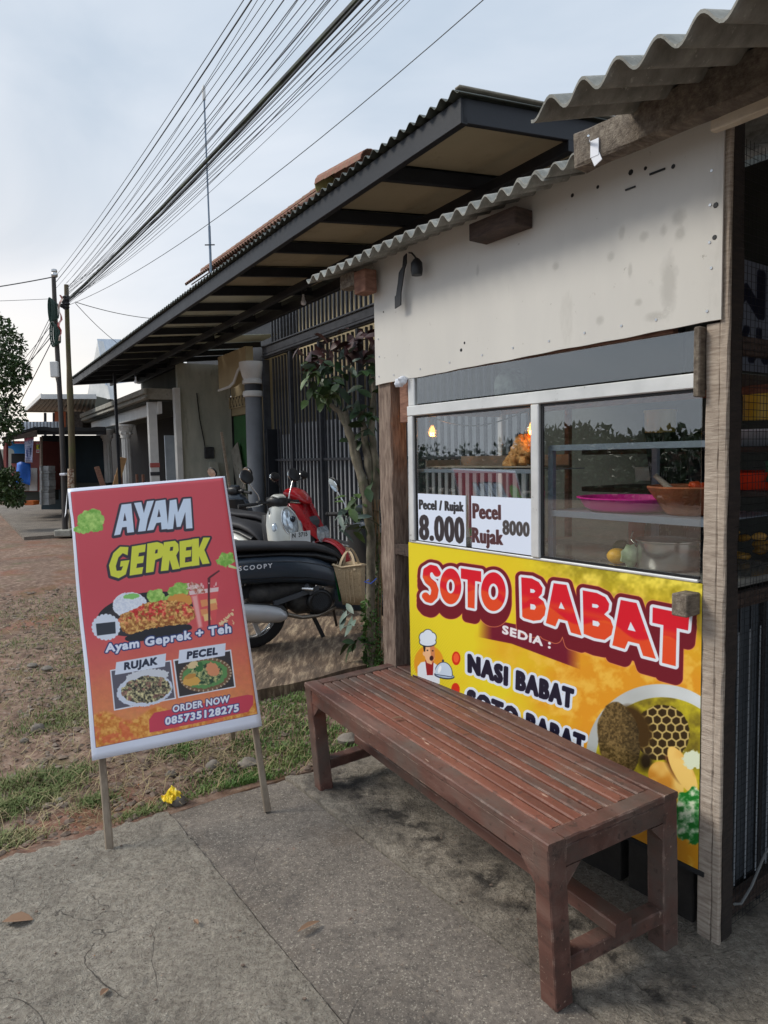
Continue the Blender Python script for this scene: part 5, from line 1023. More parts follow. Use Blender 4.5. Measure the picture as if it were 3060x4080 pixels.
# truss posts near the free end
lbar(B.w(UA+.1,3.95,zi(4)+.05),B.w(UA+.1,3.95,2.9),.12,.10,'truss_post',up=B.g1); lbar(B.w(UA+.2,4.3,3.9),B.w(12,4.3,3.9),.05,.1,'truss_chord')
sheet(UA-.04,UE,VO-.05,4.5,0,name='corrugated_roof',pitch=.115,amp=.019,th=.004,mat=M['metalroof'],parent=aw,zf=lambda v:ZO+.175+sl*1.0*(v-VO),fr=B,nv=3,per=8)
lbar(B.w(UA-.02,VO-.05,zi(VO)+.186),B.w(UA-.02,4.5,zi(4.5)+.186),.05,.012,'edge_flashing',M['concgrey'])
for u in (16.7,): lbar(B.w(u,VO+.5,0),B.w(u,VO+.5,3.45),.06,.06,'post',up=B.g1)
lbar(B.w(16.6,2.78,0),B.w(16.6,2.78,3.4),.05,.05,'post',up=B.g1) if 0 else None
def whitebulb(P,lab): 
    t=thing('hanging_bulb',lab,'light bulb',P,0,'unlit white bulbs under the awning'); MB().lathe(P,[(0,-.07),(.028,-.06),(.036,-.04),(.034,-.02),(.022,.0),(.02,.03),(.014,.04),(.014,.07)],14).build('bulb_glass',M['paper'],t,smooth=True)
    MB().lathe(P+V3(0,0,.07),[(.02,0),(.02,.04),(.05,.055),(.05,.065)],12).build('socket',M['black'],t,smooth=True); MB().tube([P+V3(0,0,.13),P+V3(.02,0,.3)],.004,5).build('cord',M['black'],t)
whitebulb(onray((1209,1195),B.w(8.0,4.4,3)),'unlit white bulb hanging in front of the barred gate'); whitebulb(onray((541,1515),B.w(15,3.62,3.1)),'unlit white bulb under the far end of the awning')
# ---- gate
gt=thing('barred_gate','tall dark grey barred steel gate behind the scooters','gate',B.w(9,5.1,0),B.yaw); GV=5.1
for z0,z1,dv in ((3.40,3.53,0),(3.32,3.395,-.01)): lbar(B.w(4.2,GV+dv,(z0+z1)/2),B.w(12.5,GV+dv,(z0+z1)/2),.09+dv*2,z1-z0,'header_beam',M['gate'],root=gt)
lbar(B.w(4.2,GV-.05,3.545),B.w(12.5,GV-.05,3.545),.035,.025,'header_rib',M['gate'],root=gt); lbar(B.w(4.2,GV-.05,3.36),B.w(12.5,GV-.05,3.36),.035,.025,'header_rib',M['gate'],root=gt)
lbar(B.w(4.2,GV-.01,1.43),B.w(12.2,GV-.01,1.43),.03,.045,'mid_rail',M['gate'],root=gt); lbar(B.w(4.2,GV-.01,.14),B.w(12.3,GV-.01,.14),.03,.05,'bottom_rail',M['gate'],root=gt)
mb=MB(); mb.box(V3(0,0,1.70),(.028,.04,3.2),ch=.003); b0=mb.build('gate_bar',M['gate'],None); mb=MB(); mb.box(V3(0,0,4.02),(.028,.04,.96),ch=.003); b1=mb.build('upper_bar',M['gate'],None)
u=4.5
while u<12.2:
    place(b0,gt,B.w(u,GV+.03,0),B.g1,B.g2,V3(0,0,1)); place(b1,gt,B.w(u,GV+.03,0),B.g1,B.g2,V3(0,0,1)); u+=.137
for o in (b0,b1): bpy.data.objects.remove(o)
for u,w_ in ((12.42,.14),(11.28,.07),(10.15,.07),(8.9,.07),(7.4,.08)): lbar(B.w(u,GV-.02,.02),B.w(u,GV-.02,3.3),w_,.06,'gate_post',M['gate'],up=B.g1,root=gt)
lbar(B.w(12.12,GV-.035,.1),B.w(12.12,GV-.035,2.0),.26,.02,'lock_plate',M['steel_dark'],up=B.g1,root=gt)
zp=thing('zinc_screen','pale zinc sheets standing upright behind the dark gate bars','sheet metal',B.w(8,5.19,0),B.yaw)
M['zincb']=surf('bright_pale_sheet',[(.3,hexc(178,182,186)),(.7,hexc(206,210,212))],scale=3,rough=.6,bump=.1)
u=4.2
while u<12.0:
    u1=min(u+.8,12.0); z1=2.05 if u<11.2 else 1.88; mb=MB(); n=12; mb.rings([[B.w(u+(u1-u)*q/n,5.19+(q%2)*.014,.05) for q in range(n+1)],[B.w(u+(u1-u)*q/n,5.19+(q%2)*.014,z1+.02*math.sin(u*9)) for q in range(n+1)]],cap=False,closed=False)
    o=mb.build('sheet',M['zincb'],zp,fixn=False); o.modifiers.new('thickness','SOLIDIFY').thickness=.002; u+=.805
bx(house,4.0,12.7,5.9,5.95,2.9,4.5,'inner_wall',M['cream']); bx(house,3.8,4.0,5.3,8.2,3.6,4.6,'side_wall',M['darkwall'])
# ---- neighbour with the concrete canopy
nb=thing('neighbour_shop','white neighbouring shop with flat concrete canopy, square pillar and dark open front','house',B.w(18,4.5,0),B.yaw)
bx(nb,15.56,15.72,4.3,5.49,0,3.6,'side_wall',M['dirtywall']); bx(nb,15.42,15.6,4.18,4.3,0,3.04,'pilaster',M['white']); 
bx(nb,15.6,24.5,3.62,4.4,2.80,3.03,'canopy_slab',M['concgrey']); bx(nb,15.5,24.4,3.55,3.62,2.90,3.02,'canopy_moulding',M['concgrey'],.01); bx(nb,15.55,24.4,3.58,3.62,2.80,2.86,'canopy_moulding',M['concgrey'],.01)
bx(nb,15.9,16.06,3.72,3.9,0,2.8,'square_pillar',M['white']); bx(nb,15.885,15.9,3.70,3.91,1.32,1.42,'red_band',plain('dull_red_band',hexc(176,90,84),.7)); bx(nb,15.885,15.9,3.70,3.91,1.14,1.22,'dark_band',M['gate'])
bx(nb,15.75,24.5,3.9,3.98,2.5,2.8,'lintel_beam',M['white']); bx(nb,15.75,34,5.6,5.7,0,2.8,'shop_back_wall',M['dark']); bx(nb,16.5,16.55,4.2,5.0,.02,2.05,'door_panel',M['zinc'])
bx(nb,16.4,16.7,5.0,5.59,0,2.3,'door_frame',M['white']); bx(nb,15.73,26,3.7,5.6,2.76,2.8,'ceiling',M['darkwall'])
mb=MB(); mb.box(B.w(15.53,4.93,1.62),(.04,.22,.26),BR,.01); o=mb.build('meter_box',M['gate'],nb); mb=MB(); mb.tube([B.w(15.53,4.7,2.95),B.w(15.53,4.74,2.4),B.w(15.53,4.82,1.9),B.w(15.52,4.85,1.62)],.012,6); mb.build('conduit',M['black'],nb,smooth=True)
mb=MB(); mb.prism([(4.78,.02),(5.26,.02),(5.08,1.42),(4.9,1.42)],15.42,15.52,lambda a,b,h:B.w(h,a,b)); mb.build('meter_plinth',M['dirtywall'],nb)
for k,(u,v) in enumerate(((18.4,3.72),(20.9,3.72))):
    t=thing('fluted_column',['white fluted column with leafy capital nearer the square pillar','white fluted column with leafy capital farther from the square pillar'][k],'column',B.w(u,v,0),B.yaw,'fluted columns under the concrete canopy'); c=B.w(u,v,0); n=40; rs=[]
    for z,r in ((.3,.12),(2.05,.105)): rs.append([c+V3(math.cos(a)*r*(1-.09*(i%4<2)),math.sin(a)*r*(1-.09*(i%4<2)),z) for i,a in enumerate(np.arange(n)*2*math.pi/n)])
    MB().rings(rs).build('shaft',M['white'],t); MB().lathe(c,[(.16,0),(.16,.12),(.14,.14),(.15,.2),(.125,.24),(.125,.3)],20).build('base',M['white'],t,smooth=True)
    MB().lathe(c,[(.105,2.05),(.13,2.06),(.12,2.09),(.15,2.2),(.2,2.33),(.22,2.345),(.22,2.39),(.1,2.391)],20).build('capital',M['white'],t,smooth=True)
    mb=MB()
    for j in range(8): a=j*math.pi/4; mb.ball(c+V3(.16*math.cos(a),.16*math.sin(a),2.30),(.04,.04,.035),8); mb.ball(c+V3(.14*math.cos(a+.4),.14*math.sin(a+.4),2.18),(.03,.03,.05),8)
    mb.build('leaf_ornament',M['white'],t,smooth=True,kind='stuff')
# loose things before the wall
mb=MB(); mb.bar(B.w(14.3,5.05,0),B.w(14.7,4.95,2.05),.05,.03,up=B.g1); o=mb.build('leaning_pole',M['post'],None); tag(o,'long thin stick leaning against the dirty white wall left of the green shutter','stick')
mb=MB(); mb.bar(B.w(14.6,5.44,.02),B.w(15.3,5.44,1.75),.5,.02,up=B.g2); o=mb.build('leaning_board',M['concgrey'],None); tag(o,'dull grey board leaning beside the green shutter','board')
ct=thing('wooden_crate','open wooden crate stack in front of the fluted columns','crate',B.w(17.5,3.6,0),B.yaw)
for k in range(4): bx(ct,17.2,17.8,3.3+.003*k,3.33+.003*k,.62+k*.14,.72+k*.14,'crate_slat',plain('crate_wood%d'%k,hexc(176,134,92),.85)) 
for a,b_ in ((17.15,3.3),(17.8,3.3),(17.15,3.8),(17.8,3.8)): bx(ct,a,a+.05,b_,b_+.05,.0,1.15,'crate_post',M['redwood'])
mb=MB(); mb.bar(B.w(17.2,3.2,.9),B.w(16.9,3.35,1.55),.14,.03,up=B.g1); mb.build('loose_plank',plain('raw_plank',hexc(196,156,112),.85),ct); mb=MB(); mb.bar(B.w(18.1,3.1,.8),B.w(18.4,3.0,1.35),.12,.03,up=B.g1); mb.build('loose_plank',M['redwood'],ct)
# ---- far houses
def pbox(x0,y0,x1,y1,d,dep,name,mat,root=None,ch=0,**kw):
    a,b,c,e=fp(x0,y0,d),fp(x1,y0,d),fp(x1,y1,d),fp(x0,y1,d); mb=MB(); off=V3(0,dep,0)
    mb.add([a,b,c,e,a+off,b+off,c+off,e+off],[(3,2,1,0),(4,5,6,7),(0,1,5,4),(1,2,6,5),(2,3,7,6),(3,0,4,7)]); return mb.build(name,mat,root,**kw)
gh=thing('gabled_house','small white gabled house with pale zinc roof rising beyond the awning','house',fp(400,1700,27),0)
mb=MB(); G=[fp(389,1356,26),fp(345,1590,26.5),fp(440,1590,25.5)]; mb.add(G+[g+V3(.1,.3,0) for g in G],[(0,1,2),(5,4,3),(0,3,4,1),(1,4,5,2),(2,5,3,0)]); mb.build('gable_wall',M['white'],gh)
mb=MB(); g=[fp(393,1430,25.7),fp(383,1500,25.7),fp(408,1500,25.5)]; mb.add(g+[q+V3(0,.1,0) for q in g],[(0,1,2),(5,4,3),(0,3,4,1),(1,4,5,2),(2,5,3,0)]); mb.build('gable_vent',M['gate'],gh)
for k in range(5): y=1445+k*12; lbar(fp(391-k*1.6,y,25.6),fp(395+k*2.4,y,25.55),.02,.03,'vent_slat',M['white'],root=gh)
q=[fp(387,1350,25.8),fp(480,1352,31),fp(530,1520,31),fp(420,1535,25.3)]; nrm_=np.cross(q[1]-q[0],q[3]-q[0]); nrm_/=np.linalg.norm(nrm_); mb=MB(); n=24
rs=[[(q[0]*(1-i/n)+q[1]*(i/n))+nrm_*.05*(i%2) for i in range(n+1)],[(q[3]*(1-i/n)+q[2]*(i/n))+nrm_*.05*(i%2) for i in range(n+1)]]; mb.rings(rs,cap=False,closed=False); o=mb.build('zinc_roof',M['zinc'],gh,fixn=False); o.modifiers.new('thickness','SOLIDIFY').thickness=.02
q=[fp(348,1571,26),fp(300,1720,26),fp(420,1720,26),fp(436,1590,25.6)]; mb=MB(); mb.add(q+[p+V3(0,2,0) for p in q],[(0,1,2,3),(7,6,5,4),(0,4,5,1),(1,5,6,2),(2,6,7,3),(3,7,4,0)]); mb.build('lower_wall',M['darkwall'],gh)
cn=thing('zinc_canopy','flat pale zinc canopy on thin posts standing beyond the utility poles','canopy',fp(250,1700,23),0)
a=[fp(165,1576,20),fp(384,1576,20),fp(376,1642,26),fp(99,1638,26)]; mb=MB(); n=30
rs=[[(a[0]*(1-i/n)+a[1]*(i/n))+V3(0,0,.04*(i%2)) for i in range(n+1)],[(a[3]*(1-i/n)+a[2]*(i/n))+V3(0,0,.04*(i%2)) for i in range(n+1)]]; mb.rings(rs,cap=False,closed=False); o=mb.build('canopy_sheet',M['concgrey'],cn,fixn=False); o.modifiers.new('thickness','SOLIDIFY').thickness=.01
lbar(a[0]-V3(0,.02,.03),a[1]-V3(0,.02,.03),.04,.14,'fascia',M['white'],root=cn); lbar(a[0],a[3],.04,.12,'fascia',M['white'],root=cn); lbar(a[3],a[2],.04,.08,'fascia',M['concgrey'],root=cn)
for x in (180,215): lbar(fp(x,1645,24),fp(x,1990,24)*V3(1,1,0),.07,.07,'post',M['gate'],up=(0,1,0),root=cn)
pbox(78,1680,245,1716,23,.1,'zinc_fence',M['zinc']); f_=bpy.data.objects['zinc_fence']; tag(f_,'low pale zinc fence strip behind the black roofed shed','fence')
mb=MB(); 
for k in range(12): x=80+k*13.5; mb.bar(fp(x,1681,22.9),fp(x,1714,22.9),.03,.03,up=(0,1,0))
mb.build('fence_rib',M['colgrey'],f_,kind='stuff'); WM[f_.name]=Matrix.Identity(4)
rb=thing('far_brick_house','small orange brick house end with stacked grey tiles beyond the poles','house',fp(230,1750,24),0); pbox(218,1640,262,1720,23.5,2,'brick_wall',surf('orange_brick',[(.3,hexc(176,92,60)),(.7,hexc(206,120,84))],scale=8,rough=.9),rb); pbox(262,1640,330,1720,22.8,2,'tile_roof',surf('grey_tile_heap',[(.3,hexc(70,62,58)),(.7,hexc(120,112,106))],scale=12,rough=.9,bump=1,dist=.1),rb)
# shed and kiosk
sd_=thing('dark_shed','dark open shed with sagging black roof beside the utility poles','shed',fp(300,2010,18)*V3(1,1,0),0)
mb=MB(); n=8; r1=[fp(143+277*i/n,1702-3*math.sin(i*1.9),17.4) for i in range(n+1)]; r2=[fp(110+290*i/n,1712,21.5) for i in range(n+1)]; mb.rings([r1,r2],cap=False,closed=False); o=mb.build('shed_roof',M['dark'],sd_,fixn=False); o.modifiers.new('thickness','SOLIDIFY').thickness=.1
pbox(145,1706,420,1732,17.45,.06,'front_beam',M['dark'],sd_); pbox(165,1735,430,2030,20,.1,'back_wall',surf('dim_blue_wall',[(.3,hexc(40,52,60)),(.7,hexc(58,76,86))],scale=1.2,rough=.8),sd_); pbox(240,1925,430,1960,19.2,.5,'bench_plank',M['darkwall'],sd_)
pbox(158,1740,164,2008,17.8,.08,'post',M['post'],sd_)
kk=thing('roadside_kiosk','small maroon roadside kiosk with a blue printed sign and lean-to roof','kiosk',fp(90,2000,18.3)*V3(1,1,0),0)
pbox(45,1757,158,1958,18.4,1.2,'maroon_wall',M['maroonwall'],kk); pbox(45,1808,97,1846,18.37,.02,'painted_dark_opening',M['dark'],kk); pbox(66,1958,157,2000,18.45,1.1,'base',M['darkwall'],kk); pbox(117,1865,147,1956,18.34,.04,'white_panel',M['white'],kk); pbox(66,1925,117,1956,18.35,.03,'lower_panel',M['concgrey'],kk)  # flat dark panel on the wall stands in for the shaded kiosk opening
pbox(0,1790,48,1985,19.5,.2,'plaster_wall',M['dirtywall'],kk); pbox(13,1745,25,1985,17.6,.1,'maroon_post',M['maroonwall'],kk)
mb=MB(); q=[fp(10,1752,17.2),fp(146,1708,17.2),fp(150,1722,20),fp(20,1756,20)]; mb.add(q,[(0,1,2,3)]); o=mb.build('lean_to_roof',M['dark'],kk); o.modifiers.new('thickness','SOLIDIFY').thickness=.06
q=[fp(15,1752,17.15),fp(146,1712,17.15),fp(146,1740,17.15),fp(22,1756,17.15)]; mb=MB(); mb.add(q+[p+V3(0,.03,0) for p in q],[(0,1,2,3),(7,6,5,4),(0,4,5,1),(1,5,6,2),(2,6,7,3),(3,7,4,0)]); mb.build('roof_edge_board',M['post_dark'],kk)
def pquad(x0,y0,x1,y1,d,name,mat,root=None):
    mb=MB(); mb.quad(fp(x0,y1,d),fp(x1,y1,d),fp(x1,y0,d),fp(x0,y0,d)); o=mb.build(name,mat,root,uv=[(0,0),(1,0),(1,1),(0,1)],fixn=False); o.modifiers.new('thickness','SOLIDIFY').thickness=.01; return o
pquad(27,1757,100,1807,18.33,'printed_board',print_strip('sign'),kk); pquad(144,1758,157,1804,18.33,'side_sign',print_strip('side'),kk)
mb=MB(); P=[];uv=[]
for j in range(9):
    for i in range(7): s_,t_=i/6,j/8; P.append(fp(94+6*t_+(41-9*t_)*s_,1735+108*t_+4*math.sin(s_*6)*(1-t_),17.3)+V3(0,.04*math.sin(s_*9+t_*3),0)); uv.append((s_,1-t_))
mb.add(P,[(j*7+i,j*7+i+1,(j+1)*7+i+1,(j+1)*7+i) for j in range(8) for i in range(6)]); o=mb.build('hanging_flag_banner',print_strip('flag'),None,smooth=True,uv=uv,fixn=False); tag(o,'narrow pale blue printed banner hanging from the kiosk roof','banner'); o.modifiers.new('thickness','SOLIDIFY').thickness=.006
mb=MB(); P=[]; nx=12
for j in range(8):
    for i in range(nx): s_,t_=i/(nx-1),j/7; P.append(fp(44+74*s_+(4 if i==0 else 0),1843+(80+8*s_)*t_+3*math.sin(s_*8),17.9-.25*(s_<.25)*0)+V3(0,.06*math.sin(s_*7+t_*2)+(.25-s_)*1.6*(s_<.25),0))
mb.add(P,[(j*nx+i,j*nx+i+1,(j+1)*nx+i+1,(j+1)*nx+i) for j in range(7) for i in range(nx-1)]); o=mb.build('blue_tarp',M['blue'],None,smooth=True,fixn=False); tag(o,'bright blue tarpaulin draped over the kiosk counter','tarpaulin'); o.modifiers.new('thickness','SOLIDIFY').thickness=.008
bs=thing('block_stack','stacked grey concrete blocks forming a pier between kiosk and shed','block stack',fp(178,2010,17.4)*V3(1,1,0),0)
ys=[1856,1877,1886,1901,1913,1939,1952,1962,1985,2012]
for a,b_ in zip(ys[:-1],ys[1:]): j=random.uniform(-2,2); pbox(166+j,a+1,194+j,b_-.5,17.3,.35,'block',M['brick'],bs); pbox(158+j,a+1,165+j,b_-.5,17.2,.2,'block',M['brick'],bs)
o=pbox(98,1996,133,2013,17.4,.3,'orange_crate',plain('orange_plastic',hexc(176,90,30),.6)); tag(o,'small orange plastic crate on the ground below the kiosk','crate')
# ---- poles
def polething(nm,lab,base,top,r0,r1,mat,rings=(),fr_=.0,step=None):
    t=thing(nm,lab,'utility pole',base*V3(1,1,0),0); d=top-base; pts=[];rr=[]
    for k in range(13):
        q=k/12; pts.append(base+d*q+V3(.02*math.sin(q*5),0,0)); rr.append((r0*(1-q)+r1*q)*(1.0 if step is None or q<step else .78))
    MB().tube(pts,rr,12).build('shaft',mat,t,smooth=True); return t,pts
pb1,pt1=fp(257,2085,14.05)*V3(1,1,0),fp(217,1095,14.3); p1,_=polething('utility_pole','thin dark leaning utility pole carrying coiled cables and a white box',pb1,pt1,.055,.042,M['pole'])
pb2,pt2=fp(288,2072,14.6)*V3(1,1,0),fp(268,1135,14.6); p2,_=polething('utility_pole','thicker mossy brown utility pole nearer the awning end',pb2,pt2,.072,.058,M['pole2'],step=.6)
MB().lathe(pt1-V3(0,0,.05),[(.05,0),(.065,.02),(.065,.07),(.05,.09),(.06,.11),(.05,.16)],12).build('insulator',M['chrome'],p1,smooth=True)
mb=MB(); mb.box(fp(217,1472,13.9),(.15,.08,.31),ch=.01); mb.build('junction_box',M['white'],p1); mb=MB(); mb.box(fp(253,1890,14.0),(.11,.12,.05),ch=.01); mb.build('white_band',M['paper'],p1)
mb=MB(); mb.tube([fp(222,1504,13.9),fp(228,1530,13.9),fp(243,1536,13.95)],.008,6); mb.build('box_cable',M['black'],p1)
mb=MB(); mb.box(V3(*pb1)+V3(.02,0,.06),(.34,.34,.14),ch=.02); mb.build('concrete_footing',M['concgrey'],p1)
bandm=surf('peeling_white_rust_paint',[(.4,hexc(190,180,160)),(.5,hexc(110,64,40)),(.6,hexc(196,186,166))],scale=9,rough=.8); mb=MB(); a,b_=fp(284,1868,14.6),fp(285,1945,14.6); mb.tube([a,b_],[.074,.076],14); mb.build('painted_band',bandm,p2,smooth=True)
rr_=random.Random(3)
for (x,y,w,h) in ((214,1238,.045,.25),(224,1335,.055,.25)):
    c=fp(x,y,14.15)-V3(0,.07,0); mb=MB()
    for k in range(11):
        a=w*(1-.06*k)+rr_.uniform(-.01,.01); b_=h*(1-.04*k); mb.tube([c+V3(a*math.cos(q)+.01*k-.04,.01*k,b_*math.sin(q)) for q in np.linspace(0,2*math.pi,22)],.011,5,cap=False)
    mb.build('cable_coil',M['wire_green'],p1,smooth=True,kind='stuff')
mb=MB(); n=14
mb.rings([[fp(236+6*math.sin(k*1.3)-w_,1175+k*14,14.1)+V3(0,.03*math.sin(k*2),0) for w_ in (0,-7-3*math.sin(k))] for k in range(n)],cap=False,closed=False); o=mb.build('torn_plastic_strip',surf('pink_white_plastic',[(.4,hexc(170,60,60)),(.6,hexc(206,196,186))],scale=4,rough=.6),p1,fixn=False); o.modifiers.new('thickness','SOLIDIFY').thickness=.004
mb=MB(); 
for k in range(9): mb.ball(fp(258+rr_.uniform(-8,8),1185+k*5,14.4),(.08,.05,.04),8,noise=.3,rr=rr_)
mb.build('cable_clamp',M['black'],p2,kind='stuff')
# ---- overhead wires: straight spans from the poles to the next pole behind the viewer
def wire(P,Q,r,sag,mat,lab,name='overhead_wire',grp='overhead wires',n=26):
    mb=MB(); mb.tube([P*(1-t)+Q*t-V3(0,0,sag*4*t*(1-t)) for t in np.linspace(0,1,n)],r,5,cap=False); o=mb.build(name,mat,None,smooth=True); return tag(o,lab,'wire',grp)
_ord='first second third fourth fifth sixth seventh eighth ninth tenth eleventh twelfth thirteenth fourteenth fifteenth sixteenth seventeenth eighteenth nineteenth twentieth last'.split()
WL=[(920,1100,.0035),(945,1125,.006),(992,1150,.003),(1035,1128,.003),(1068,1150,.0045),(1110,1160,.0035),(1158,1150,.0035),(1186,1175,.003),(1226,1180,.0035),(1246,1165,.003),(1272,1195,.003),(1332,1190,.0035),(1352,1200,.003),(1368,1205,.0035),(1384,1190,.003),(1404,1212,.003),(1424,1200,.0035),(1446,1216,.003),(1470,1205,.003),(1494,1210,.0035),(1510,1215,.003)]
for k,(xt,ys_,r) in enumerate(WL):
    P=fp(218+ (4 if k<3 else 48),ys_,14.25 if k<3 else 14.5); Q0_=fp(xt*1.0247,0,4.9); Q=P+(Q0_-P)*1.55+V3(0,0,.12); wire(P,Q,r,.16+.05*(k%3)*.3,M['wire'],_ord[k]+' overhead cable from the left where the bundle reaches the top of the photo')
wire(fp(270,1196,14.5),fp(270,1196,14.5)+(fp(1350,0,4.9)-fp(270,1196,14.5))*1.55,.021,.14,surf('thick_cable',[(.4,hexc(34,38,46)),(.6,hexc(70,80,60))],scale=9,rough=.6),'thickest black overhead cable in the middle of the bundle')
wire(fp(272,1205,14.5),fp(272,1205,14.5)+(fp(1338,0,4.8)-fp(272,1205,14.5))*1.5,.010,.20,M['wire'],'medium black cable running just below the thickest one')
wire(fp(275,1215,14.5),fp(1705,0,6.3)+(fp(1705,0,6.3)-fp(275,1215,14.5))*.4,.0045,.5,M['wire'],'lone lowest overhead cable sagging above the awning roof')
wire(fp(215,1103,14.3),fp(-420,1190,14),.012,.05,M['wire'],'single cable leaving the leaning pole to the left'); wire(fp(215,1190,14.3),fp(-420,1206,14),.005,.02,M['wire'],'faint lower cable leaving the leaning pole to the left')
wire(fp(300,1203,14.5),fp(700,1272,19),.008,.1,M['wire'],'cable from the brown pole to the house roof'); wire(fp(300,1208,14.5),fp(520,1400,20),.007,.1,M['wire'],'cable dropping from the brown pole behind the awning edge')
for k,(x1,y1) in enumerate(((-60,1760),(-30,1700),(-90,1640),(30,1560),(50,1500),(-20,1780))): wire(fp(206,1250+k*22,14.2),fp(x1,y1,17),.006 if k<4 else .009,.05,M['wire'],['leftmost','second','third','fourth','fifth','steepest'][k]+' drop cable fanning from the coils down towards the leafy tree','drop_wire','drop cables left of the leaning pole')
_n2='leftmost second third fourth fifth sixth seventh rightmost'.split()
for k,(xt,ys_,r) in enumerate(((905,1130,.0025),(1015,1160,.003),(1092,1140,.0025),(1138,1175,.003),(1205,1150,.003),(1258,1190,.0035),(1296,1170,.003),(1392,1200,.0025))):
    P=fp(262,ys_,14.5); Q0_=fp(xt*1.0247,0,5.1+.3*(k%3)); Q=P+(Q0_-P)*1.5; wire(P,Q,r,.30+.12*(k%3),M['wire'],_n2[k]+' of the slacker thin cables crossing between the taut ones',grp='slack thin cables',name='slack_wire')
# mast
ms=thing('antenna_mast','slim grey antenna mast with white tip rising above the tiled roof','antenna mast',V3(-3.43,14.4,4.6),0)
mb=MB(); mb.tube([V3(-3.43,14.6,4.6),V3(-3.43,14.62,6.2)],.026,8); mb.tube([V3(-3.43,14.62,6.2),V3(-3.435,14.63,8.7)],.018,8); mb.build('mast_tube',plain('galvanised',hexc(112,128,146),.5,metal=.3),ms,smooth=True)
mb=MB(); mb.lathe(V3(-3.435,14.63,8.66),[(.03,0),(.034,.02),(.034,.24),(.02,.27),(.012,.29)],12); mb.build('white_tip',M['white'],ms,smooth=True); mb=MB(); mb.bar(V3(-3.53,14.6,5.82),V3(-3.33,14.6,5.82),.02,.02); mb.build('cross_arm',M['gate'],ms)
# ------------------------------------------------------------------ scooters (x forward, y left, z up; rear axle over the origin)
def sring(c,a,b,plane,ex=2.6,n=20,tilt=0):
    """superellipse ring: plane 'yz' (a along y, b along z) or 'xy' (a along x, b along y)"""
    P=[]
    for k in range(n):
        t=2*math.pi*k/n; cx=math.copysign(abs(math.cos(t))**(2/ex),math.cos(t))*a; cy=math.copysign(abs(math.sin(t))**(2/ex),math.sin(t))*b
        P.append(V3(c[0]+tilt*cy,c[1]+cx,c[2]+cy) if plane=='yz' else V3(c[0]+cx,c[1]+cy,c[2]+tilt*cx))
    return P
def wheel(root,x,name,R_=.25,w=.045):
    c=V3(x,0,R_); Ry=np.array([[1,0,0],[0,0,1],[0,-1,0]],float).T
    prof=[(R_-.085,-w),(R_-.04,-w*1.08),(R_-.012,-w*.8),(R_,-w*.3),(R_,w*.3),(R_-.012,w*.8),(R_-.04,w*1.08),(R_-.085,w)]
    t=MB().lathe(c,prof,36,Ry,cap=False).build(name,M['rubber'],root,smooth=True)
    MB().lathe(c,[(R_-.084,-w*.8),(R_-.095,-w*.6),(R_-.1,0),(R_-.095,w*.6),(R_-.084,w*.8)],36,Ry,cap=False).build('rim',M['chrome'],t,smooth=True)
    mb=MB()
    for k in range(5): a=k*2*math.pi/5; mb.bar(c,c+V3(math.cos(a),0,math.sin(a))*(R_-.09),.03,.028,up=(0,1,0))
    mb.lathe(c-V3(0,.04,0),[(.04,0),(.04,.08)],14,Ry); mb.build('spokes',M['silver'],t,kind='stuff')
    return t
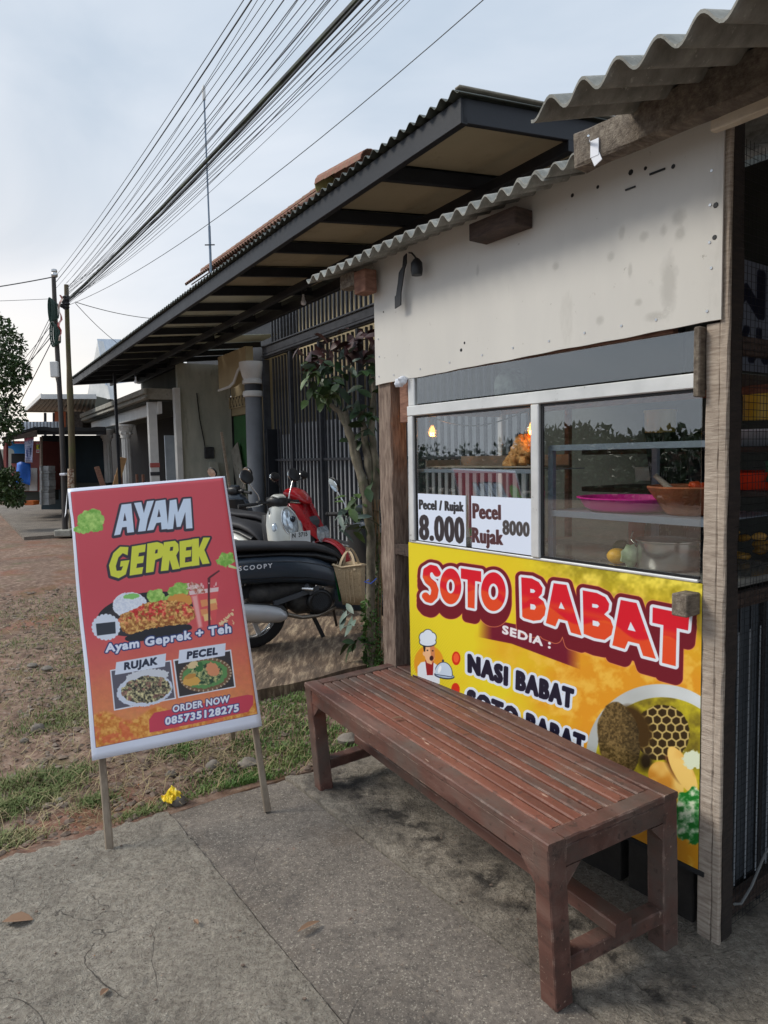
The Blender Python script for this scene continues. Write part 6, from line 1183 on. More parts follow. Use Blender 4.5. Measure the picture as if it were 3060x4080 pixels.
def scooter(label,paint,side,group,style='retro',plate=None):
    r=thing('scooter',label,'scooter',(0,0,0),0,group)
    wheel(r,0,'rear_wheel'); wheel(r,1.25,'front_wheel')
    # rear body: loft along x
    sec=[(-.42,.66,.03,.03),(-.36,.65,.09,.07),(-.22,.64,.135,.10),(0,.63,.16,.115),(.2,.62,.165,.12),(.38,.595,.165,.118),(.50,.555,.158,.115),(.60,.51,.14,.105),(.68,.45,.125,.10),(.76,.40,.11,.085)]
    MB().rings([sring((x,0,z),a,b,'yz',2.8,24) for x,z,a,b in sec]).build('rear_body',side,r,smooth=True)
    # panel seams and a grey line drawn on as an edge highlight
    for s_ in (-1,1):
        mb=MB(); mb.tube([V3(x,s_*(a+.001),z) for x,z,a in ((-.34,.60,.085),(-.2,.575,.128),(0,.565,.153),(.2,.56,.158),(.38,.535,.158),(.52,.50,.15),(.62,.46,.128),(.72,.41,.12))],.0035,5); mb.build('panel_seam',M['black'],r,smooth=True)
        mb=MB(); mb.tube([V3(x,s_*(a+.0015),z) for x,z,a in ((-.30,.685,.108),(-.1,.70,.146),(.1,.695,.158),(.3,.675,.160),(.48,.63,.152),(.6,.575,.132))],.0028,5); mb.build('edge_highlight_line',M['scoot_grey'],r,smooth=True)
    # accent line of the body panel
    sec=[(-.38,.735,.08,.018),(-.1,.745,.125,.02),(.2,.735,.135,.022),(.45,.70,.13,.03),(.62,.64,.12,.04)]
    MB().rings([sring((x,0,z),a,b,'yz',2.4,20) for x,z,a,b in sec]).build('body_top',M['black'],r,smooth=True)
    sec=[(-.30,.80,.06,.02),(-.26,.81,.11,.035),(-.1,.815,.135,.04),(.1,.80,.14,.036),(.22,.785,.13,.034),(.3,.78,.128,.038),(.44,.765,.118,.038),(.55,.73,.105,.036),(.63,.685,.09,.032),(.69,.63,.07,.026),(.715,.60,.04,.012)]
    MB().rings([sring((x,0,z),a,b,'yz',2.6,22) for x,z,a,b in sec]).build('seat',M['scoot_seat'],r,smooth=True)
    mb=MB(); mb.tube([V3(-.28,.12,.80),V3(-.40,.11,.83),V3(-.46,.06,.84),V3(-.46,-.06,.84),V3(-.40,-.11,.83),V3(-.28,-.12,.80)],.014,8); mb.build('grab_rail',M['black'],r,smooth=True)
    tl=MB().rings([sring((-.40,0,.70),.06,.035,'yz'),sring((-.45,0,.70),.045,.025,'yz')]).build('tail_light',plain('red_lens' ,hexc(160,20,20),.2) if 'red_lens' not in bpy.data.materials else bpy.data.materials['red_lens'],r,smooth=True)
    # underseat frame, engine, fan cover
    mb=MB(); mb.box(V3(.22,0,.42),(.5,.18,.16),ch=.04); mb.box(V3(.42,0,.32),(.3,.2,.18),ch=.05); mb.box(V3(.1,.10,.28),(.42,.10,.14),ch=.04); mb.build('engine_block',M['engine'],r,smooth=True)
    Ry=np.array([[1,0,0],[0,0,1],[0,-1,0]],float).T; Rn=np.array([[1,0,0],[0,0,-1],[0,1,0]],float)
    fc=MB().lathe(V3(.47,-.10,.33),[(.095,0),(.10,.03),(.088,.045),(.078,.047),(.076,.04),(0,.04)],28,Rn).build('fan_cover',M['black'],r,smooth=True)
    mb=MB()
    for i in range(-4,5):
        for j in range(-4,5):
            x,z=(i+.5*(j%2))*.017,j*.0148
            if x*x+z*z<.066**2: mb.lathe(V3(.47+x,-.1415,.33+z),[(.0085,0),(.0085,.004),(.0062,.004),(.0062,0)],6,Rn,cap=False)
    mb.build('grille',M['scoot_grey'],fc,kind='stuff')
    mb=MB(); mb.bar(V3(.12,-.14,.36),V3(.46,-.13,.44),.02,.035); mb.bar(V3(.36,-.14,.48),V3(.40,-.14,.40),.02,.03); mb.build('engine_bracket',M['scoot_grey'],r); 
    mb=MB(); mb.tube([V3(.34,-.13,.45),V3(.40,-.19,.445)],.016,8); mb.build('footpeg',M['chrome'],r,smooth=True)
    # muffler with its pale heat shield, and pipe
    ex=MB(); a,b=V3(-.30,-.17,.37),V3(.20,-.17,.27); d=b-a
    ex.tube([a,a+d*.06,a+d*.5,a+d*.92,b],[.04,.068,.074,.066,.03],18); m_=ex.build('muffler',M['engine'],r,smooth=True)
    mb=MB(); rs=[]
    for t_,w_ in ((.08,.03),(.14,.05),(.35,.06),(.7,.062),(.88,.05),(.95,.03)):
        c=a+d*t_; rs.append([c+V3(0,-.080*math.cos(q),.080*math.sin(q)*w_/.062*.9) for q in np.linspace(-1.1,1.15,9)])
    mb.rings(rs,cap=False,closed=False); o=mb.build('heat_shield',M['silver'],m_,smooth=True,fixn=False); o.modifiers.new('thickness','SOLIDIFY').thickness=.004
    mb=MB(); mb.tube([b,V3(.32,-.15,.225),V3(.45,-.12,.215),V3(.6,-.08,.25),V3(.66,-.04,.3)],.017,10); mb.build('exhaust_pipe',plain('dull_pipe',hexc(130,122,112),.45,metal=.7) if 'dull_pipe' not in bpy.data.materials else bpy.data.materials['dull_pipe'],r,smooth=True)
    # rear mudguard, shock, stand
    mb=MB(); mb.rings([[V3(.29*math.cos(q),s_,.25+.29*math.sin(q)) for s_ in (-.07,.07)] for q in np.linspace(.6,2.7,12)],cap=False,closed=False); o=mb.build('rear_mudguard',M['black'],r,smooth=True,fixn=False); o.modifiers.new('thickness','SOLIDIFY').thickness=.006
    MB().tube([V3(0,.1,.27),V3(.02,.11,.58)],.025,10).build('shock_absorber',M['engine'],r,smooth=True)
    MB().tube([V3(.66,.10,.26),V3(.74,.20,.02)],.011,8).build('side_stand',M['black'],r,smooth=True); MB().bar(V3(.42,-.08,.24),V3(.50,-.10,.03),.03,.03).build('centre_stand',M['black'],r)
    # floorboard and belly
    sec=[(.60,.36,.10,.13),(.70,.30,.14,.10),(.82,.27,.155,.085),(.95,.275,.155,.085),(1.06,.33,.13,.12),(1.12,.40,.10,.12)]
    MB().rings([sring((x,0,z),a,b,'yz',3.2,22) for x,z,a,b in sec]).build('floorboard',side,r,smooth=True)
    mb=MB(); mb.tube([V3(.62,-.158,.42),V3(.75,-.165,.355),V3(.9,-.165,.345),V3(1.03,-.15,.38)],[.012,.02,.02,.012],10); mb.build('floor_trim',M['scoot_grey'],r,smooth=True)
    # leg shield
    sec=[(1.06,.33,.08,.13),(1.045,.42,.10,.17),(1.02,.55,.10,.20),(.985,.68,.10,.205),(.95,.80,.095,.19),(.92,.89,.085,.155),(.90,.95,.065,.11),(.89,.975,.03,.05)]
    MB().rings([sring((x,0,z),a,b,'xy',2.3,26) for x,z,a,b in sec]).build('leg_shield',paint,r,smooth=True)
    MB().rings([sring((x-.075,0,z),a*.75,b*.93,'xy',3,22) for x,z,a,b in sec[:-2]]).build('inner_shield',M['black'],r,smooth=True)
    # front mudguard and fork
    mb=MB(); rs=[]
    for q in np.linspace(.1,2.5,14): rs.append([V3(1.25+(.29-.03*abs(s_)**2)*math.cos(q),.075*s_,.25+(.29-.03*abs(s_)**2)*math.sin(q)) for s_ in (-1,-.5,0,.5,1)])
    mb.rings(rs,cap=False,closed=False); o=mb.build('front_mudguard',paint,r,smooth=True,fixn=False); o.modifiers.new('thickness','SOLIDIFY').thickness=.005
    mb=MB(); [mb.tube([V3(1.25,s_*.07,.25),V3(1.08,s_*.06,.62)],.017,8) for s_ in (-1,1)]; mb.build('fork',M['silver'],r,smooth=True)
    # lights
    if style=='retro':
        hl=MB().ball(V3(1.03,0,.82),(.05,.086,.125),20,np.array([[.93,0,-.34],[0,1,0],[.34,0,.93]])).build('headlight',M['lens'],r,smooth=True)
        mb=MB(); mb.tube([V3(1.035-.34*.125*math.sin(q),.092*math.cos(q),.82+.128*math.sin(q)) for q in np.linspace(0,2*math.pi,26)],.006,6,cap=False); mb.build('headlight_rim',M['chrome'],hl,smooth=True)
        MB().ball(V3(1.078,0,.85),(.02,.028,.03),12).build('bulb',plain('lamp_core',hexc(60,66,76),.15,metal=.8) if 'lamp_core' not in bpy.data.materials else bpy.data.materials['lamp_core'],hl,smooth=True)
        for s_ in (-1,1):
            MB().ball(V3(.998,s_*.150,.75),(.03,.036,.075),14,np.array([[.95,-.3*s_,0],[.3*s_,.95,0],[0,0,1]])).build('indicator',M['lens'],r,smooth=True)
        mb=MB(); 
        for s_ in (-1,1):
            for (dy,dz,r1) in ((.09,.56,.016),(.10,.53,.014),(.075,.54,.009),(.085,.51,.01)): mb.lathe(V3(1.118 if dy<.095 else 1.112,s_*dy,dz),[(r1,0),(r1*.9,.006)],10,np.stack([V3(0,1,0),V3(0,0,1),V3(1,0,0)],1))
        mb.build('shield_vents',M['black'],r,kind='stuff')
    else:
        # sharp beak, handlebar cowl and angular lamps
        for s_ in (-1,1):
            mb=MB(); mb.prism([(.93,.93),(1.02,.90),(1.20,.60),(1.22,.52),(1.12,.60),(1.0,.78)],.10,.185,lambda a,b,h,s_=s_:V3(a,s_*(h-max(0,(a-.95))*.28),b)); mb.build('beak_panel',paint,r)
            mb=MB(); mb.prism([(1.20,.66),(1.235,.60),(1.24,.50),(1.19,.56)],.03,.15,lambda a,b,h,s_=s_:V3(a+.01,s_*(h-.04),b)); mb.build('headlight',M['lens'],r)
        mb=MB(); mb.rings([sring((x,0,z),a,b,'yz',2.2,18) for x,z,a,b in ((.80,1.02,.05,.03),(.86,1.03,.20,.055),(.95,1.0,.17,.06),(1.05,.94,.09,.045),(1.09,.91,.02,.01))]); mb.build('handlebar_cowl',paint,r,smooth=True)
        mb=MB(); mb.box(V3(1.10,0,.62),(.10,.22,.3),ch=.04); mb.build('front_nose',M['scoot_grey'],r)
    # handlebar group
    h=V3(.86,0,1.0)
    if style=='retro':
        hb=MB().rings([sring((.80,0,1.0),.03,.03,'yz'),sring((.82,0,1.0),.085,.05,'yz'),sring((.88,0,1.01),.095,.06,'yz'),sring((.94,0,1.0),.07,.045,'yz'),sring((.955,0,1.0),.03,.02,'yz')]).build('handlebar_cover',M['black'],r,smooth=True)
        MB().rings([sring((.84,0,1.05),.05,.012,'yz'),sring((.89,0,1.062),.075,.014,'yz'),sring((.94,0,1.045),.05,.012,'yz')]).build('top_trim',paint,hb,smooth=True)
    mb=MB(); mb.tube([V3(.78,.33,.985),V3(.84,.18,1.0),V3(.86,0,1.0),V3(.84,-.18,1.0),V3(.78,-.33,.985)],.013,10); bar=mb.build('handlebar',M['black'],r,smooth=True)
    for s_ in (-1,1):
        mb=MB(); mb.tube([V3(.815,s_*.22,.99),V3(.765,s_*.35,.98)],.018,12); mb.tube([V3(.762,s_*.352,.98),V3(.758,s_*.364,.98)],.021,12); mb.build('grip',M['rubber'],bar,smooth=True)
        mb=MB(); mb.ball(V3(.825,s_*.17,1.0),(.03,.045,.028),10); mb.build('switch_box',M['black'],bar,smooth=True)
        mb=MB(); mb.tube([V3(.86,s_*.17,.99),V3(.87,s_*.23,.98),V3(.83,s_*.33,.97)],.006,6); mb.build('brake_lever',M['chrome'],bar,smooth=True)
        top=V3(.80,s_*.27,1.20) if style=='retro' else V3(.84,s_*.30,1.17)
        mb=MB(); mb.tube([V3(.835,s_*.18,1.02),V3(.835,s_*.19,1.07),V3(.81,s_*.25,1.16),top],.006,8); ms_=mb.build('mirror_stem',M['chrome'] if style=='retro' else M['black'],r,smooth=True)
        mc=top+V3(-.0,s_*.02,.045); mr_=(.020,.074,.070) if style=='retro' else (.03,.085,.05)
        tb=math.radians(24); Rt=np.array([[math.cos(tb),0,math.sin(tb)],[0,1,0],[-math.sin(tb),0,math.cos(tb)]]).T
        mb=MB(); mb.ball(mc,mr_,18,Rt); mo=mb.build('mirror',paint if (style=='retro' and s_<0 and side is not paint) else M['black'],r,smooth=True)
        mb=MB(); Rm=Rt@np.stack([V3(0,1,0),V3(0,0,1),V3(-1,0,0)],1); mb.lathe(mc-Rt@V3(mr_[0]*.75,0,0),[(mr_[1]*.86,0),(mr_[1]*.86,.006),(0,.0065)] if style=='retro' else [(mr_[2]*.95,0),(mr_[2]*.95,.014),(0,.0145)],20,Rm); mb.build('mirror_glass',M['mirror'],mo)
    mb=MB(); mb.tube([V3(.87,-.12,.98),V3(.93,-.15,.92),V3(.92,-.12,.78)],.005,6); mb.tube([V3(.87,.12,.98),V3(.96,.14,.90),V3(.97,.1,.7)],.005,6); mb.build('control_cable',M['black'],r,smooth=True)
    return r
def lettering(txt,root,P,ax,up,h,mat,name='lettering',bold=.012,space=1.):
    c=bpy.data.curves.new('t','FONT'); c.body=txt; c.offset=bold; c.extrude=.004; c.space_character=space; o=bpy.data.objects.new('t',c); COL.objects.link(o)
    me=bpy.data.meshes.new_from_object(o.evaluated_get(bpy.context.evaluated_depsgraph_get())); bpy.data.objects.remove(o); bpy.data.curves.remove(c); me.name=name
    s_=h/.729; nz_=np.cross(ax,up); Mx=np.stack([ax*s_,up*s_,nz_*s_*.3],1)
    v=np.array([x.co[:] for x in me.vertices])@Mx.T+P; me.vertices.foreach_set('co',v.ravel()); me.materials.clear(); me.materials.append(mat); me.update()
    ob=bpy.data.objects.new(name,me); COL.objects.link(ob); ob.parent=root; return ob
def put(r,P,rz): Mx=Matrix.Translation(Vector(P))@Matrix.Rotation(rz,4,'Z'); r.matrix_world=Mx; WM[r.name]=Mx
GZ=.05
s1=scooter('dark blue-grey retro scooter with a jute bag, parked side-on behind the sign',M['scoot_dark'],M['scoot_dark'],'scooters parked before the gate')
lettering('SCOOPY',s1,V3(-.13,-.170,.648),V3(1,0,0),V3(0,0,1),.034,M['paper'],bold=.03,space=1.45)
s2=scooter('cream white retro scooter facing the street behind the dark one',M['scoot_white'],M['scoot_white'],'scooters parked before the gate')
o=MB().box(V3(1.15,.02,.675),(.006,.25,.12),ch=.002); pl=o.build('number_plate',plain('plate_white',hexc(214,218,220),.5),s2); lettering('N  3715',pl,V3(1.155,-.085,.69),V3(0,1,0),V3(0,0,1),.042,M['black'],'plate_digits',.02); lettering('07 27',pl,V3(1.155,-.03,.632),V3(0,1,0),V3(0,0,1),.02,M['black'],'plate_digits',.015)
s3=scooter('red sporty scooter with black grips, parked against the gate bars',M['scoot_red'],M['scoot_red'],'scooters parked before the gate','sport')
s4=copy_tree(s1,(-2.35,8.3,GZ),math.radians(62),'dark scooter mostly hidden behind the sign, only mirror and handlebar showing')
for ch in list(s4.children):
    if ch.name.startswith('lettering'): bpy.data.objects.remove(ch)
put(s1,(-1.00,5.12,GZ),math.radians(29)); s1.scale=(1.06,1.,.95); put(s2,(-1.66,7.05,GZ),math.radians(-40)); put(s3,(-1.80,8.0,GZ),math.radians(-22))
# jute bag hanging at the dark scooter
bag=thing('jute_bag','square brown jute bag with looped handles hanging on the dark scooter','bag',V3(-.27,5.33,.33),0)
bc=V3(-.265,5.33,.325); ax=V3(math.cos(-.25),math.sin(-.25),0); ay=V3(-ax[1],ax[0],0)
def bagring(z,wx,wy,dx=0): return [bc+ax*(sx*wx+dx)+ay*(sy*wy)+V3(0,0,z+(.012*math.sin(sx*3+sy) if z>.25 else 0)) for sx,sy in ((-1,-1),(-.33,-1.05),(.33,-.97),(1,-1),(1.03,0),(1,1),(0,1.03),(-1,1),(-1.03,0))]
mb=MB(); mb.rings([bagring(0,.078,.05,.02),bagring(.08,.083,.055,.014),bagring(.2,.095,.06,0),bagring(.31,.112,.065,-.012)],cap=False); rs=mb; 
o=mb.build('bag_body',M['jute'],bag,smooth=True,fixn=False); o.modifiers.new('thickness','SOLIDIFY').thickness=.005
mb=MB(); mb.add(bagring(0.002,.078,.05,.02),[tuple(range(9))]); mb.build('bag_bottom',M['jute'],bag)
mb=MB(); mb.tube([*bagring(.302,.114,.068,-.012),bagring(.302,.114,.068,-.012)[0]],.007,6,cap=False); mb.build('rim_band',M['juteband'],bag,smooth=True)
for sy,dz in ((-1,0),(1,.02)):
    mb=MB(); pts=[]
    for q in np.linspace(0,math.pi,15): pts.append(bc+ax*(-.062*math.cos(q)*(1-.3*math.sin(q))-.012)+ay*(sy*.066*(1-.8*math.sin(q)))+V3(0,0,.27+(.14+dz)*math.sin(q)**.8))
    mb.rings([[p-ay*.002+ax*.009,p-ay*.002-ax*.009,p+ay*.002-ax*.009,p+ay*.002+ax*.009] for p in pts]); mb.build('handle',M['juteband'],bag,smooth=True)
mb=MB(); e=.004
mb.add([bc+ax*(-.084)+ay*(-.05)+V3(0,0,.02),bc+ax*(-.112)+ay*(-.065)+V3(0,0,.25),bc+ax*(-.114)+ay*(.06)+V3(0,0,.25),bc+ax*(-.084)+ay*(.05)+V3(0,0,.02)],[(0,1,2,3)]); mb.build('green_side',M['green'],bag)
mb=MB()
for dx in (-.03,0.0,.03): mb.tube([bc+ax*(dx+.012)-ay*.057+V3(0,0,.02),bc+ax*(dx)-ay*.071+V3(0,0,.27)],.0022,4)
mb.build('seam',M['juteband'],bag,kind='stuff')
# ------------------------------------------------------------------ plants
def leafverts(l,w,bend=.25,fold=.18):   # a bent, folded leaf blade along +x
    xs=[0,.25,.55,.82,1.0]; ws=[.03,.75,1,.6,.02]; P=[];f=[]
    for x,q in zip(xs,ws):
        z=-bend*l*x*x; P+= [(x*l,-q*w/2,z+fold*w*q/2),(x*l,0,z),(x*l,q*w/2,z+fold*w*q/2)]
    for i in range(4):
        a=i*3; f+= [(a,a+3,a+4,a+1),(a+1,a+4,a+5,a+2)]
    return np.array(P),f
def frame_from(d,roll=0):
    d=V3(*d); d/=np.linalg.norm(d); r=V3(0,0,1) if abs(d[2])<.9 else V3(1,0,0); y=np.cross(r,d); y/=np.linalg.norm(y); z=np.cross(d,y); c,s_=math.cos(roll),math.sin(roll); return np.stack([d,y*c+z*s_,-y*s_+z*c],1)
LP=[]
for (l,w,b,mt) in ((.11,.055,.3,'leaf'),(.10,.05,.4,'leaf2'),(.12,.065,.35,'leafred'),(.12,.04,.25,'leafpale')):
    P,f=leafverts(l,w,b); o=MB().add(P,f).build('leaf',M[mt],None,smooth=True,fixn=False); LP.append(o)
def leafcloud(ells,n,size,seed,flat=.5):
    """n small folded leaves spread through ellipsoids -> MB"""
    r=np.random.RandomState(seed); mb=MB(); ws=np.array([e[1][0]*e[1][1]*e[1][2] for e in ells])**.67; ws/=ws.sum(); V=[];Fc=[];k0=0
    for c,rad in ells: pass
    idx=r.choice(len(ells),n,p=ws)
    for i in idx:
        c,rad=ells[i]; d=r.normal(size=3); d/=np.linalg.norm(d); q=r.uniform(.45,1.05)**.6; p=V3(*c)+d*V3(*rad)*q
        nd=d*V3(1/rad[0],1/rad[1],1/rad[2]); nd=nd/np.linalg.norm(nd)+r.normal(size=3)*.7; nd[2]-=.2; Rm=frame_from(nd,r.uniform(0,6.3)); s_=size*r.uniform(.6,1.3)
        q_=np.array([[0,0,0],[.5,-.28,.06],[1,0,-.1],[.5,.28,.06]])*s_@Rm.T+p; V.append(q_); Fc.append((k0,k0+1,k0+2)); Fc.append((k0,k0+2,k0+3)); k0+=4
    mb.add(np.concatenate(V),Fc); return mb
def limb(t,pts,rads,name='branch',mat=None): 
    P=[];R_=[]
    for i in range(len(pts)-1):
        for q in np.linspace(0,1,4,endpoint=False): P.append(V3(*pts[i])*(1-q)+V3(*pts[i+1])*q+V3(random.uniform(-1,1),random.uniform(-1,1),0)*rads[i]*.15); R_.append((rads[i]*(1-q)+rads[i+1]*q)*random.uniform(.93,1.08))
    P.append(V3(*pts[-1]));R_.append(rads[-1]); return MB().tube(P,R_,10).build(name,mat or M['bark'],t,smooth=True)
# shrub with red-brown tops beside the stall
D=4.75; g=lambda x,y,d=D: fp(x,y,d)
cr_=thing('croton_shrub','tall mossy-stemmed shrub with dark red and green leaves beside the stall post','shrub',g(1465,2660)*V3(1,1,0),0)
limb(cr_,[g(1478,2665),g(1474,2400),g(1478,2150),g(1462,1980),g(1432,1870),g(1402,1740),g(1352,1640),g(1315,1612)],[.034,.031,.031,.035,.028,.024,.021,.016],'trunk')
limb(cr_,[g(1452,1960),g(1410,1800),g(1385,1700),g(1372,1640)],[.028,.027,.027,.022])
limb(cr_,[g(1500,2665,4.85),g(1505,2300,4.85),g(1492,1990,4.8),g(1468,1850),g(1450,1720),g(1440,1640)],[.03,.03,.03,.03,.024,.018])
limb(cr_,[g(1492,2000,4.8),g(1500,1880),g(1480,1720),g(1490,1560),g(1482,1440)],[.03,.028,.022,.016,.01])
rl=random.Random(5)
def leaves(root,cl,n,src,droop=.5,scale=1.):
    for _ in range(n):
        (x,y),(rx,ry)=cl; P=g(x+rl.gauss(0,rx*.55),y+rl.gauss(0,ry*.55),D+rl.gauss(0,.10)); d=V3(rl.uniform(-1,1),rl.uniform(-1.2,.6),rl.uniform(-1,.5)*droop*1.6); Rm=frame_from(d,rl.uniform(-.9,.9)); s_=scale*rl.uniform(.7,1.25)
        Mx=Matrix([[*map(float,(Rm[i,0]*s_,Rm[i,1]*s_,Rm[i,2]*s_,P[i]))] for i in range(3)]+[[0,0,0,1]]); o=inst(LP[src],root,WM[root.name].inverted()@Mx)
for cl,n,src in [(((1300,1400),(70,40)),17,2),(((1400,1370),(60,45)),15,2),(((1460,1350),(40,45)),16,2),(((1310,1470),(70,50)),20,0),(((1380,1440),(60,60)),14,3),(((1290,1560),(50,50)),30,1),(((1270,1450),(35,30)),14,3),(((1250,1490),(30,35)),12,1),(((1330,1540),(40,40)),16,0),(((1460,1480),(45,60)),22,0),(((1440,1620),(50,50)),18,0),(((1480,1680),(30,60)),16,0),
   (((1430,1740),(30,30)),8,0),(((1420,2000),(55,40)),18,1),(((1400,2060),(50,40)),18,3),(((1440,2080),(40,40)),12,1),(((1480,1900),(20,60)),8,0),(((1405,2460),(45,50)),10,3),(((1430,2560),(30,40)),8,0)]: leaves(cr_,cl,n,src)
vn=thing('creeping_vine','small-leaved green creeper climbing the shrub base beside the post','creeper',g(1480,2660)*V3(1,1,0),0)
leafcloud([(g(1480,2560),(.055,.05,.20)),(g(1490,2640),(.07,.06,.08)),(g(1470,2440),(.04,.05,.12)),(g(1505,2250,4.8),(.03,.04,.30))],1300,.030,4).build('vine_leaves',leafmat('vine_leaf',hexc(48,80,34),hexc(104,142,66)),vn,kind='stuff',fixn=False)
mb=MB()
for k in range(9): x=1460+k*8; mb.tube([g(x,2660),g(x+6*math.sin(k),2400),g(x+14*math.cos(k*2),2180),g(x+20*math.sin(k*3),1990)],.003,4)
mb.build('vine_stems',M['reed'],vn,kind='stuff')
mb=MB(); mb.tube([g(1470,2310,4.6),g(1450,2318,4.62),g(1478,2325,4.6),g(1500,2305,4.7)],.004,5); tag(mb.build('blue_string',plain('blue_cord',hexc(50,80,170),.6),None),'blue string tied round the shrub stem','string')
# dry stalks between post and cabinet
ds=thing('dry_stalks','bundle of thin dry brown stalks between the wooden post and the cabinet','stalks',S.w(2.56,2.35,0),S.yaw)
mb=MB(); r_=random.Random(12)
for k in range(120):
    u,v=2.60+r_.uniform(-.10,.5),2.35+r_.uniform(-.15,.45); h=r_.uniform(.5,1.25); a,b=r_.uniform(-.12,.12),r_.uniform(-.1,.1); mb.tube([S.w(u,v,0),S.w(u+a*.4,v+b*.4,h*.5),S.w(u+a,v+b,h)],[.0035,.003,.0015],4,cap=False)
    if k%2: mb.tube([S.w(u+a*.5,v+b*.5,h*.6),S.w(u+a*.5+r_.uniform(-.1,.1),v,h*.6+.12)],.0012,3,cap=False)
mb.build('stalks',M['reed'],ds,kind='stuff')
mb=MB()
for k in range(24): mb.ball(S.w(2.65+r_.uniform(-.1,.2),2.6+r_.uniform(-.1,.2),.90+r_.uniform(-.06,.08)),(.02,.02,.03),6,noise=.4,rr=r_)
o=mb.build('orange_net_bag',plain('orange_net',hexc(196,80,30),.7),None); tag(o,'orange net bag low behind the cabinet beside the stalks','net bag',None,'stuff'); tag(o,kind='stuff')
# leafy tree and bush at the far left
tr=thing('leafy_tree','dense dark-leaved tree at the left edge above the kiosk','tree',fp(10,1990,15.3)*V3(1,1,0),0)
limb(tr,[fp(24,1990,15.3),fp(8,1900,15.3),fp(-20,1780,15.3),fp(-60,1600,15.3),fp(-80,1400,15.3)],[.11,.09,.09,.08,.05],'trunk',M['pole']); limb(tr,[fp(-30,1750,15.3),fp(10,1650,15.3),fp(50,1560,15.3)],[.05,.04,.02],'branch',M['pole'])
EL=[(fp(20,1380,15.3),(.34,.6,.42)),(fp(-60,1330,15.5),(.6,.7,.5)),(fp(45,1480,15.2),(.30,.5,.35)),(fp(85,1480,15.2),(.16,.3,.16)),(fp(-40,1480,15.3),(.5,.7,.45)),(fp(10,1560,15.3),(.30,.5,.2)),(fp(30,1650,15.2),(.30,.5,.30)),(fp(-40,1660,15.3),(.35,.6,.4)),(fp(55,1700,15.2),(.16,.3,.16)),(fp(0,1740,15.3),(.25,.4,.18))]
leafcloud(EL,6500,.085,11).build('crown',M['crown'],tr,kind='stuff',fixn=False)
bs_=thing('leafy_bush','green leafy bush at the foot of the left tree','bush',fp(30,2010,15.0)*V3(1,1,0),0)
leafcloud([(fp(30,1950,15),(.28,.4,.30)),(fp(-20,1930,15),(.35,.4,.36)),(fp(60,1990,14.9),(.16,.3,.14)),(fp(40,1895,15),(.14,.2,.16))],2600,.08,12).build('foliage',M['leaf2'],bs_,kind='stuff',fixn=False)
sp=thing('roadside_sapling','thin green sapling beside the far wheel of the hidden scooter','sapling',B.w(13.5,4.3,0),0)
leafcloud([(fp(955,2010,11.5),(.10,.1,.35)),(fp(965,2080,11.5),(.12,.1,.2))],260,.07,14).build('foliage',M['leaf'],sp,kind='stuff',fixn=False); limb(sp,[fp(960,2150,11.5),fp(955,1950,11.5)],[.01,.006],'stem')
# ---- the far side of the street (seen mirrored in the window)
def refl(x,y,v): a=S.onv(x,y,3.8-v+1.9*0+0); return a
for k,(x,y0,rad,lab) in enumerate(((2190,1800,2.4,'dark broadleaf tree across the street, farthest along'),(2290,1800,2.1,'round dark tree across the street beside the tallest'),(2470,1800,2.2,'broad dark tree across the street'),(2570,1790,2.3,'tallest dark tree across the street'),(2700,1850,1.5,'low dark tree across the street, nearest'))):
    vv=-17-1.2*(k%2); a=S.onv(x,y0,3.8-vv); b_=S.onv(x,[1712,1742,1716,1700,1772][k],3.8-vv); u=a[0]; top=b_[2]
    t=thing('broadleaf_tree',lab,'tree',S.w(u,vv,0),0); limb(t,[S.w(u,vv,0),S.w(u,vv,top*.6)],[.16,.1],'trunk'); r_=np.random.RandomState(30+k)
    leafcloud([(S.w(u+r_.uniform(-1,1)*rad*.7,vv+r_.uniform(-.5,.5),top-.75+r_.uniform(-.6,.2)),(rad*.42,rad*.4,.7)) for _ in range(6)],1500,.32,40+k).build('crown',M['crown'],t,kind='stuff',fixn=False)
hd=thing('hedge','long dark overgrown hedge across the street','hedge',S.w(15,-15,0),S.yaw)
leafcloud([(S.w(u,-15.5+random.uniform(-.4,.4),.8),(1.6,.8,1.0+.25*random.random())) for u in np.arange(-6,44,1.7)],9000,.26,50).build('foliage',M['crown'],hd,kind='stuff',fixn=False)
mb=MB(); mb.box(S.w(18,-16.8,.7),(56,.2,1.4),SR); mb.build('bank',M['dirt'],hd)
# ------------------------------------------------------------------ ground cover
def gnd(u,v): return float(dht(u,v)*min(1,max(.3,(u-2.8)*6)))
def scatter_blades(cl,n,h,name,mat,seed,wd_=.0035,lean=.6,zf=gnd):
    r=np.random.RandomState(seed); V=[];Fc=[];k=0
    for _ in range(n):
        c=cl[r.randint(len(cl))]; u=c[0]+r.normal()*c[2]; v=c[1]+r.normal()*c[3]
        if u<EDGE(v)+.015 or u>8.9 or (u>3.82 and v>.27*u-.05): continue
        z=zf(u,v)-.005; a=r.uniform(0,6.3); l=h*r.uniform(.4,1.2)*(c[4] if len(c)>4 else 1); le=lean*r.uniform(.3,1.3); dx,dy=math.cos(a),math.sin(a); px,py=-dy*wd_,dx*wd_; P=S.w(u,v,z)
        V.append(np.array([P+V3(px,py,0),P-V3(px,py,0),P+V3(dx*l*le*.4-px*.7,dy*l*le*.4-py*.7,l*.6),P+V3(dx*l*le*.4+px*.7,dy*l*le*.4+py*.7,l*.6),P+V3(dx*l*le,dy*l*le,l*.85)])); Fc+= [(k,k+1,k+2,k+3),(k+3,k+2,k+4)]; k+=5
    mb=MB(); mb.add(np.concatenate(V),Fc); o=mb.build(name,mat,None,fixn=False); return tag(o,kind='stuff')
gz=lambda x,y:S.onz(x,y,0)[:2]
tuft=[]
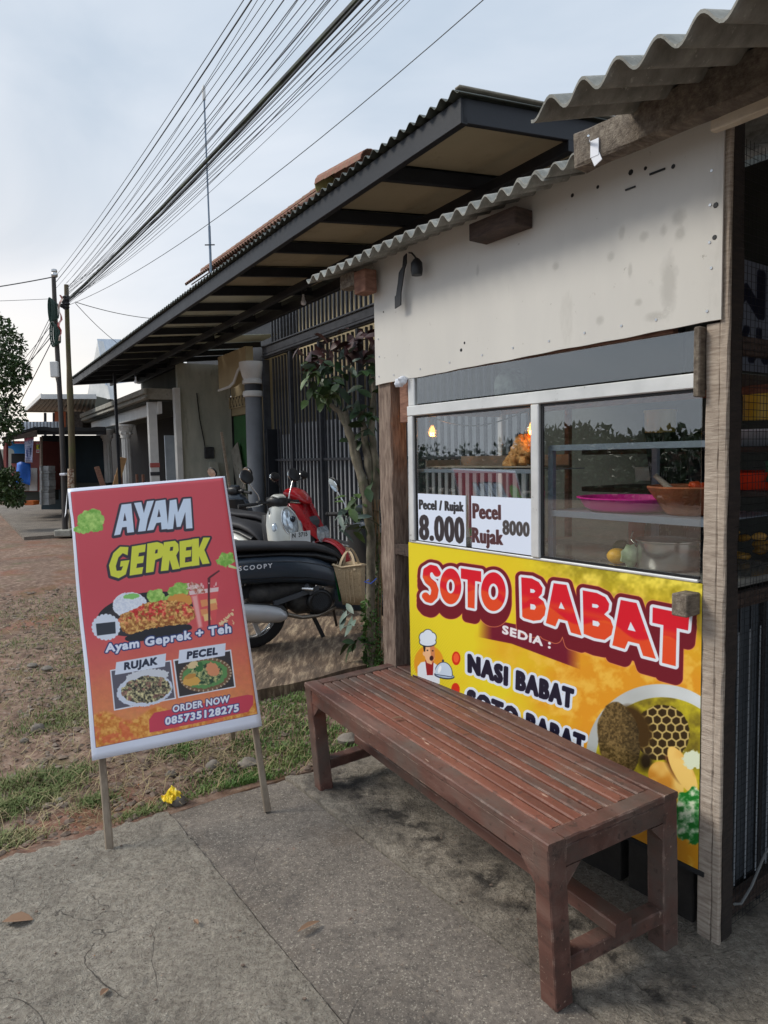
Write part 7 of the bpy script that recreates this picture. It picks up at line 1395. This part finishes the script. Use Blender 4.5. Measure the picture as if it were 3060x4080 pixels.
for x,y,su,sv,hh in [(1120,2880,.10,.14,1),(1200,2800,.10,.12,1),(1150,2980,.07,.10,1),(1260,2900,.10,.12,1),(1080,3050,.04,.12,.9),(1330,2960,.10,.12,.9),(1180,2720+60,.05,.2,.8),(900,3060,.05,.10,.7),(860,3120,.04,.12,.7),(1000,3110,.03,.10,.8),(720,2990,.05,.06,.7),(1010,2960,.06,.08,.7)]:
    a=gz(x,y); tuft.append((a[0],a[1],su,sv,hh))
scatter_blades(tuft,8000,.042,'green_grass',M['grass'],1,.0028)
t2=[]
for x,y,su,sv,hh in [(60,3130,.07,.09,1),(200,3160,.06,.08,1),(250,3090,.05,.08,1),(20,3220,.05,.08,1),(30,3330,.04,.06,.8),(270,2300,.5,.4,.9),(240,2160,.8,.4,.8),(300,2420,.4,.3,.8),(250,2620,.3,.25,.7),(100,2560,.25,.2,.7),(380,3190,.03,.05,.7),(560,3230,.03,.06,.6),(280,2860,.1,.1,.6),(150,2750,.2,.3,.6),(330,2700,.2,.15,.8),(100,2900,.2,.3,.5),(300,2480,.25,.12,.9),(350,2620,.22,.10,.9),(380,2780,.18,.10,.9),(230,2850,.12,.14,.8),(200,2400,.4,.3,.8),(60,2450,.4,.3,.7)]:
    a=gz(x,y); t2.append((a[0],a[1],su,sv,hh))
gm2=surf('dull_grass_blade',[(.25,hexc(74,92,44)),(.5,hexc(104,118,66)),(.75,hexc(164,152,116))],scale=3,rough=.8,bump=0)
scatter_blades(t2,13000,.045,'sparse_grass',gm2,2,.0026,1.1)
allc=[(3.6,.2,.55,.7),(4.6,-.3,.9,.8),(3.2,-.4,.3,.5),(5.8,0,1.2,1.),(3.2,1.2,.25,.5)]
scatter_blades(allc,6000,.05,'dry_straw_litter',M['straw'],3,.0022,2.6)
def scatter_stones(n,rmin,rmax,name,mat,seed,box,dens=1.3):
    r=np.random.RandomState(seed); ico=[(0,0,1),(.9,0,.3),(.28,.85,.3),(-.72,.52,.3),(-.72,-.52,.3),(.28,-.85,.3),(.72,.52,-.35),(-.28,.85,-.35),(-.9,0,-.35),(-.28,-.85,-.35),(.72,-.52,-.35)]
    ico=np.array(ico); F0=[(0,1,2),(0,2,3),(0,3,4),(0,4,5),(0,5,1),(1,6,2),(2,6,7),(2,7,3),(3,7,8),(3,8,4),(4,8,9),(4,9,5),(5,9,10),(5,10,1),(1,10,6)]
    V=[];Fc=[];k=0
    for _ in range(n):
        u=box[0]+(box[1]-box[0])*r.rand()**dens; v=r.uniform(box[2],box[3])
        if u<EDGE(v)+.02 or (u>3.80 and v>.27*u-.07): continue
        s_=rmin+(rmax-rmin)*r.rand()**3.5; a=r.uniform(0,6.3); c,sn=math.cos(a),math.sin(a); P=ico*(1+r.uniform(-.25,.25,(11,1)))*np.array([s_*r.uniform(.8,1.5),s_,s_*r.uniform(.35,.7)]); P=P@np.array([[c,sn,0],[-sn,c,0],[0,0,1]]); V.append(P+S.w(u,v,gnd(u,v)+s_*.1 if u<8.8 else -.02)); Fc+= [tuple(i+k for i in f) for f in F0]; k+=11
    mb=MB(); mb.add(np.concatenate(V),Fc); return tag(mb.build(name,mat,None,fixn=False),kind='stuff')
scatter_stones(26000,.003,.024,'gravel',M['gravel'],5,(2.82,9,-3.2,3.5))
scatter_stones(5000,.003,.012,'soil_crumbs',M['dirt'],6,(2.82,4.2,-1.5,2.6),1)
for k,(x,y,r_,lab) in enumerate(((690,3030+60,.035,'small grey stone lying in the red soil by the slab edge'),(1000,3040,.06,'dark rounded stone half buried in grass behind the sign'),(860,3050,.05,'mossy stone beside the red soil patch'),(720,3215-10,.045,'grey stone at the slab corner beside the yellow wrapper'),(130,2650,.045,'flat grey stone in the gravel at left'),(190,2660,.05,'larger grey stone in the gravel beside the flat one'),(100,2965,.03,'pale small stone on the bare soil at left'),(245,3195,.022,'pale square pebble beside the grass tuft'),(1400,2950,.07,'pale grey stone under the far end of the bench'),(155,2900,.05,'broken grey rubble piece on the dirt'))):
    a=gz(x,y); mb=MB(); mb.ball(S.w(a[0]+.03,a[1],gnd(a[0],a[1])+r_*.25),(r_*.8,r_*.62,r_*.55),12,noise=.18,ns=3); o=mb.build('rock',M['stone'],None,smooth=True); tag(o,lab,'rock','loose stones on the dirt')
# yellow wrapper
a=gz(705,3195); r_=random.Random(8); n=9; P=[]
for j in range(n):
    for i in range(n): P.append(S.w(a[0]+.02+(j/(n-1)-.5)*.075+r_.uniform(-.006,.006),a[1]-.01+(i/(n-1)-.5)*.08,.010+.045*math.exp(-((j-4)**2+(i-4)**2)/9.)*(1+.5*math.sin(i*2.3+j))+r_.uniform(-.008,.012)))
mb=MB(); mb.add(P,[(j*n+i,j*n+i+1,(j+1)*n+i+1,(j+1)*n+i) for j in range(n-1) for i in range(n-1)]); o=mb.build('yellow_wrapper',M['yellowfoil'],None,fixn=False); tag(o,'crumpled yellow plastic wrapper at the slab edge below the sign','wrapper')
o.modifiers.new('thickness','SOLIDIFY').thickness=.0008
def drop_leaf(x,y,l,w,ang,lab,z=.008,mat='dryleaf',name='dry_leaf'):
    a=S.onz(x,y,z); Pv,f=leafverts(l,w,.08,.5); c,s_=math.cos(ang),math.sin(ang); Pv=Pv@np.array([[c,s_,0],[-s_,c,0],[0,0,1]])+S.w(a[0],a[1],z+.006); o=MB().add(Pv,f).build(name,M[mat],None,fixn=False); tag(o,lab,'dry leaf','dry leaves on the ground'); o.modifiers.new('thickness','SOLIDIFY').thickness=.0006
drop_leaf(1185,3720,.085,.022,.75,'curled brown dry leaf on the smooth concrete left of the bench')
drop_leaf(10,3680,.09,.05,.2,'broken grey dry leaf at the left edge of the slab'); drop_leaf(400,3975,.03,.02,1.2,'tiny dark leaf fragment near the bottom left of the slab'); drop_leaf(790,3690,.035,.014,2.2,'small dark curled leaf piece in the middle of the rough slab')
drop_leaf(1560,2870,.05,.015,.4,'pale chip of dry leaf lying on the bench slats',BH+.0)
mb=MB(); rg=random.Random(21)
for k in range(420):
    u,v=rg.uniform(.2,2.75),rg.uniform(-1.1,1.85); s_=rg.uniform(.0015,.005); mb.ball(S.w(u,v,.008+.006*(v>1.41)),(s_*rg.uniform(.8,1.8),s_,s_*.6),5,rr=rg)
tag(mb.build('slab_grit',M['gravel'],None),kind='stuff')
for o in LP: bpy.data.objects.remove(o)
